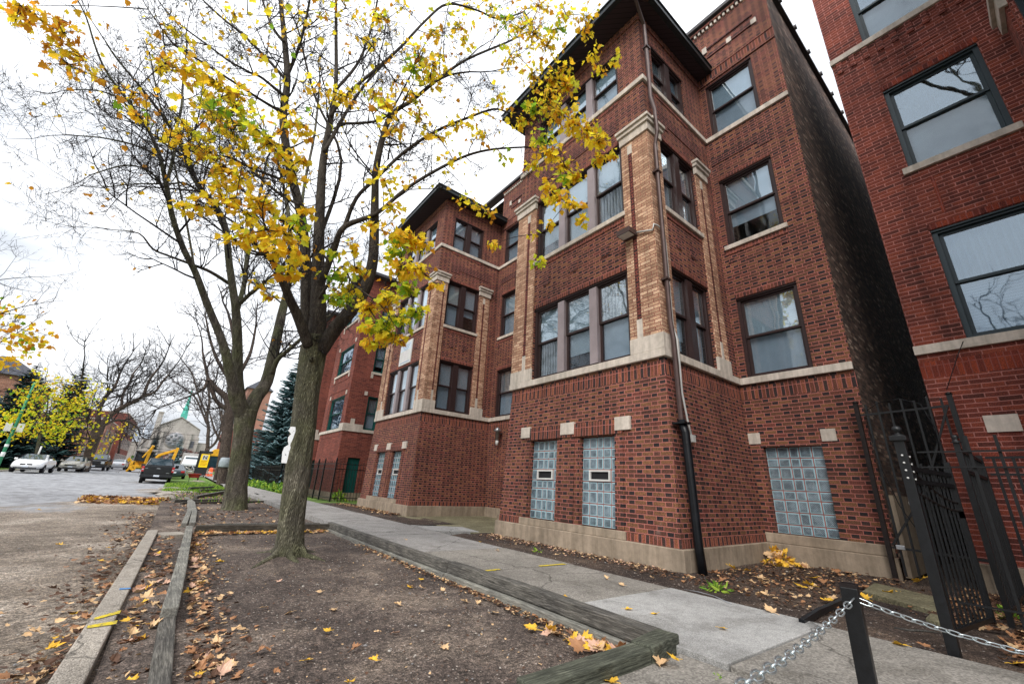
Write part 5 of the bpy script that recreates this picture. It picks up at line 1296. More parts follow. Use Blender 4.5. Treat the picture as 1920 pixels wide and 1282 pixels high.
# leaves: clusters where the picture shows them, each on twigs grown from the nearest limb
BL = [  # u, v, spread px, count, y (or x if negative -> plane x)
 (40, 12, 16, 10, 6.6), (31, 31, 12, 10, 6.6), (62, 25, 18, 18, 6.6), (84, 44, 18, 18, 6.7), (118, 62, 16, 14, 6.6), (115, 94, 18, 14, 6.8), (128, 122, 20, 16, 6.8), (160, 112, 22, 18, 6.9), (118, 38, 14, 8, 6.6), (145, 20, 18, 6, 6.7),
 (312, 47, 14, 8, 6.6), (312, 118, 20, 14, 6.5), (343, 134, 22, 20, 6.4), (374, 135, 22, 26, 6.3), (405, 153, 24, 26, 6.2), (437, 175, 24, 24, 6.2), (250, 175, 16, 8, 6.8), (243, 187, 14, 8, 6.8), (256, 218, 18, 12, 6.7), (281, 218, 12, 6, 6.7),
 (359, 250, 22, 18, 6.2), (345, 271, 18, 14, 6.1), (390, 212, 24, 16, 6.2), (430, 215, 24, 24, 6.1), (440, 195, 26, 22, 6.1), (393, 284, 22, 16, 6.1), (437, 250, 26, 26, 6.0), (421, 312, 22, 14, 6.0), (450, 335, 24, 18, 5.9), (374, 384, 14, 10, 6.1), (345, 390, 12, 8, 6.1), (421, 374, 22, 14, 5.9),
 (470, 235, 26, 26, 5.9), (500, 262, 26, 26, 5.8), (548, 232, 20, 20, 5.6), (575, 238, 14, 10, 5.6), (520, 285, 18, 14, 5.7), (555, 330, 18, 18, 5.8), (565, 300, 14, 12, 5.8), (480, 375, 22, 18, 5.8), (455, 395, 22, 18, 5.8), (500, 430, 24, 22, 5.7), (465, 440, 22, 20, 5.7), (535, 440, 24, 26, 5.6), (560, 480, 20, 22, 5.6), (520, 470, 22, 24, 5.6), (545, 512, 16, 16, 5.6), (440, 450, 18, 12, 5.8), (500, 380, 20, 14, 5.8), (555, 415, 16, 14, 5.7), (575, 395, 12, 12, 5.7), (480, 530, 16, 8, 6.0), (505, 555, 12, 5, 6.0), (410, 340, 16, 10, 6.0), (470, 290, 22, 14, 5.9), (405, 300, 20, 12, 6.1),
 (640, 520, 22, 22, 6.2), (665, 500, 22, 16, 6.2), (635, 560, 18, 20, 6.1), (655, 545, 22, 20, 6.3), (690, 575, 18, 20, 5.6), (712, 610, 22, 26, 5.4), (735, 630, 18, 20, 5.4), (700, 640, 14, 10, 5.5), (725, 560, 24, 22, 5.4), (755, 500, 26, 26, 5.2), (785, 505, 20, 16, 5.1), (745, 440, 22, 22, 5.3), (770, 450, 22, 20, 5.2), (795, 455, 18, 12, 5.1), (745, 470, 20, 18, 5.3), (765, 540, 20, 18, 5.2), (815, 530, 12, 6, 5.0), (780, 585, 18, 14, 5.2), (660, 460, 14, 6, 5.9), (628, 475, 12, 10, 6.1), (690, 610, 14, 8, 5.5), (750, 600, 20, 18, 5.3),
 (720, 25, 14, 12, 6.3), (708, 35, 10, 8, 6.3), (725, 195, 12, 12, 6.1), (640, 180, 12, 8, 6.3), (700, 170, 12, 8, 6.2), (775, 125, 18, 18, 5.8), (785, 105, 16, 14, 5.8), (807, 145, 16, 14, 5.6), (812, 125, 16, 14, 5.6), (775, 175, 20, 14, 5.8), (787, 217, 14, 10, 5.8), (745, 245, 12, 8, 6.0), (810, 60, 14, 10, 5.7), (832, 105, 14, 10, 5.5), (860, 50, 16, 10, 5.5), (870, 75, 14, 8, 5.5), (755, 15, 12, 5, 6.2), (560, 35, 10, 4, 6.0), (440, 27, 10, 4, 6.3), (855, 235, 14, 8, 5.3), (820, 255, 20, 8, 5.3), (900, 250, 20, 8, 5.1), (850, 300, 26, 8, 5.2), (720, 340, 22, 10, 5.6), (770, 330, 30, 8, 5.4), (735, 385, 22, 12, 5.5), (700, 420, 14, 8, 5.7), (560, 20, 30, 6, 6.2),
 (950, 38, 26, 22, -3.4), (975, 55, 26, 26, -3.6), (1000, 62, 22, 22, -3.7), (1025, 87, 22, 24, -3.9), (962, 112, 20, 12, -3.5), (1000, 137, 24, 26, -3.8), (1037, 150, 24, 26, -4.0), (1062, 160, 16, 20, -4.1), (1052, 130, 16, 14, -4.0), (1112, 104, 14, 9, -4.3), (1125, 128, 10, 7, -4.4), (1150, 112, 10, 6, -4.5), (1062, 30, 16, 14, -3.9), (1100, 32, 14, 12, -4.0), (1095, 58, 12, 10, -4.1), (920, 15, 24, 18, -3.3), (880, 12, 22, 14, -3.2), (1010, 12, 26, 18, -3.6), (1045, 55, 18, 14, -3.8),
 (1025, 195, 22, 22, -3.9), (1000, 205, 20, 18, -3.8), (1050, 212, 22, 24, -4.0), (1075, 232, 20, 22, -4.2), (1100, 245, 18, 22, -4.4), (1122, 265, 16, 18, -4.5), (1125, 295, 14, 12, -4.6), (1150, 290, 10, 8, -4.8), (975, 222, 16, 12, -3.7), (1012, 262, 16, 18, -3.9), (1030, 285, 20, 18, -4.0), (1055, 310, 20, 22, -4.2), (1080, 330, 12, 10, -4.3), (1000, 310, 14, 10, -3.9), (1025, 350, 16, 14, -4.0), (1045, 370, 18, 18, -4.1), (1070, 385, 14, 12, -4.2), (1060, 335, 14, 14, -4.2), (1030, 375, 12, 8, -4.1), (1090, 410, 10, 6, -4.4), (1030, 420, 12, 6, -4.1), (1010, 490, 12, 6, -4.0), (1000, 440, 10, 4, -4.0), (925, 460, 12, 6, -3.6), (890, 385, 18, 10, -3.4), (870, 370, 14, 6, -3.3), (915, 400, 14, 6, -3.5), (935, 180, 14, 6, -3.4), (940, 290, 14, 5, -3.5),
]
ql = MB(); qt = MB(); rl = random.Random(5)
allp = [(p, r) for P, Rd in LP for p, r in zip(P, Rd)]
rb_ = random.Random(31)
BL += [(rb_.uniform(600, 960), rb_.uniform(-10, 230), 26, 5, 5.9-.6*(i % 3)) for i in range(18)]+[(rb_.uniform(360, 600), rb_.uniform(0, 240), 26, 3, 6.4) for i in range(14)]
for (u, v, s, cnt, yy) in BL:
    c = at(u, v, x=-yy) if yy < 0 else at(u, v, y=yy)
    c0 = c; dep = (c-CAMP).length; rad = s*dep/FOC*.8
    # branch from nearest limb point
    bp, br = min(allp, key=lambda a: (a[0]-c).length+.5*max(0, a[0].z-c.z)*0)
    mid = bp.lerp(c, .5)+Vector((0, 0, .08*(c-bp).length))+rdir(rl)*.06*(c-bp).length
    pts = []
    for i in range(7):
        t = i/6; pts.append(bp*(1-t)**2+mid*2*t*(1-t)+c*t*t)
    qt.tube(pts, [max(.003, .011*(1-.7*i/6)) for i in range(7)], 4, cap=False)
    allp += [(p, .006) for p in pts[2:]]
    green = rl.random() < (.42 if 620 < u < 830 and v > 380 else .10)
    for i in range(int(cnt*(2.9 if u > 600 else (2.0 if u > 300 else 1.6)))):
        off = rdir(rl); off.z *= .5; p = c+off*rad*rl.uniform(.1, 1.9)
        if i % 2 == 0: qt.tube([c, c.lerp(p, .5)+rdir(rl)*.02, p], [.005, .004, .003], 3, cap=False)
        ax = (off*.5+rdir(rl)*.6+Vector((0, 0, -.75))).normalized(); nr = rdir(rl)
        nr = (nr+Vector((0, 0, .7))).normalized()
        x = rl.random()
        if green: m = 3 if x < .35 else (2 if x < .85 else 0)
        else: m = 0 if x < .48 else (1 if x < .80 else (2 if x < .90 else 4))
        if u < 300 and x > .3: m = 4 if x > .62 else 1
        leaf(ql, p, ax, nr, rl.triangular(.035, .155, .075), m, rl.uniform(.1, .5), rl.uniform(-.2, .4))
# a thin scatter on the bare twig ends
tt = [t for t in tips if t[2] <= 1]
for (p, d, l) in rl.sample(tt, min(420, len(tt))):
    leaf(ql, p, (d+Vector((0, 0, -1))).normalized(), rdir(rl), rl.uniform(.05, .1), rl.choice((0, 1, 1, 4)), .4, .3, HALFS)
qt.build('leafy_twigs', M['twig'], T1)
ql.build('leaves', LEAF, T1)
# tattered paper stapled to the trunk
p = at(552, 800, y=by-.25); p2 = at(536, 868, y=by-.25)
q = MB(); ed = [(0, .0, .035), (.12, -.02, .05), (.2, .03, .045), (.3, .0, .04), (.42, .01, .03), (.5, .03, .02), (.58, -.02, .035), (.7, -.03, .03), (1, -.01, .03)]
vs = []; dd = p2-p; sdv = Vector((.85, -.35, 0)).normalized()
for (t, a, b) in ed:
    c = p+dd*t+Vector((-.02, 0, 0)); vs += [c+sdv*(a-.03), c+sdv*(b)]
q.add(vs, [(2*i, 2*i+1, 2*i+3, 2*i+2) for i in range(len(ed)-1)])
k = NT('torn_white_paper', .7); o = k.obj(); k.base(k.ramp(k.noise(o, 26, 4, .7), [(.33, S_(60, 62, 66)), (.40, S_(226, 230, 234)), (1, S_(240, 242, 244))])); M['paper'] = k.mat
o = q.build('paper_notice', M['paper']); sm = o.modifiers.new('s', 'SOLIDIFY'); sm.thickness = .004
props(o, 'torn white paper notice stapled to the left side of the mossy maple trunk', 'paper notice')

# ---------------------------------------------------------------- second maple
rg = random.Random(23)
b2 = at(440, 952, z=-.08); y2 = b2.y
T2 = thing('maple_tree', 'nearly bare forked maple in the second timber-edged bed, behind the leafy one', 'tree', (b2.x, b2.y, -.1))
q = MB(); q2 = MB()
tp = [(438, 957, 62), (440, 948, 52), (443, 915, 44), (449, 870, 40), (455, 820, 39), (459, 790, 41), (463, 768, 42)]
P, Rd = limb(tp, (y2, y2), 4)
q2.tube(P, Rd, 20, 0, rg=lambda i, k_: .06*noise.noise(Vector((math.cos(k_*.314)*1.4, math.sin(k_*.314)*1.4, i*.2+4)))+(max(0, 1-i/5)*.3*max(0, math.sin(k_*.314*4)) if i < 5 else 0))
L2 = [
 ([(458, 785, 34), (444, 745, 30), (435, 712, 22), (418, 644, 17), (389, 572, 15), (366, 510, 14), (343, 464, 13), (323, 405, 12), (311, 343, 11), (300, 296, 9), (281, 250, 7.5), (250, 203, 6.5), (203, 140, 5.5), (181, 94, 5), (162, 34, 4), (140, -10, 3)], (y2, y2-3.5)),
 ([(452, 770, 26), (446, 710, 21), (445, 628, 19), (441, 572, 16), (430, 497, 14), (422, 424, 13), (400, 380, 13), (375, 353, 12), (355, 308, 11), (340, 275, 9), (305, 218, 7), (275, 178, 6), (218, 109, 5), (198, 78, 3.5)], (y2+.3, y2-2)),
 ([(464, 780, 34), (480, 745, 28), (500, 715, 25), (516, 648, 21), (528, 590, 17), (538, 545, 14), (545, 470, 10), (538, 380, 7), (520, 300, 5)], (y2, y2+1.5)),
 ([(311, 350, 8), (328, 281, 7.5), (329, 250, 7), (340, 203, 6), (343, 156, 5), (350, 90, 3)], (y2-2.2, y2-1.6)),
 ([(430, 532, 8), (395, 510, 7.5), (363, 497, 6.5), (317, 480, 5), (287, 467, 4.5), (261, 438, 3.5), (212, 431, 2)], (y2, y2-2.6)),
 ([(443, 590, 10), (458, 529, 9.5), (463, 483, 9), (477, 398, 7), (487, 365, 6), (500, 300, 4)], (y2+.2, y2+2.4)),
 ([(444, 575, 9), (470, 550, 8), (490, 535, 6), (505, 520, 4)], (y2, y2-1)),
 ([(510, 700, 11), (520, 675, 10), (536, 660, 9), (559, 640, 7), (590, 610, 5), (620, 590, 4)], (y2, y2-1.5)),
 ([(424, 440, 8), (395, 380, 7), (350, 345, 5), (320, 345, 4), (255, 345, 3), (190, 352, 2.5)], (y2-.5, y2-2.8)),
 ([(318, 385, 6), (290, 330, 5), (240, 310, 4), (170, 328, 2.5)], (y2-1.4, y2-3.4)),
 ([(300, 296, 6), (260, 275, 5), (200, 260, 4), (150, 255, 3)], (y2-2.4, y2-4.4)),
 ([(281, 250, 5), (230, 190, 5), (180, 170, 3.5), (120, 170, 2.5)], (y2-2.6, y2-4.2)),
 ([(366, 512, 5), (350, 420, 5), (325, 300, 4), (300, 200, 3.5), (280, 100, 2.5)], (y2-1, y2+1)),
 ([(541, 540, 9), (560, 450, 7), (570, 350, 6), (590, 250, 5), (600, 150, 4)], (y2+1.0, y2+3)),
]
tips2 = []
for i, (pts, ys) in enumerate(L2):
    P, Rd = limb(pts, ys, 4)
    tube_knobbly(q2, P, Rd, 12 if i < 3 else 7, 0, .07, i+30)
    spawn(q, P, Rd, 18 if i < 3 else 12, 2.2 if i < 3 else 1.6, 3, rg, tips2, start=.3 if i < 3 else .1, up=.10, kids=(4, 4, 4))
q2.build('trunk', M['bark2'], T2); q.build('branches', M['twig'], T2)
ql = MB()
for (p, d, l) in rg.sample([t for t in tips2 if t[2] <= 1], 160): leaf(ql, p, (d+Vector((0, 0, -1))).normalized(), rdir(rg), .1, rg.choice((1, 4)), .4, .3, HALFS)
ql.build('leaves', LEAF, T2)

# ---------------------------------------------------------------- other trees
def bare_tree(name, label, pts_list, ys, seed, bm='bark3', num=10, L=1.6, lev=3, kids=(3, 3, 4), leaves=None, tw='twigfar', wscale=1, group=None, rmin=None, up=.1):
    rg = random.Random(seed); p0 = at(*pts_list[0][0][:2], y=ys[0][0])
    T = thing(name, label, 'tree', (p0.x, p0.y, p0.z), group=group); q = MB(); q2 = MB(); tips = []
    for i, (pts, y_) in enumerate(zip(pts_list, ys)):
        P, Rd = limb([(a, b, c*wscale) for a, b, c in pts], y_, 3); tube_knobbly(q2, P, Rd, 12 if i == 0 else 8, 0, .1, seed+i)
        if i or len(pts_list) == 1: spawn(q, P, Rd, num, L, lev, rg, tips, start=.15, kids=kids, up=up, rs=.45)
    q2.build('trunk', M[bm], T); q.build('branches', M[tw], T)
    if leaves:
        ql = MB()
        for (c, rad, cnt, sz, mats_) in leaves:
            for i in range(cnt):
                o_ = rdir(rg); o_.z *= .75; rr_ = rad*rg.uniform(.15, 1)**.6
                cl = .55+.6*noise.noise(c+o_*rr_*.9)
                if cl < .52: continue
                leaf(ql, c+o_*rr_, (rdir(rg)+Vector((0, 0, -.6))).normalized(), rdir(rg), sz*rg.uniform(.6, 1.2), rg.choice(mats_), .3, .1, HALFS)
        ql.build('leaves', LEAF, T)
    return T
y3 = at(415, 910, z=-.12).y
t3 = [(414, 912, 20), (417, 890, 19), (422, 850, 18), (427, 810, 18), (430, 780, 19), (431, 765, 18)]
T3 = bare_tree('street_tree', 'stocky bare tree with a white band round its scaly brown trunk', [t3,
    [(431, 768, 17), (424, 745, 14), (405, 728, 11), (392, 712, 9), (384, 726, 7), (372, 735, 5)],
    [(431, 768, 16), (436, 730, 13), (430, 690, 11), (440, 650, 9), (432, 600, 6)], [(431, 770, 10), (415, 760, 9), (402, 745, 8), (388, 700, 6), (380, 660, 4)],
    [(434, 740, 10), (450, 700, 8), (470, 660, 6), (480, 610, 4)], [(436, 720, 8), (410, 680, 7), (395, 640, 5), (385, 590, 3)]], [(y3, y3)]*6, 41, num=8, L=3.2)
p = at(422, 868, y=y3); q = MB(); m_ = px2m(422, 868, y3)[1]
q.lathe((p.x, p.y, p.z-.30), [(.40, 0), (.42, .02), (.42, .68), (.40, .72)], 14); props(q.build('trunk_band', M['paper2'] if 'paper2' in M else plain('white_plastic_wrap', S_(150, 160, 168), .5, 0, .25, 3)), 'white plastic wrap tied round the scaly brown trunk', 'trunk wrap')
y4 = at(378, 894, z=-.12).y
t4 = [(376, 896, 11), (380, 875, 9.5), (386, 855, 9), (389, 840, 10)]
bare_tree('street_tree', 'slender forked bare tree growing from grass beside the yellow sign', [t4,
    [(389, 842, 8), (390, 820, 7), (391, 800, 6.5), (388, 780, 6), (393, 750, 5), (388, 710, 4)], [(389, 842, 6), (400, 834, 5.5), (408, 822, 5), (415, 800, 4), (422, 770, 3)],
    [(391, 800, 4), (378, 770, 4), (366, 745, 3.5), (350, 730, 3)], [(388, 780, 4), (372, 740, 3.5), (360, 700, 3), (345, 680, 2)]], [(y4, y4)]*5, 43, num=8, L=4.5, lev=3, tw='twigfar')
y5 = at(400, 905, z=-.12).y
bare_tree('street_tree', 'thin brown tree leaning right in front of the banded trunk', [[(401, 906, 8), (407, 880, 7), (412, 855, 6.5), (416, 830, 6), (418, 800, 5), (415, 770, 4)],
    [(416, 830, 5), (402, 805, 4), (395, 780, 3)]], [(y5, y5)]*2, 44, num=6, L=2.0, lev=2)
# big leaning tree on the left side of the street
yb_ = 62
bare_tree('street_tree', 'broad old bare tree with a thick leaning trunk above the parked cars on the left', [
    [(152, 884, 26), (163, 862, 22), (172, 838, 22), (180, 815, 24), (186, 800, 24)],
    [(186, 804, 17), (205, 780, 13), (228, 764, 11), (252, 752, 9), (268, 742, 7.5), (276, 722, 6), (285, 705, 5), (298, 690, 4)],
    [(268, 742, 6), (290, 735, 5), (305, 715, 4.5), (318, 700, 3)], [(184, 804, 12), (186, 770, 9), (198, 745, 8), (215, 725, 6), (225, 700, 4)],
    [(182, 808, 10), (165, 785, 8), (160, 755, 7), (150, 725, 5), (155, 700, 4)], [(228, 764, 6), (230, 740, 6), (242, 720, 5), (250, 700, 4), (262, 686, 3)],
    [(190, 800, 7), (215, 788, 6), (240, 790, 5), (258, 802, 4), (262, 815, 3)], [(178, 820, 6), (160, 822, 5), (140, 812, 4), (125, 800, 3)]], [(yb_, yb_)]*4+[(yb_, yb_-4), (yb_, yb_+4), (yb_, yb_+5), (yb_, yb_-3)], 51, 'bark3', num=11, L=4.4, kids=(3, 3, 4), tw='twig',
    leaves=[(at(178, 830, y=62), 2.2, 160, .3, (0, 1, 2))])
# yellow maple by the lamp post
yy_ = 56
cen = at(98, 775, y=yy_)
bare_tree('maple_tree', 'full yellow-green maple beside the green street lamp', [[(66, 862, 8), (70, 840, 7), (75, 815, 6)], [(75, 817, 5), (85, 790, 4.5), (105, 760, 3)], [(75, 817, 4.5), (60, 790, 4), (45, 765, 3)], [(75, 817, 4), (110, 800, 3.5), (145, 780, 2.5)], [(85, 790, 3), (90, 750, 3), (85, 720, 2)]],
    [(yy_, yy_)]*5, 53, 'bark2', num=8, L=2.2, lev=2, tw='twig', leaves=[(at(60, 790, y=yy_), 3.0, 700, .22, (0, 0, 2, 2, 3)), (at(100, 765, y=yy_), 3.3, 1000, .22, (0, 2, 2, 3, 1)), (at(85, 725, y=yy_), 2.3, 420, .22, (1, 0, 2)), (at(140, 775, y=yy_+2), 2.6, 420, .22, (0, 0, 2)), (at(150, 730, y=yy_+2), 2.2, 260, .22, (0, 2)), (at(28, 800, y=yy_), 1.9, 260, .22, (0, 1)), (at(115, 810, y=yy_), 1.8, 260, .22, (0, 2))])
# slim young tree before the row houses
bare_tree('street_tree', 'slim young bare tree in front of the tall-windowed brick house', [[(195, 868, 4), (202, 850, 3.5), (208, 832, 3)], [(208, 832, 2.5), (222, 812, 2), (235, 795, 1.5)], [(208, 832, 2.5), (206, 808, 2), (212, 790, 1.2)]], [(80, 80)]*3, 55, 'bark2', num=7, L=2.4, lev=2,
    leaves=[(at(232, 808, y=80), 1.6, 60, .3, (1, 0))])
for i, (u, v, y, h_, lb) in enumerate([(130, 850, 92, 60, 'hazy bare tree behind the low brown brick building'), (222, 850, 118, 72, 'distant bare tree above the row houses'), (255, 858, 150, 62, 'fine-twigged bare tree before the church wing'), (420, 860, 90, 110, 'bare tree rising behind the banded trunk')]):
    w_ = 3
    bare_tree('bare_tree', lb, [[(u, v, w_*1.6), (u+4, v-h_*.35, w_*1.3)], [(u+4, v-h_*.33, w_), (u+12, v-h_*.7, 2), (u+16, v-h_, 1)], [(u+4, v-h_*.33, w_), (u-6, v-h_*.65, 2), (u-10, v-h_*.95, 1)], [(u+4, v-h_*.33, w_), (u+24, v-h_*.6, 1.6), (u+36, v-h_*.8, 1)]], [(y, y)]*4, 60+i, 'bark3', num=7, L=y*.045, lev=2, kids=(4, 4), group=None)
# maple at the left edge, only its outer twigs reach into view
ym = 20.0; c = at(-60, 590, y=ym)
T = bare_tree('maple_tree', 'maple with brownish yellow leaves reaching in at the left edge of the picture', [[(-250, 900, 30), (-230, 760, 26), (-200, 660, 22)], [(-205, 670, 14), (-120, 620, 9), (-40, 600, 6), (10, 585, 3)], [(-205, 670, 14), (-120, 680, 8), (-50, 660, 5), (5, 640, 3)], [(-205, 670, 14), (-130, 560, 9), (-60, 530, 5), (-5, 525, 2.5)]], [(ym, ym)]*4, 71, 'bark2', num=9, L=1.5, lev=3, tw='twig',
    leaves=[(at(0, 588, y=ym), .75, 60, .18, (1, 4, 3)), (at(-4, 636, y=ym), 1.0, 240, .19, (1, 4, 2, 1, 0)), (at(22, 640, y=ym), .6, 70, .17, (1, 4, 3)), (at(-40, 610, y=ym), 1.9, 260, .18, (1, 0, 4)), (at(5, 672, y=ym), .45, 60, .18, (0, 1))])
# trees across the street that the window glass mirrors
for i, (x, y) in enumerate(((-13.5, -2.5), (-12.8, 6.0))):
    T = thing('street_tree', ('bare tree across the street opposite the iron gate', 'bare tree across the street opposite the near bay')[i], 'tree', (x, y, 0)); rg = random.Random(80+i); q = MB(); q2 = MB(); tips = []
    q2.tube([(x, y, -.1), (x+.1, y, 1.2), (x+.1, y+.1, 2.6)], [.36, .28, .26], 12)
    for j in range(6):
        a = j*1.05; P = [Vector((x+.1, y+.1, 2.4)), Vector((x+1.0*math.cos(a), y+1.0*math.sin(a), 4.6)), Vector((x+2.0*math.cos(a+.2), y+2.0*math.sin(a+.2), 7.0)), Vector((x+2.6*math.cos(a+.3), y+2.6*math.sin(a+.3), 10))]
        q2.tube(P, [.16, .12, .08, .04], 8); spawn(q, P, [.16, .12, .08, .04], 8, 2.2, 2, rg, tips, kids=(4, 4))
    q2.build('trunk', M['bark2'], T); q.build('branches', M['twig'], T)

# the next street tree, behind the camera; its outer twigs hang into the top of the view
T = thing('street_tree', 'bare maple whose outer twigs hang down at the top of the picture above the roofs', 'tree', (1.5, -4.6, BZ)); rg = random.Random(99); q = MB(); q2 = MB(); tips = []
q2.tube([(1.5, -4.6, -.2), (1.5, -4.6, 1.5), (1.55, -4.5, 3.2)], [.32, .25, .24], 14)
for j in range(8):
    a = j*.785+.3; r1, r2, r3 = 1.0, 2.1, 3.0
    P = [Vector((1.55, -4.5, 3.0)), Vector((1.55+r1*math.cos(a), -4.5+r1*math.sin(a), 5.8)), Vector((1.55+r2*math.cos(a+.2), -4.5+r2*math.sin(a+.2), 9.0)), Vector((1.55+r3*math.cos(a+.1), -4.5+r3*math.sin(a+.1), 12.5)), Vector((1.55+r3*1.2*math.cos(a), -4.5+r3*1.2*math.sin(a), 15.0))]
    q2.tube(P, [.17, .13, .09, .05, .03], 8); spawn(q, P, [.17, .13, .09, .05, .03], 13, 1.8, 3, rg, tips, start=.3, kids=(2, 3, 3))
P = [Vector((2.2, -3.6, 7.5)), Vector((3.6, -1.8, 10.2)), Vector((4.9, .2, 12.2)), Vector((5.5, 1.6, 13.2))]
q2.tube(P, [.08, .06, .035, .015], 6); spawn(q, P, [.08, .06, .035, .015], 8, 1.0, 2, rg, tips, start=.5, up=-.12, kids=(3, 3))
q2.build('trunk', M['bark2'], T); q.build('branches', M['twig'], T)

# spruces
def needles(name, c, tip):
    k = NT(name, .8, .2); o = k.obj(); k.base(k.mix(k.noise(o, 7, 4, .7), c, tip)); return k.mat
M['blue'+'needle'] = needles('blue_spruce_needles', S_(70, 104, 110), S_(168, 200, 204))
M['darkneedle'] = needles('dark_spruce_needles', S_(30, 52, 54), S_(74, 108, 108))
def spruce(label, x, y, z, h, r, mat, seed, dens=1.0):
    rg = random.Random(seed); T = thing('spruce_tree', label, 'tree', (x, y, z)); q = MB(); q.tube([(x, y, z-.1), (x, y, z+h*.98)], [h*.017, .02], 8); q.build('trunk', M['bark3'], T)
    q = MB(); qb = MB(); hh = .35
    nb = 0
    while hh < h:
        f = 1-hh/h; R_ = r*(f**.85)*rg.uniform(.85, 1.08)+.12; k_ = max(5, int(11*f**.5*dens)+3)
        for j in range(k_):
            a = rg.uniform(0, 6.283); dx, dy = math.cos(a), math.sin(a); L_ = R_*rg.uniform(.75, 1.1); sd = Vector((-dy, dx, 0)); o_ = Vector((x, y, z+hh))
            n_ = max(4, int(L_*7*dens))
            pts = []
            for i in range(n_+1):
                t = i/n_; pts.append(o_+Vector((dx*L_*t, dy*L_*t, -.22*L_*t+.26*L_*t*t)))
            if nb % 3 == 0: qb.tube([pts[0], pts[-1]], [.03, .008], 3, cap=False)
            for i in range(1, n_+1):
                t = i/n_; p = pts[i]; w_ = (.40*(1-t)+.20)*min(1.0, L_)*rg.uniform(.7, 1.2)
                for s in (-1, 1, 0):
                    d = (Vector((dx, dy, 0))*(.8 if s else 1.1)+sd*s*.9+Vector((0, 0, rg.uniform(-.45, .05)))).normalized()
                    e = p+d*w_; up = Vector((rg.uniform(-.2, .2), rg.uniform(-.2, .2), 1)); b_ = d.cross(up).normalized()*w_*.42
                    q.add([p-b_*.5, p+b_*.5, p.lerp(e, .6)+b_-Vector((0, 0, .05*w_)), e-Vector((0, 0, .10*w_)), p.lerp(e, .6)-b_-Vector((0, 0, .05*w_))], [(0, 1, 2, 3, 4)])
            nb += 1
        hh += max(.15, h*.018)
    qb.build('branches', M['bark3'], T); q.build('needles', M[mat], T); return T
p = at(520, 905, z=0.0)
spruce('big pale blue spruce behind the black fence, left of the leafy maple trunk', 7.5, 45, -.1, 12.6, 3.5, 'blueneedle', 1, 1.15)
p = at(12, 872, y=60); spruce('tall dark spruce at the left edge of the picture', -13.6, 63, .2, 10.6, 3.4, 'darkneedle', 2, 1.0)
p = at(84, 872, y=74); spruce('pointed dark spruce behind the yellow-green maple', p.x, 74, 0, (at(92, 666, y=74)).z, 3.6, 'darkneedle', 3, .9)
p = at(279, 868, y=120); spruce('small dark spruce behind the yellow backhoe', p.x, 120, 0, at(279, 808, y=120).z, 1.8, 'darkneedle', 4, .6)
p = at(327, 868, y=110); spruce('small blue spruce in front of the rose window', p.x, 110, 0, at(325, 818, y=110).z, 1.7, 'blueneedle', 5, .6)

# shrubs and weeds
def shrub(name, label, c, r, n, sz, mats_, seed, cat='shrub', stems=True, flat=.6, half=HALFS):
    rg = random.Random(seed); T = thing(name, label, cat, (c[0], c[1], c[2])); q = MB(); ql = MB()
    for i in range(n):
        d = rdir(rg); d.z = abs(d.z)*flat+.15; p = Vector(c)+Vector((d.x*r[0], d.y*r[1], d.z*r[2]))*rg.uniform(.45, 1)
        if stems and i % 4 == 0: q.tube([Vector(c), Vector(c).lerp(p, .5)+rdir(rg)*.04*r[2], p], [.006+r[2]*.006, .004+r[2]*.003, .003], 3, cap=False)
        leaf(ql, p, (rdir(rg)+d*.8).normalized(), rdir(rg), sz*rg.uniform(.6, 1.3), rg.randrange(len(mats_)), .3, .2, half)
    if stems: q.build('stems', M['twigfar'], T)
    ql.build('leaves', mats_, T)
BR = [leafmat('brown_shrub_leaf', S_(112, 92, 88), .2, .2), leafmat('dull_red_shrub_leaf', S_(126, 88, 80), .2, .2), leafmat('grey_shrub_leaf', S_(128, 116, 116), .2, .2)]
GRN = [leafmat('weed_green', S_(108, 150, 50), .25, .3), leafmat('weed_light_green', S_(160, 186, 70), .2, .3), leafmat('weed_dark_green', S_(60, 96, 40), .2, .2)]
NARROW = [(0, 0), (.10, .15), (.16, .45), (.10, .8), (0, 1.0)]
p = at(345, 878, y=112); shrub('shrub', 'large greyish brown leafless shrub mass in front of the church', (p.x, 112, -.1), (5.5, 2.5, 6.5), 1500, .5, BR, 2)
p = at(258, 875, y=105); shrub('shrub', 'yellowing round shrub behind the backhoe', (p.x, 105, -.1), (2.0, 1.5, 4.2), 420, .5, [LEAF[4], LEAF[1], GRN[2]], 3)
p = at(235, 880, y=100); shrub('shrub', 'low green shrub by the row-house steps', (p.x, 100, -.1), (2.2, 1.5, 1.8), 260, .4, [GRN[2]], 4)
p = at(634, 938, z=0); shrub('weed', 'leafy green plant at the pavement edge before the black fence', (p.x, p.y, -.02), (.30, .30, .34), 60, .24, GRN[:2], 5, 'weed', False, 1.0, NARROW)
p = at(1340, 1103, z=0); shrub('weed', 'green weed tuft growing in the soil near the black standpipe', (p.x, p.y, -.02), (.15, .13, .07), 46, .08, GRN[:2], 6, 'weed', False, .6, NARROW)
p = at(1008, 1031, z=0); shrub('weed', 'tiny green weed below the near glass block windows', (p.x, p.y, -.02), (.09, .06, .04), 24, .06, GRN[:2], 7, 'weed', False, .6, NARROW)
p = at(1348, 1270, z=0); shrub('weed', 'very small weed sprouting from a pavement joint', (p.x, p.y, -.0), (.04, .03, .02), 14, .022, GRN[:2], 8, 'weed', False, .6, NARROW)
p = at(1892, 1155, z=0); shrub('weed', 'green sprout among leaves behind the iron pickets', (p.x, p.y, -.02), (.08, .08, .10), 26, .07, GRN[:2], 9, 'weed', False, .8, NARROW)
q = MB(); rg = random.Random(90)
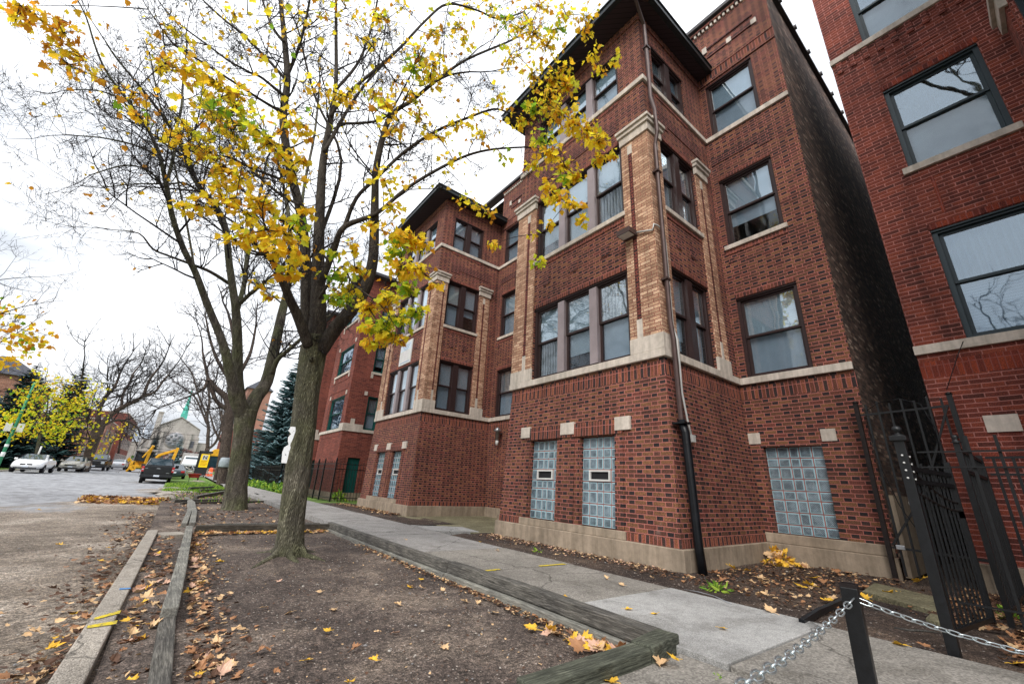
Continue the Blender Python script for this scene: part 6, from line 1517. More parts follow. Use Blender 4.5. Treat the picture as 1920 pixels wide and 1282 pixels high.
for i in range(1500):
    y = rg.uniform(24, 50); x = 5.0+rg.uniform(-.12, .42); p = Vector((x, y, -.03)); hgt = rg.uniform(.1, .5)
    leaf(q, p+Vector((0, 0, hgt*rg.random())), (rdir(rg)+Vector((0, 0, .6))).normalized(), rdir(rg), rg.uniform(.1, .22), rg.randrange(3), .3, .2, HALFS)
props(q.build('weeds', GRN), 'rank green weeds growing at the foot of the black fence', 'weeds', kind='stuff')
q = MB()
for i in range(9000):
    y = 19.2+(rg.random()**1.6)*45; x = rg.uniform(-.1, 3.05)
    if y < 27 and rg.random() < .93: continue
    p = Vector((x, y, -.13)); s = rg.uniform(.06, .16); d = rdir(rg)
    q.add([p-Vector((.02, 0, 0)), p+Vector((.02, 0, 0)), p+Vector((d.x*.06, d.y*.06, s))], [(0, 1, 2)], rg.randrange(3))
props(q.build('grass', GRN), 'green grass tufts on the parkway strip beyond the beds', 'grass', kind='stuff')
# ---------------------------------------------------------------- vehicles
def paint(name, c, rough=.3, metal=.1):
    k = NT(name, rough, .6); k.base(c); k.p.inputs['Metallic'].default_value = metal; k.p.inputs['Coat Weight'].default_value = .25
    return k.mat
CP = dict(white=paint('white_car_paint', S_(232, 234, 236)), silver=paint('champagne_silver_car_paint', S_(176, 174, 168), .3, .4), dark=paint('near_black_blue_car_paint', S_(12, 15, 22), .22), grey=paint('light_grey_car_paint', S_(188, 190, 194), .3, .3), black=paint('black_car_paint', S_(20, 21, 26)), teal=paint('dark_teal_car_paint', S_(48, 62, 70)))
M['tyre'] = plain('tyre_rubber', S_(26, 26, 28), .9, 0, .2, 20); M['rim'] = plain('alloy_wheel', S_(160, 164, 170), .3, .8, .1, 9)
M['cglass'] = plain('car_window_glass', S_(40, 58, 68), .04, 0, .35, 1.5, spec=1.0)
M['lamp'] = plain('headlight_glass', S_(200, 210, 216), .1, .2, .1, 5, spec=1.0); M['tail'] = plain('red_tail_light', S_(176, 24, 26), .2, 0, .1, 4, spec=.8)
M['plate'] = plain('number_plate', S_(206, 214, 226), .5, 0, .1, 30); M['chrome'] = plain('chrome_trim', S_(190, 194, 198), .15, 1.0, .05, 3)
M['plastic'] = plain('dark_bumper_plastic', S_(40, 42, 46), .6, 0, .2, 6)

def wheels(T, w, ys, r, zc=None):
    for sx in (-1, 1):
        for y in ys:
            c = (sx*(w-.11), y, r); q = MB()
            q.lathe((c[0], c[1], c[2]), [(r*.62, -.11), (r*.94, -.11), (r, -.07), (r, .07), (r*.94, .11), (r*.62, .11)], 20, 0, 'x')
            o = q.build('wheel', M['tyre'], T, local=True)
            q = MB(); q.lathe((c[0]+sx*.09, c[1], c[2]), [(r*.6, -.01), (r*.6, .02), (r*.5, .0), (r*.2, .03)] if sx > 0 else [(r*.2, -.03), (r*.5, 0), (r*.6, -.02), (r*.6, .01)], 16, 0, 'x'); q.build('rim', M['rim'], o, local=True)

def loft(q, st, m=0):
    """stations (y, zb, w_low, z_mid, w_mid, z_belt, w_belt, z_top, w_top)"""
    vs = []; n = 12
    for (y, zb, wl, zm, wm, zt, wt, zr, wr) in st:
        h = [(wl, zb), (wm, zm), (wt, zt), (wt*.985, zt+.01), (wr, zr-.02), (wr*.8, zr)]
        ring = h+[(-a, b) for a, b in reversed(h)]
        vs += [(a, y, b) for a, b in ring]
    fs = []
    for i in range(len(st)-1):
        for k_ in range(n): fs.append((i*n+k_, i*n+(k_+1) % n, (i+1)*n+(k_+1) % n, (i+1)*n+k_))
    fs += [tuple(reversed(range(n))), tuple((len(st)-1)*n+k_ for k_ in range(n))]
    q.add(vs, fs, m, True)

def sedan(label, loc, rz, paint_, w=.92, plate=True, kidney=False, tone=None):
    T = thing('parked_car', label, 'car', loc, rz, 'cars parked along the kerb')
    W = w; q = MB()
    st = [(-2.38, .34, W*.80, .55, W*.86, .78, W*.80, .80, W*.6), (-2.25, .25, W*.88, .55, W*.96, .93, W*.88, .96, W*.7), (-1.75, .22, W*.9, .55, W, 1.0, W*.92, 1.04, W*.72),
          (-1.6, .22, W*.9, .55, W, 1.0, W*.93, 1.10, W*.72), (-.95, .2, W*.9, .55, W, .98, W*.94, 1.38, W*.66), (-.3, .2, W*.9, .55, W, .97, W*.95, 1.45, W*.66), (.25, .2, W*.9, .55, W, .96, W*.95, 1.42, W*.66),
          (.6, .2, W*.9, .55, W, .95, W*.95, 1.25, W*.70), (1.12, .2, W*.9, .55, W, .93, W*.94, .98, W*.78), (1.7, .2, W*.9, .55, W*.99, .86, W*.90, .90, W*.72), (2.15, .24, W*.88, .5, W*.95, .74, W*.82, .78, W*.6), (2.36, .34, W*.78, .48, W*.84, .64, W*.74, .67, W*.5)]
    loft(q, st); b = q.build('body', paint_, T, local=True)
    md = b.modifiers.new('sub', 'SUBSURF'); md.levels = 1; md.render_levels = 1
    def glz(name, P):
        q = MB(); q.add(P, [(0, 1, 2, 3)]); o = q.build(name, M['cglass'], T, local=True); s = o.modifiers.new('s', 'SOLIDIFY'); s.thickness = .012; s.offset = 0; return o
    glz('windscreen', [(-W*.74, 1.17, 1.00), (W*.74, 1.17, 1.00), (W*.60, .36, 1.42), (-W*.60, .36, 1.42)])
    glz('rear_window', [(-W*.68, -1.70, 1.06), (W*.68, -1.70, 1.06), (W*.58, -1.02, 1.39), (-W*.58, -1.02, 1.39)])
    for s in (-1, 1):
        glz('side_window', [(s*W*.945, -1.35, 1.03), (s*W*.945, .85, 1.0), (s*W*.71, .20, 1.37), (s*W*.71, -.9, 1.36)])
        q = MB(); q.hexa([(s*W*.48, 2.22, .56), (s*W*.86, 2.06, .58), (s*W*.84, 1.95, .58), (s*W*.5, 2.1, .56), (s*W*.48, 2.20, .68), (s*W*.86, 2.02, .74), (s*W*.80, 1.9, .74), (s*W*.5, 2.08, .68)]); q.build('headlight', M['lamp'], T, local=True)
        q = MB(); q.box(s*W*.72-.16, -2.37, .66, s*W*.72+.12, -2.28, .84); q.build('tail_light', M['tail'], T, local=True, bevel=.02)
        q = MB(); q.box(s*W*1.06-.09, .72, .95, s*W*1.06+.09, .86, 1.09); q.build('mirror', paint_, T, local=True, bevel=.03)
    q = MB()
    if kidney:
        for s in (-1, 1): q.box(s*.18-.15, 2.26, .57, s*.18+.15, 2.345, .68)
        q.box(-.62, 2.28, .30, .62, 2.36, .40)
    else:
        q.box(-.42, 2.27, .54, .42, 2.36, .65); q.box(-.5, 2.28, .30, .5, 2.36, .40)
    q.build('grille', M['plastic'], T, local=True, bevel=.02)
    q = MB(); q.box(-.17, 2.35, .41, .17, 2.375, .51); q.build('number_plate', M['plate'], T, local=True)
    q = MB(); q.box(-.17, -2.42, .62, .17, -2.37, .74); q.build('number_plate', M['plate'], T, local=True)
    wheels(T, W, (-1.4, 1.42), .33)
    return T

def pickup(label, loc, rz, paint_, w=.98, L=5.6, rear=True):
    T = thing('pickup_truck', label, 'pickup truck', loc, rz)
    q = MB(); W = w; y0, y1 = -L/2, L/2
    # bed sides, cab lower, bonnet
    q.box(-W, y0+.06, .62, -W+.12, y0+1.9, 1.24); q.box(W-.12, y0+.06, .62, W, y0+1.9, 1.24); q.box(-W+.12, y0+.1, .6, W-.12, y0+1.9, .8)
    q.box(-W, y0+1.92, .45, W, y1-1.5, 1.24); q.hexa([(-W, y1-1.5, .5), (W, y1-1.5, .5), (W*.93, y1, .55), (-W*.93, y1, .55), (-W, y1-1.5, 1.22), (W, y1-1.5, 1.22), (W*.9, y1-.1, 1.1), (-W*.9, y1-.1, 1.1)])
    q.hexa([(-W*.95, y0+1.95, 1.24), (W*.95, y0+1.95, 1.24), (W*.95, y1-1.4, 1.24), (-W*.95, y1-1.4, 1.24), (-W*.74, y0+2.25, 1.86), (W*.74, y0+2.25, 1.86), (W*.74, y1-2.25, 1.86), (-W*.74, y1-2.25, 1.86)])
    q.build('body', paint_, T, local=True, bevel=.035)
    q = MB(); q.box(-W+.125, y0, .66, W-.125, y0+.09, 1.25); q.box(-W+.125, y0-.012, .72, W-.125, y0, .95); t = q.build('tailgate', paint_, T, local=True, bevel=.015)
    q = MB(); q.box(-.11, y0-.022, 1.06, .11, y0-.012, 1.11); q.build('badge', M['chrome'], t, local=True)
    q = MB(); q.box(-.78, y0-.016, 1.06, -.62, y0-.006, 1.09); q.build('lettering', M['chrome'], t, local=True)
    q = MB(); q.box(.52, y0-.016, .76, .72, y0-.006, .79); q.build('lettering', M['chrome'], t, local=True)
    q = MB(); q.hexa([(-W*.80, y0+1.97, 1.34), (W*.80, y0+1.97, 1.34), (W*.80, y0+2.02, 1.34), (-W*.8, y0+2.02, 1.34), (-W*.66, y0+2.20, 1.79), (W*.66, y0+2.20, 1.79), (W*.66, y0+2.25, 1.79), (-W*.66, y0+2.25, 1.79)]); q.build('rear_window', M['cglass'], T, local=True)
    q = MB(); q.hexa([(-W*.84, y1-1.42, 1.30), (W*.84, y1-1.42, 1.30), (W*.84, y1-1.47, 1.30), (-W*.84, y1-1.47, 1.30), (-W*.68, y1-2.17, 1.80), (W*.68, y1-2.17, 1.80), (W*.68, y1-2.24, 1.8), (-W*.68, y1-2.24, 1.8)]); q.build('windscreen', M['cglass'], T, local=True)
    for s in (-1, 1):
        q = MB(); q.add([(s*W*.93, y0+2.3, 1.32), (s*W*.93, y1-1.7, 1.32), (s*W*.785, y1-2.3, 1.78), (s*W*.785, y0+2.4, 1.78)], [(0, 1, 2, 3)]); o = q.build('side_window', M['cglass'], T, local=True); sm = o.modifiers.new('s', 'SOLIDIFY'); sm.thickness = .02; sm.offset = 0
        q = MB(); q.box(s*(W-.06)-.075, y0-.012, .84, s*(W-.06)+.075, y0+.07, 1.22); tl = q.build('tail_light', M['tail'], T, local=True, bevel=.01)
        q = MB(); q.box(s*(W-.06)-.05, y0-.02, .96, s*(W-.06)+.05, y0-.012, 1.03); q.build('reversing_lamp', M['lamp'], tl, local=True)
        q = MB(); q.box(s*(W+.14)-.12, y1-1.95, 1.12, s*(W+.14)+.12, y1-1.85, 1.38); q.build('mirror', M['plastic'], T, local=True, bevel=.02)
        q = MB(); q.box(s*(W*.72)-.16, y1-.04, .78, s*(W*.72)+.16, y1+.01, 1.02); q.build('headlight', M['lamp'], T, local=True, bevel=.02)
    q = MB(); q.box(-W, y0-.10, .44, W, y0+.05, .64); q.build('rear_bumper', M['plastic'], T, local=True, bevel=.03)
    q = MB(); q.box(-W, y1-.05, .42, W, y1+.12, .66); q.build('front_bumper', M['plastic'], T, local=True, bevel=.03)
    q = MB(); q.box(-.55, y1-.02, .72, .55, y1+.03, 1.02); q.build('grille', M['plastic'], T, local=True)
    q = MB(); q.box(-.17, y0-.118, .50, .17, y0-.104, .62); q.build('number_plate', M['plate'], T, local=True)
    q = MB(); q.box(-.17, y1+.122, .45, .17, y1+.134, .57); q.build('number_plate', M['plate'], T, local=True)
    q = MB(); q.box(-.7, y0+.3, .32, .7, y1-.5, .6); q.build('chassis', M['tyre'], T, local=True)
    wheels(T, W-.02, (y0+1.05, y1-1.0), .40)
    return T
def gz(x, y): return roadz(x, y)
sedan('white sedan at the left edge with twin black grille openings', (-8.95, 51.6, gz(-8.75, 50)+.05), PI_ if False else math.pi-.02, CP['white'], kidney=True)
sedan('champagne silver sedan parked behind the white one', (-7.75, 61.0, gz(-7.7, 60)+.02), math.pi-.03, CP['silver'])
pickup('dark blue-black pickup parked nose out between two silver cars', (-7.25, 71.5, gz(-7.2, 71)+.0), math.pi-.02, CP['dark'], .96)
sedan('light grey sedan farthest back in the left-hand row', (-6.3, 84.5, gz(-6.3, 84)+.0), -.03, CP['grey'])
pickup('dark pickup seen from behind, parked on the right near the leaf pile', (-.86, 44.6, gz(-.86, 42)), .0, CP['dark'], .95)
sedan('dark teal car parked just ahead of the rear-view pickup', (.15, 53.2, gz(0, 53)), 0, CP['teal'])

# ---------------------------------------------------------------- machines and street things
M['machy'] = plain('construction_yellow_paint', S_(214, 160, 40), .5, 0, .2, 4); M['machw'] = plain('off_white_machine_paint', S_(172, 168, 164), .5, 0, .2, 4)
gzz = gz(-3.4, 74)+.1
T = thing('backhoe_loader', 'yellow backhoe with a pale cab roof and raised digging arm beyond the pickup', 'backhoe', (-3.4, 75, gzz-.1), R(8))
q = MB(); q.box(-.75, .4, .7, .75, 3.6, 1.5); q.box(-1.0, -.4, .6, 1.0, .4, .95); q.build('body', M['machy'], T, local=True, bevel=.04)
q = MB()
for s in (-1, 1):
    for y in (-.3, 1.3): q.box(s*.75-.05, y-.05, 1.4, s*.75+.05, y+.05, 2.75)
q.build('cab_frame', M['plastic'], T, local=True)
q = MB(); q.box(-.7, -.25, 1.45, .7, 1.25, 2.65); q.build('cab_glass', M['cglass'], T, local=True)
q = MB(); q.box(-1.15, -.7, 2.75, 1.15, 1.6, 2.98); q.build('cab_roof', M['machw'], T, local=True, bevel=.03)
q = MB(); q.bar((.25, -.5, .9), (.30, -.8, 2.4), .30, .3); q.bar((.30, -.8, 2.4), (.45, -1.1, 3.5), .3, .24); q.bar((.42, -1.2, 3.4), (-.3, -1.5, 1.9), .12, .16); q.build('digging_arm', M['machy'], T, local=True, bevel=.02)
q = MB(); q.bar((-1.15, -1.3, 1.4), (-1.2, -1.4, .5), .3, .3); q.bar((-1.2, -1.4, .55), (-.75, -1.5, .3), .3, .25); q.bar((-.75, -1.5, .3), (-.6, -1.5, .9), .2, .2); q.build('bucket', M['machy'], T, local=True, bevel=.03)
q = MB()
for s in (-1, 1): q.bar((s*.9, -.3, 1.0), (s*1.35, -.5, .1), .16)
q.build('stabiliser', M['machy'], T, local=True)
q = MB()
for s in (-1, 1):
    q.lathe((s*.95, .9, .72), [(.3, -.2), (.68, -.2), (.72, -.1), (.72, .1), (.68, .2), (.3, .2)], 18, 0, 'x'); q.lathe((s*.9, 3.0, .48), [(.2, -.15), (.46, -.15), (.48, 0), (.46, .15), (.2, .15)], 16, 0, 'x')
o = q; q.build('wheels', M['tyre'], T, local=True)
T = thing('excavator', 'yellow excavator whose bent boom rises above the pickup roof', 'excavator', (-1.6, 88, gz(-1, 88)-.35))
q = MB(); q.box(-1.2, -1.2, .8, 1.2, 1.4, 2.1); q.build('body', M['machy'], T, local=True, bevel=.05)
q = MB(); q.box(-1.1, -1.3, 2.0, -.1, .3, 2.9); q.build('cab', M['cglass'], T, local=True, bevel=.05)
q = MB(); q.bar((-1.2, -.8, 1.9), (-.5, -1.6, 2.9), .36, .4); q.bar((-.5, -1.6, 2.9), (1.2, -2.4, 3.7), .36, .36); q.build('boom', M['machy'], T, local=True, bevel=.03)
q = MB(); q.bar((1.4, -2.5, 4.1), (1.2, -2.7, 2.0), .4, .36); q.bar((1.2, -2.7, 2.0), (.6, -2.8, 1.2), .6, .45); q.build('dipper', M['machy'], T, local=True, bevel=.03)
for s in (-1, 1):
    q = MB(); q.box(s*.95-.25, -1.7, .0, s*.95+.25, 1.7, .75); q.build('track', M['tyre'], T, local=True, bevel=.15)
x_ = 4.3; T = thing('excavator', 'small yellow digger with a dark cab behind the forked bare tree', 'excavator', (x_, 76, rise(76)))
q = MB(); q.hexa([(-1.1, -1, 2.5), (1.1, -1, 2.5), (1.1, 1, 2.5), (-1.1, 1, 2.5), (-.2, -1, 3.5), (.9, -1, 3.5), (.9, 1, 3.5), (-.2, 1, 3.5)]); q.build('hood', M['machy'], T, local=True, bevel=.05)
q = MB(); q.box(-.7, -.9, .9, .7, .9, 2.5); q.build('cab', M['cglass'], T, local=True, bevel=.04)
for s in (-1, 1):
    q = MB(); q.box(s*.85-.22, -1.3, .0, s*.85+.22, 1.3, .8); q.build('track', M['tyre'], T, local=True, bevel=.12)
# white truck and debris
T = thing('work_truck', 'white work truck facing the camera in front of the church', 'truck', (1.75, 70, gz(1.2, 70)))
q = MB(); q.box(-1.1, 0, .5, 1.1, 2.2, 1.5); q.hexa([(-1.05, .3, 1.5), (1.05, .3, 1.5), (1.05, 2.2, 1.5), (-1.05, 2.2, 1.5), (-.9, .8, 2.5), (.9, .8, 2.5), (.9, 2.2, 2.5), (-.9, 2.2, 2.5)]); q.build('cab', CP['white'], T, local=True, bevel=.06)
q = MB(); q.hexa([(-.88, .40, 1.6), (.88, .40, 1.6), (.88, .46, 1.6), (-.88, .46, 1.6), (-.78, .70, 2.35), (.78, .70, 2.35), (.78, .76, 2.35), (-.78, .76, 2.35)]); q.build('windscreen', M['cglass'], T, local=True)
q = MB(); q.box(-1.15, 2.3, 1.0, 1.15, 6.5, 2.9); q.build('load_box', M['machw'], T, local=True, bevel=.03)
q = MB(); q.box(-.6, -.04, .8, .6, 0, 1.25); q.build('grille', M['plastic'], T, local=True)
for s in (-1, 1):
    q = MB(); q.lathe((s*1.3, .6, 2.0), [(.03, 0), (.16, .02), (.16, .06)], 12, 0, 'y'); q.bar((s*1.0, .6, 2.0), (s*1.3, .63, 2.0), .03); q.build('mirror', M['chrome'], T, local=True)
    q = MB(); q.box(s*.85-.14, -.04, .9, s*.85+.14, .0, 1.1); q.build('headlight', M['lamp'], T, local=True)
wheels(T, 1.1, (.9, 5.4), .45)
q = MB(); rg = random.Random(5)
for i in range(90):
    p = Vector((1.9+rg.uniform(-1.3, 1.5), 62+rg.uniform(-1.5, 1.5), rise(62)+rg.uniform(.0, .95))); d = rdir(rg); d.z *= .5
    q.bar(p, p+d*rg.uniform(.4, 1.2), .07, .05, m=i % 3)
props(q.build('debris_pile', [M['machw'], M['galv'], M['granite']]), 'heap of pale scrap boards and pipes in front of the white truck', 'debris', kind='stuff')
T = thing('wheelbarrow', 'red wheelbarrow with black wheel on the grass near the yellow sign', 'wheelbarrow', (1.62, 47.5, rise(47)-.12))
q = MB(); q.hexa([(-.35, -.3, .3), (.35, -.3, .3), (.3, .3, .3), (-.3, .3, .3), (-.5, -.5, .65), (.5, -.5, .65), (.4, .5, .65), (-.4, .5, .65)]); q.build('tray', paint('barrow_red_paint', S_(176, 30, 36)), T, local=True, bevel=.03)
q = MB(); q.lathe((0.35, .55, .2), [(.08, -.05), (.2, -.05), (.2, .05), (.08, .05)], 14, 0, 'x'); q.build('wheel', M['tyre'], T, local=True)
q = MB(); q.bar((-.3, .5, .25), (-.35, -.9, .6), .04); q.bar((.3, .5, .25), (.35, -.9, .6), .04); q.bar((-.3, -.4, .3), (-.3, -.4, 0), .04); q.bar((.3, -.4, .3), (.3, -.4, 0), .04); q.build('handle_frame', M['plastic'], T, local=True)
GO = 'orange barrels by the digger'
for i, (u, v, lb) in enumerate(((396, 880, 'orange traffic barrel to the right of the forked bare tree'), (387, 872, 'partly hidden orange traffic barrel touching the forked bare tree'))):
    p = at(u, v, y=64+i*3); T = thing('traffic_barrel', lb, 'traffic barrel', (p.x, p.y, rise(64)), 0, GO)
    q = MB(); q.lathe((0, 0, 0), [(.34, 0), (.34, .05), (.28, .06), (.27, .3), (.25, .31), (.24, .55), (.22, .56), (.2, .95), (.08, 1.0)], 16); q.build('drum', plain('traffic_orange', S_(238, 92, 34), .5), T, local=True)
    q = MB(); q.lathe((0, 0, 0), [(.272, .33), (.256, .45)], 16); q.build('reflective_band', M['white'], T, local=True)
# yellow sign
T = thing('sign_board', 'yellow sign with a black letter N in a white square, hung on a dark board', 'sign', (at(384, 862, y=58).x, 58, rise(58)))
c = at(383, 862, y=58); q = MB(); q.box(c.x-.62, 58, .1, c.x-.52, 58.1, c.z+.95); q.box(c.x-.62, 58, c.z+.72, c.x+.62, 58.06, c.z+.95); q.box(c.x-.6, 58.02, c.z-1.6, c.x+.5, 58.06, c.z+.7); q.build('frame', M['plastic'], T)
q = MB(); q.box(c.x-.38, 57.96, c.z-.78, c.x+.42, 58.0, c.z+.62); s_ = q.build('panel', plain('yellow_sign_face', S_(250, 208, 34), .5, 0, .04), T)
q = MB(); q.box(c.x-.22, 57.94, c.z+.02, c.x+.26, 57.96, c.z+.52); q.build('white_square', M['white'], s_)
q = MB(); z0_, z1_ = c.z+.10, c.z+.44; a_, b_ = c.x-.12, c.x+.16
q.box(a_-.035, 57.925, z0_, a_+.035, 57.94, z1_); q.box(b_-.035, 57.925, z0_, b_+.035, 57.94, z1_); q.add([(a_-.035, 57.927, z1_), (a_+.04, 57.927, z1_), (b_+.035, 57.927, z0_), (b_-.04, 57.927, z0_)], [(0, 1, 2, 3)])
q.build('letter', M['dark'], s_)
q = MB()
for i in range(4): q.box(c.x-.28, 57.95, c.z-.14-.14*i, c.x+.32-.08*(i % 2), 57.955, c.z-.08-.14*i)
q.build('small_print', plain('sign_print_orange', S_(206, 150, 30), .6), s_)
# street lamp, left
yl = 55.0; b0 = at(0, 872, y=yl); b1 = at(62, 716, y=yl); tip = at(212, 720, y=yl)
T = thing('street_lamp', 'tall green street lamp with a long curved arm and two small white signs', 'street lamp', (b0.x, yl, 0))
xx = (b0.x+b1.x)/2
q = MB(); q.tube([(xx, yl, -.1), (xx, yl, .4), (xx, yl, 4), (xx, yl, b1.z)], [.17, .13, .11, .08], 12); q.build('pole', plain('street_lamp_green', S_(52, 128, 96), .5, .1, .2, 3), T)
q = MB(); ex = tip.x-.8
q.tube([(xx, yl, b1.z-.05), (xx+1.0, yl, b1.z+.45), (xx+2.4, yl, b1.z+.75), (ex, yl, tip.z+.08)], [.05, .045, .04, .035], 8)
q.tube([(xx, yl, b1.z-.9), (xx+1.0, yl, b1.z-.15), (xx+2.2, yl, b1.z+.45), (xx+2.8, yl, b1.z+.74)], .03, 8); q.build('arm', M['galv'], T)
q = MB(); q.lathe((ex-.1, yl, tip.z+.06), [(.06, 0), (.12, .1), (.15, .4), (.13, .8), (.04, 1.0)], 12, 0, 'x'); q.build('lamp_head', M['galv'], T)
sc_ = at(27, 801, y=yl)
for s in (-1, 1):
    q = MB(); cx_ = xx+s*.36; q.box(cx_-.2, yl-.14, sc_.z-.36, cx_+.2, yl-.12, sc_.z+.36); q.bar((xx, yl-.12, sc_.z), (cx_, yl-.12, sc_.z), .03); q.build('sign_plate', M['white'], T)
q = MB(); q.lathe((xx, yl, 1.2), [(.135, 0), (.14, .02), (.14, .35), (.13, .37)], 12); q.lathe((xx, yl, 2.0), [(.125, 0), (.13, .02), (.13, .2), (.12, .22)], 12); q.build('sticker_band', M['paper'], T)
# second green post near the backhoe and utility wires
p = at(281, 860, y=96); T = thing('street_lamp', 'thin grey-green lamp post standing beside the backhoe', 'street lamp', (p.x-2.2, 96, .5))
q = MB(); x0_ = at(262, 830, y=96).x; q.tube([(x0_, 96, .3), (x0_, 96, 9.0)], [.13, .08], 8); q.build('pole', M['galv'], T)
q = MB(); q.tube([(x0_, 96, 8.9), (x0_+1.2, 96, 9.5), (x0_+2.6, 96, 9.6)], .05, 6); q.build('arm', M['galv'], T)
q = MB(); rgw = random.Random(3)
for i, (z_, x1_) in enumerate(((10.4, 14), (9.2, 13), (8.2, 12), (6.4, 16))):
    pts = [Vector((-16+(x1_+16)*t, 128+8*t, z_-1.4*math.sin(math.pi*t))) for t in [j/14 for j in range(15)]]
    q = MB(); q.tube(pts, .035, 4); props(q.build('overhead_wire', M['blackpipe']), ('highest', 'second', 'third', 'lowest')[i]+' overhead wire crossing in front of the church', 'wire', group='overhead wires before the church')
# white pipe by the fence, blue spray paint on the far pavement, bins along the right
q = MB(); p = at(69, 858, y=53); q.tube([(p.x, 53, 1.0), (p.x, 53, 2.2)], .06, 8); props(q.build('white_pipe', M['white']), 'short white pipe rising behind the white sedan', 'pipe')

# ---------------------------------------------------------------- fallen leaves
def curled(seed, s, curl, fold):
    q = MB(); r_ = random.Random(seed); leaf(q, Vector((0, 0, .004)), Vector((0, 1, 0)), Vector((0, 0, 1)), s, 0, fold, curl, HALF, r_)
    q.tube([(0, 0, .004), (0.01, -.2*s, .01), (.03, -.42*s, .006)], .0022, 3, cap=False)
    return q
LV = []
for i in range(7):
    q = curled(i, .12, (.25, .5, -.15, .35, .1, .6, .4)[i], (.15, -.25, .3, .45, .1, .2, -.1)[i]); me = bpy.data.meshes.new('leaf'); me.from_pydata(q.v, [], q.f); LV.append(me)
LVM = []
for mm in FALL:
    row = []
    for me in LV:
        m2 = me.copy(); m2.materials.append(mm); row.append(m2)
    LVM.append(row)
rf = random.Random(77); NL = 0
def fallen(x, y, z, mi, label, group, s=1.0, tilt=.25):
    global NL
    if NL >= 296: return
    NL += 1
    o = bpy.data.objects.new('fallen_leaf', LVM[mi][rf.randrange(7)]); COL.objects.link(o)
    o.location = (x, y, z+.006); o.rotation_euler = (rf.uniform(-tilt, tilt), rf.uniform(-tilt, tilt), rf.uniform(0, 6.28)); s *= .68; o.scale = (s*rf.uniform(.8, 1.15), s*rf.uniform(.8, 1.15), s)
    props(o, label, 'leaf', group)
ql = MB()
def litter(x, y, z, mi, s, tilt=.5):
    n_ = Vector((rf.uniform(-tilt, tilt), rf.uniform(-tilt, tilt), 1)).normalized(); a = rf.uniform(0, 6.28)
    leaf(ql, Vector((x, y, z+.005+rf.random()*.012)), Vector((math.cos(a), math.sin(a), rf.uniform(-.15, .25))), n_, s, mi, rf.uniform(-.3, .4), rf.uniform(-.2, .6), HALFS if s < .07 else HALF, rf)
# individually placed ones read off the photograph (u, v, ground height, colour)
def pick(u, v, z, mi, label, group, s=1.0): p = at(u, v, z=z); fallen(p.x, p.y, z, mi, label, group, s)
G1 = 'tan leaves scattered over the bare soil of the near bed'
for (u, v, m_) in ((603, 1110, 0), (493, 1140, 0), (548, 1148, 0), (618, 1184, 2), (706, 1241, 2), (750, 1136, 0), (770, 1102, 2), (773, 1100, 0), (788, 1088, 2), (795, 1103, 0), (832, 1108, 0), (876, 1130, 0), (895, 1133, 0), (928, 1149, 0), (690, 1038, 0), (716, 1037, 2), (460, 1015, 0), (402, 1035, 0), (660, 1220, 1), (570, 1240, 2), (652, 1282, 2), (830, 1212, 0), (630, 1142, 0), (520, 1092, 4), (740, 1188, 4), (430, 1115, 0), (452, 1190, 0), (480, 1225, 1)):
    pick(u, v, BZ+.01, m_, 'tan maple leaf lying alone on the bare soil of the near bed', G1, .85)
pick(406, 1054, BZ+.02, 2, 'bright orange-yellow leaf on the soil left of the big trunk', None, 1.5)
G2 = 'leaves on the pavement slabs'
for (u, v, m_) in ((1172, 1142, 2), (1232, 1151, 2), (1057, 1118, 2), (930, 1032, 0), (900, 1017, 2), (935, 1033, 0), (1138, 1086, 0), (1170, 1098, 0), (1350, 1178, 2), (760, 1011, 0), (1225, 1085, 0), (1040, 1040, 0)):
    pick(u, v, .004, m_, 'small yellow-tan leaf lying flat on the grey pavement', G2, .8)
pick(1236, 1250, -.028, 0, 'big curled tan leaf beside the green corner timber', None, 1.5)
pick(1272, 1238, .004, 2, 'yellow leaf resting just beyond the big tan one by the corner timber', None, .9)
pick(1150, 1282, -.028, 2, 'yellow leaf at the bottom edge under the corner timber', None, 1.2)
pick(1695, 1211, .004, 2, 'golden leaf lying left of the gate post foot', None, 1.2); pick(1738, 1214, -.0, 1, 'orange leaf touching the gate post foot', None, 1.0)
pick(1898, 1246, -.01, 2, 'yellow leaf near the right edge under the chain', None, 1.1)
G3 = 'leaf heap in the near corner of the bed'
for i in range(34):
    t = rf.random()**.7; x = 2.95-rf.random()*.22; y = 2.08+ (1-t)*.95; 
    fallen(x-(.12*rf.random()), y, BZ+.015+rf.random()*.05*t, rf.choice((0, 1, 2, 2, 4)), 'curled orange leaf in the heap inside the corner of the timber bed', G3, 1.45, .7)
G4 = 'leaves caught between the kerb stone and the grey timbers'
for i in range(62):
    y = 3.0+6.8*rf.random()**1.7; x = rf.uniform(-.02, .20)+(.012*(y-3))
    fallen(x, y, -.155, rf.choice((0, 0, 1, 2, 4, 4)), 'dry tan leaf caught between the kerb stone and the grey timbers', G4, rf.uniform(.8, 1.25), .5)
G5 = 'leaves along the bed side of the grey timbers'
for i in range(44):
    y = 3.0+6.8*rf.random()**1.4; x = .36+.022*(y-3)+abs(rf.gauss(0, .09))
    fallen(x, y, BZ+.01, rf.choice((0, 0, 1, 2, 4)), 'dry pinkish tan leaf along the bed side of the grey timbers', G5, rf.uniform(.8, 1.2), .5)
G6 = 'yellow leaves drifted into the inner corner of the plinth'
for i in range(46):
    a = abs(rf.gauss(0, .28)); b = abs(rf.gauss(0, .20)); x = 8.55-a; y = 3.32-b
    fallen(x, y, -.02+max(0, .20-.45*(a+b)), rf.choice((2, 2, 2, 0, 1)), 'yellow leaf in the drift piled into the inner corner of the plinth', G6, 1.7, .7)
G7 = 'leaves strewn over the soil before the recessed wall'
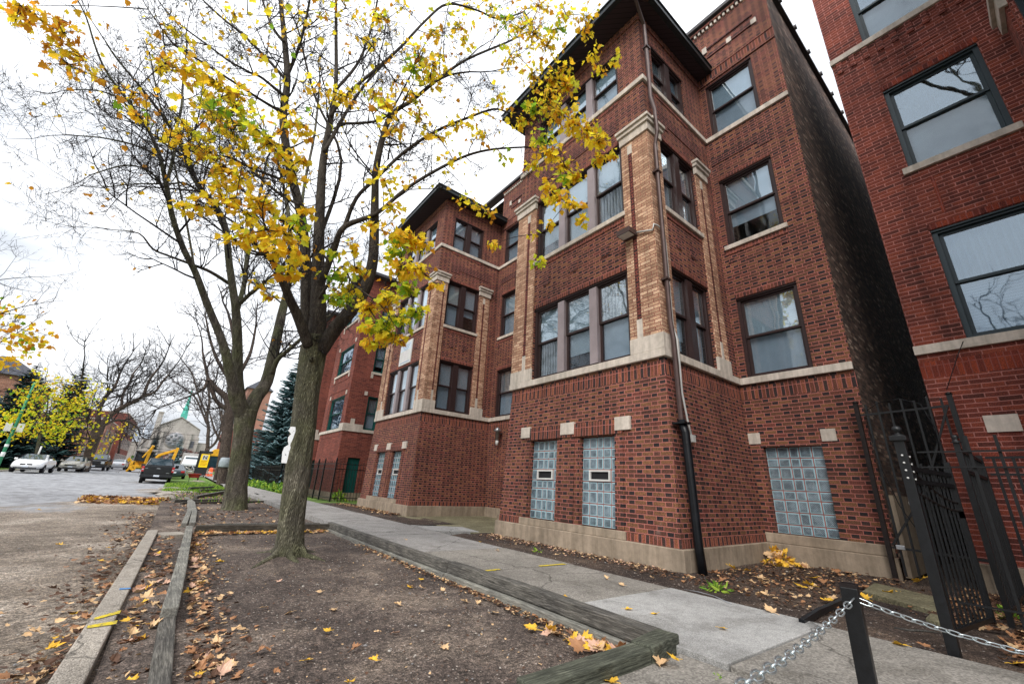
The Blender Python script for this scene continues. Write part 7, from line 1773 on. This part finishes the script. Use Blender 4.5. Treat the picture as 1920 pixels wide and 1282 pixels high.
for (u, v) in ((1290, 1062), (1335, 1075), (1378, 1068), (1400, 1070), (1420, 1083), (1440, 1095), (1360, 1085), (1510, 1065), (1530, 1085), (1545, 1095), (1480, 1055), (1570, 1075), (1500, 1100), (1525, 1100), (1555, 1118), (1548, 1127), (1450, 1150), (1440, 1118), (1610, 1070), (1640, 1075), (1628, 1104), (1660, 1113), (1690, 1116), (1625, 1125), (1730, 1085), (1750, 1090), (1720, 1092)):
    pick(u, v, .0, rf.choice((2, 2, 0, 1)), 'yellowish leaf strewn over the dark soil before the recessed wall', G7, 1.6)
G8 = 'leaves on the gravelly edge of the road'
for (u, v) in ((20, 1270), (45, 1262), (75, 1275), (110, 1195), (135, 1188), (160, 1130), (195, 1105), (115, 1022), (210, 1028), (70, 955), (190, 1052), (235, 1010), (85, 1220), (150, 1150)):
    pick(u, v, -.19, rf.choice((0, 1, 2)), 'brown-tan leaf lying on the gravelly edge of the road', G8, 1.1)
# the uncountable rest
for i in range(1300):    # street-side drift
    y = 2.7+13*rf.random()**1.6; x = -.16-abs(rf.gauss(0, .14+.015*y)); litter(x+.004*y, y, -.185+.0, rf.choice((0, 1, 3, 3, 3, 3)), rf.uniform(.02, .075))
for i in range(700):
    y = 3.0+7*rf.random()**1.3; x = rf.uniform(-.02, .24)+.012*(y-3); litter(x, y, -.165, rf.choice((0, 1, 3, 3, 3)), rf.uniform(.02, .07))
for i in range(900):
    y = 2.2+7.5*rf.random(); x = .36+.02*(y-3)+abs(rf.gauss(0, .16)); litter(x, y, BZ+.005, rf.choice((0, 3, 3, 1)), rf.uniform(.02, .06))
for i in range(900):     # at the foot of the pavement-side timbers
    y = 2.1+6*rf.random()**1.5; x = 2.98-abs(rf.gauss(0, .07)); litter(x, y, BZ+.01, rf.choice((0, 1, 3, 3)), rf.uniform(.02, .05))
for i in range(1200):    # crumbs all over the bed
    litter(rf.uniform(.3, 3.0), 2.1+8*rf.random(), BZ+.008, rf.choice((3, 3, 0, 3)), rf.uniform(.008, .028))
for i in range(1700):    # before the recess and along the plinth
    x = rf.uniform(5.2, 8.6); y = rf.gauss(2.6, .65) if x > 5.9 else rf.uniform(1.6, 4)
    if 5.7 < x and y > 3.30: continue
    litter(x, y, -.015, rf.choice((0, 3, 3, 3, 3, 1)), rf.uniform(.015, .06))
for i in range(3400):    # passage behind the gate and the fence
    x = rf.uniform(4.95, 8.6); y = rf.uniform(-2.0, 1.1)
    if x < 6 and y > .55: continue
    litter(x, y, -.015, rf.choice((0, 1, 3, 3, 1, 3)), rf.uniform(.03, .09))
for i in range(1100):
    x = 5.78-abs(rf.gauss(0, .22)); y = rf.uniform(3.6, 7.8); litter(x, y, -.015, rf.choice((3, 3, 0, 4)), rf.uniform(.015, .05))
for i in range(500): litter(5.78-abs(rf.gauss(0, .25)), rf.uniform(12.6, 18), -.015, rf.choice((3, 3, 0, 1)), rf.uniform(.03, .09))
for i in range(240):
    x = rf.uniform(.6, 2.9); litter(x, 10.05+rf.gauss(0, .06)*1.0, BZ+.02, rf.choice((0, 1, 2)), rf.uniform(.06, .10))
for i in range(900): litter(rf.uniform(.2, 3), rf.uniform(10.5, 27), BZ+.035, rf.choice((3, 3, 1, 0)), rf.uniform(.03, .10))
props(ql.build('leaf_litter', FALL), 'crumbled brown leaf litter along the kerb, the beds and the passage', 'leaf litter', kind='stuff')
ql = MB()
for i in range(1500):
    t = rf.random(); x = -2.2+2.3*t; y = 21.2-1.2*t+rf.gauss(0, .55); hgt = .13*math.exp(-((y-(21.2-1.2*t))/.5)**2)*rf.random()
    litter(x, y, roadz(x, y)+hgt+.02, rf.choice((0, 1, 1, 2, 3)), rf.uniform(.10, .17), 1.0)
props(ql.build('leaf_pile', FALL), 'long low heap of brown leaves swept up across the road', 'leaf pile', kind='stuff')
# stones scattered on soil and road
ql = MB()
for i in range(1500):
    a = rf.random()
    if a < .5: x, y, z = rf.uniform(.35, 3.0), 2.1+7.8*rf.random()**1.5, BZ+.005
    elif a < .85: x, y, z = rf.uniform(-2.6, -.25), 2.6+9*rf.random()**1.5, -.21
    else: x, y, z = rf.uniform(4.8, 8), rf.uniform(1.6, 8), -.02
    if x > 5.7 and y > 3.3: continue
    s = rf.uniform(.003, .010) if rf.random() < .93 else rf.uniform(.012, .022); vs = []
    for d in ((1, 0, 0), (-1, 0, 0), (0, 1, 0), (0, -1, 0), (0, 0, 1), (0, 0, -1)): vs.append((x+d[0]*s*rf.uniform(.7, 1.3), y+d[1]*s*rf.uniform(.7, 1.3), z+d[2]*s*.6))
    ql.add(vs, [(0, 2, 4), (2, 1, 4), (1, 3, 4), (3, 0, 4), (2, 0, 5), (1, 2, 5), (3, 1, 5), (0, 3, 5)], rf.randrange(3))
props(ql.build('gravel', [plain('pale_pebble', S_(170, 164, 156), .9), plain('brown_pebble', S_(120, 102, 90), .9), plain('grey_pebble', S_(130, 128, 128), .9)]), 'small loose stones scattered over the soil and road edge', 'gravel', kind='stuff')
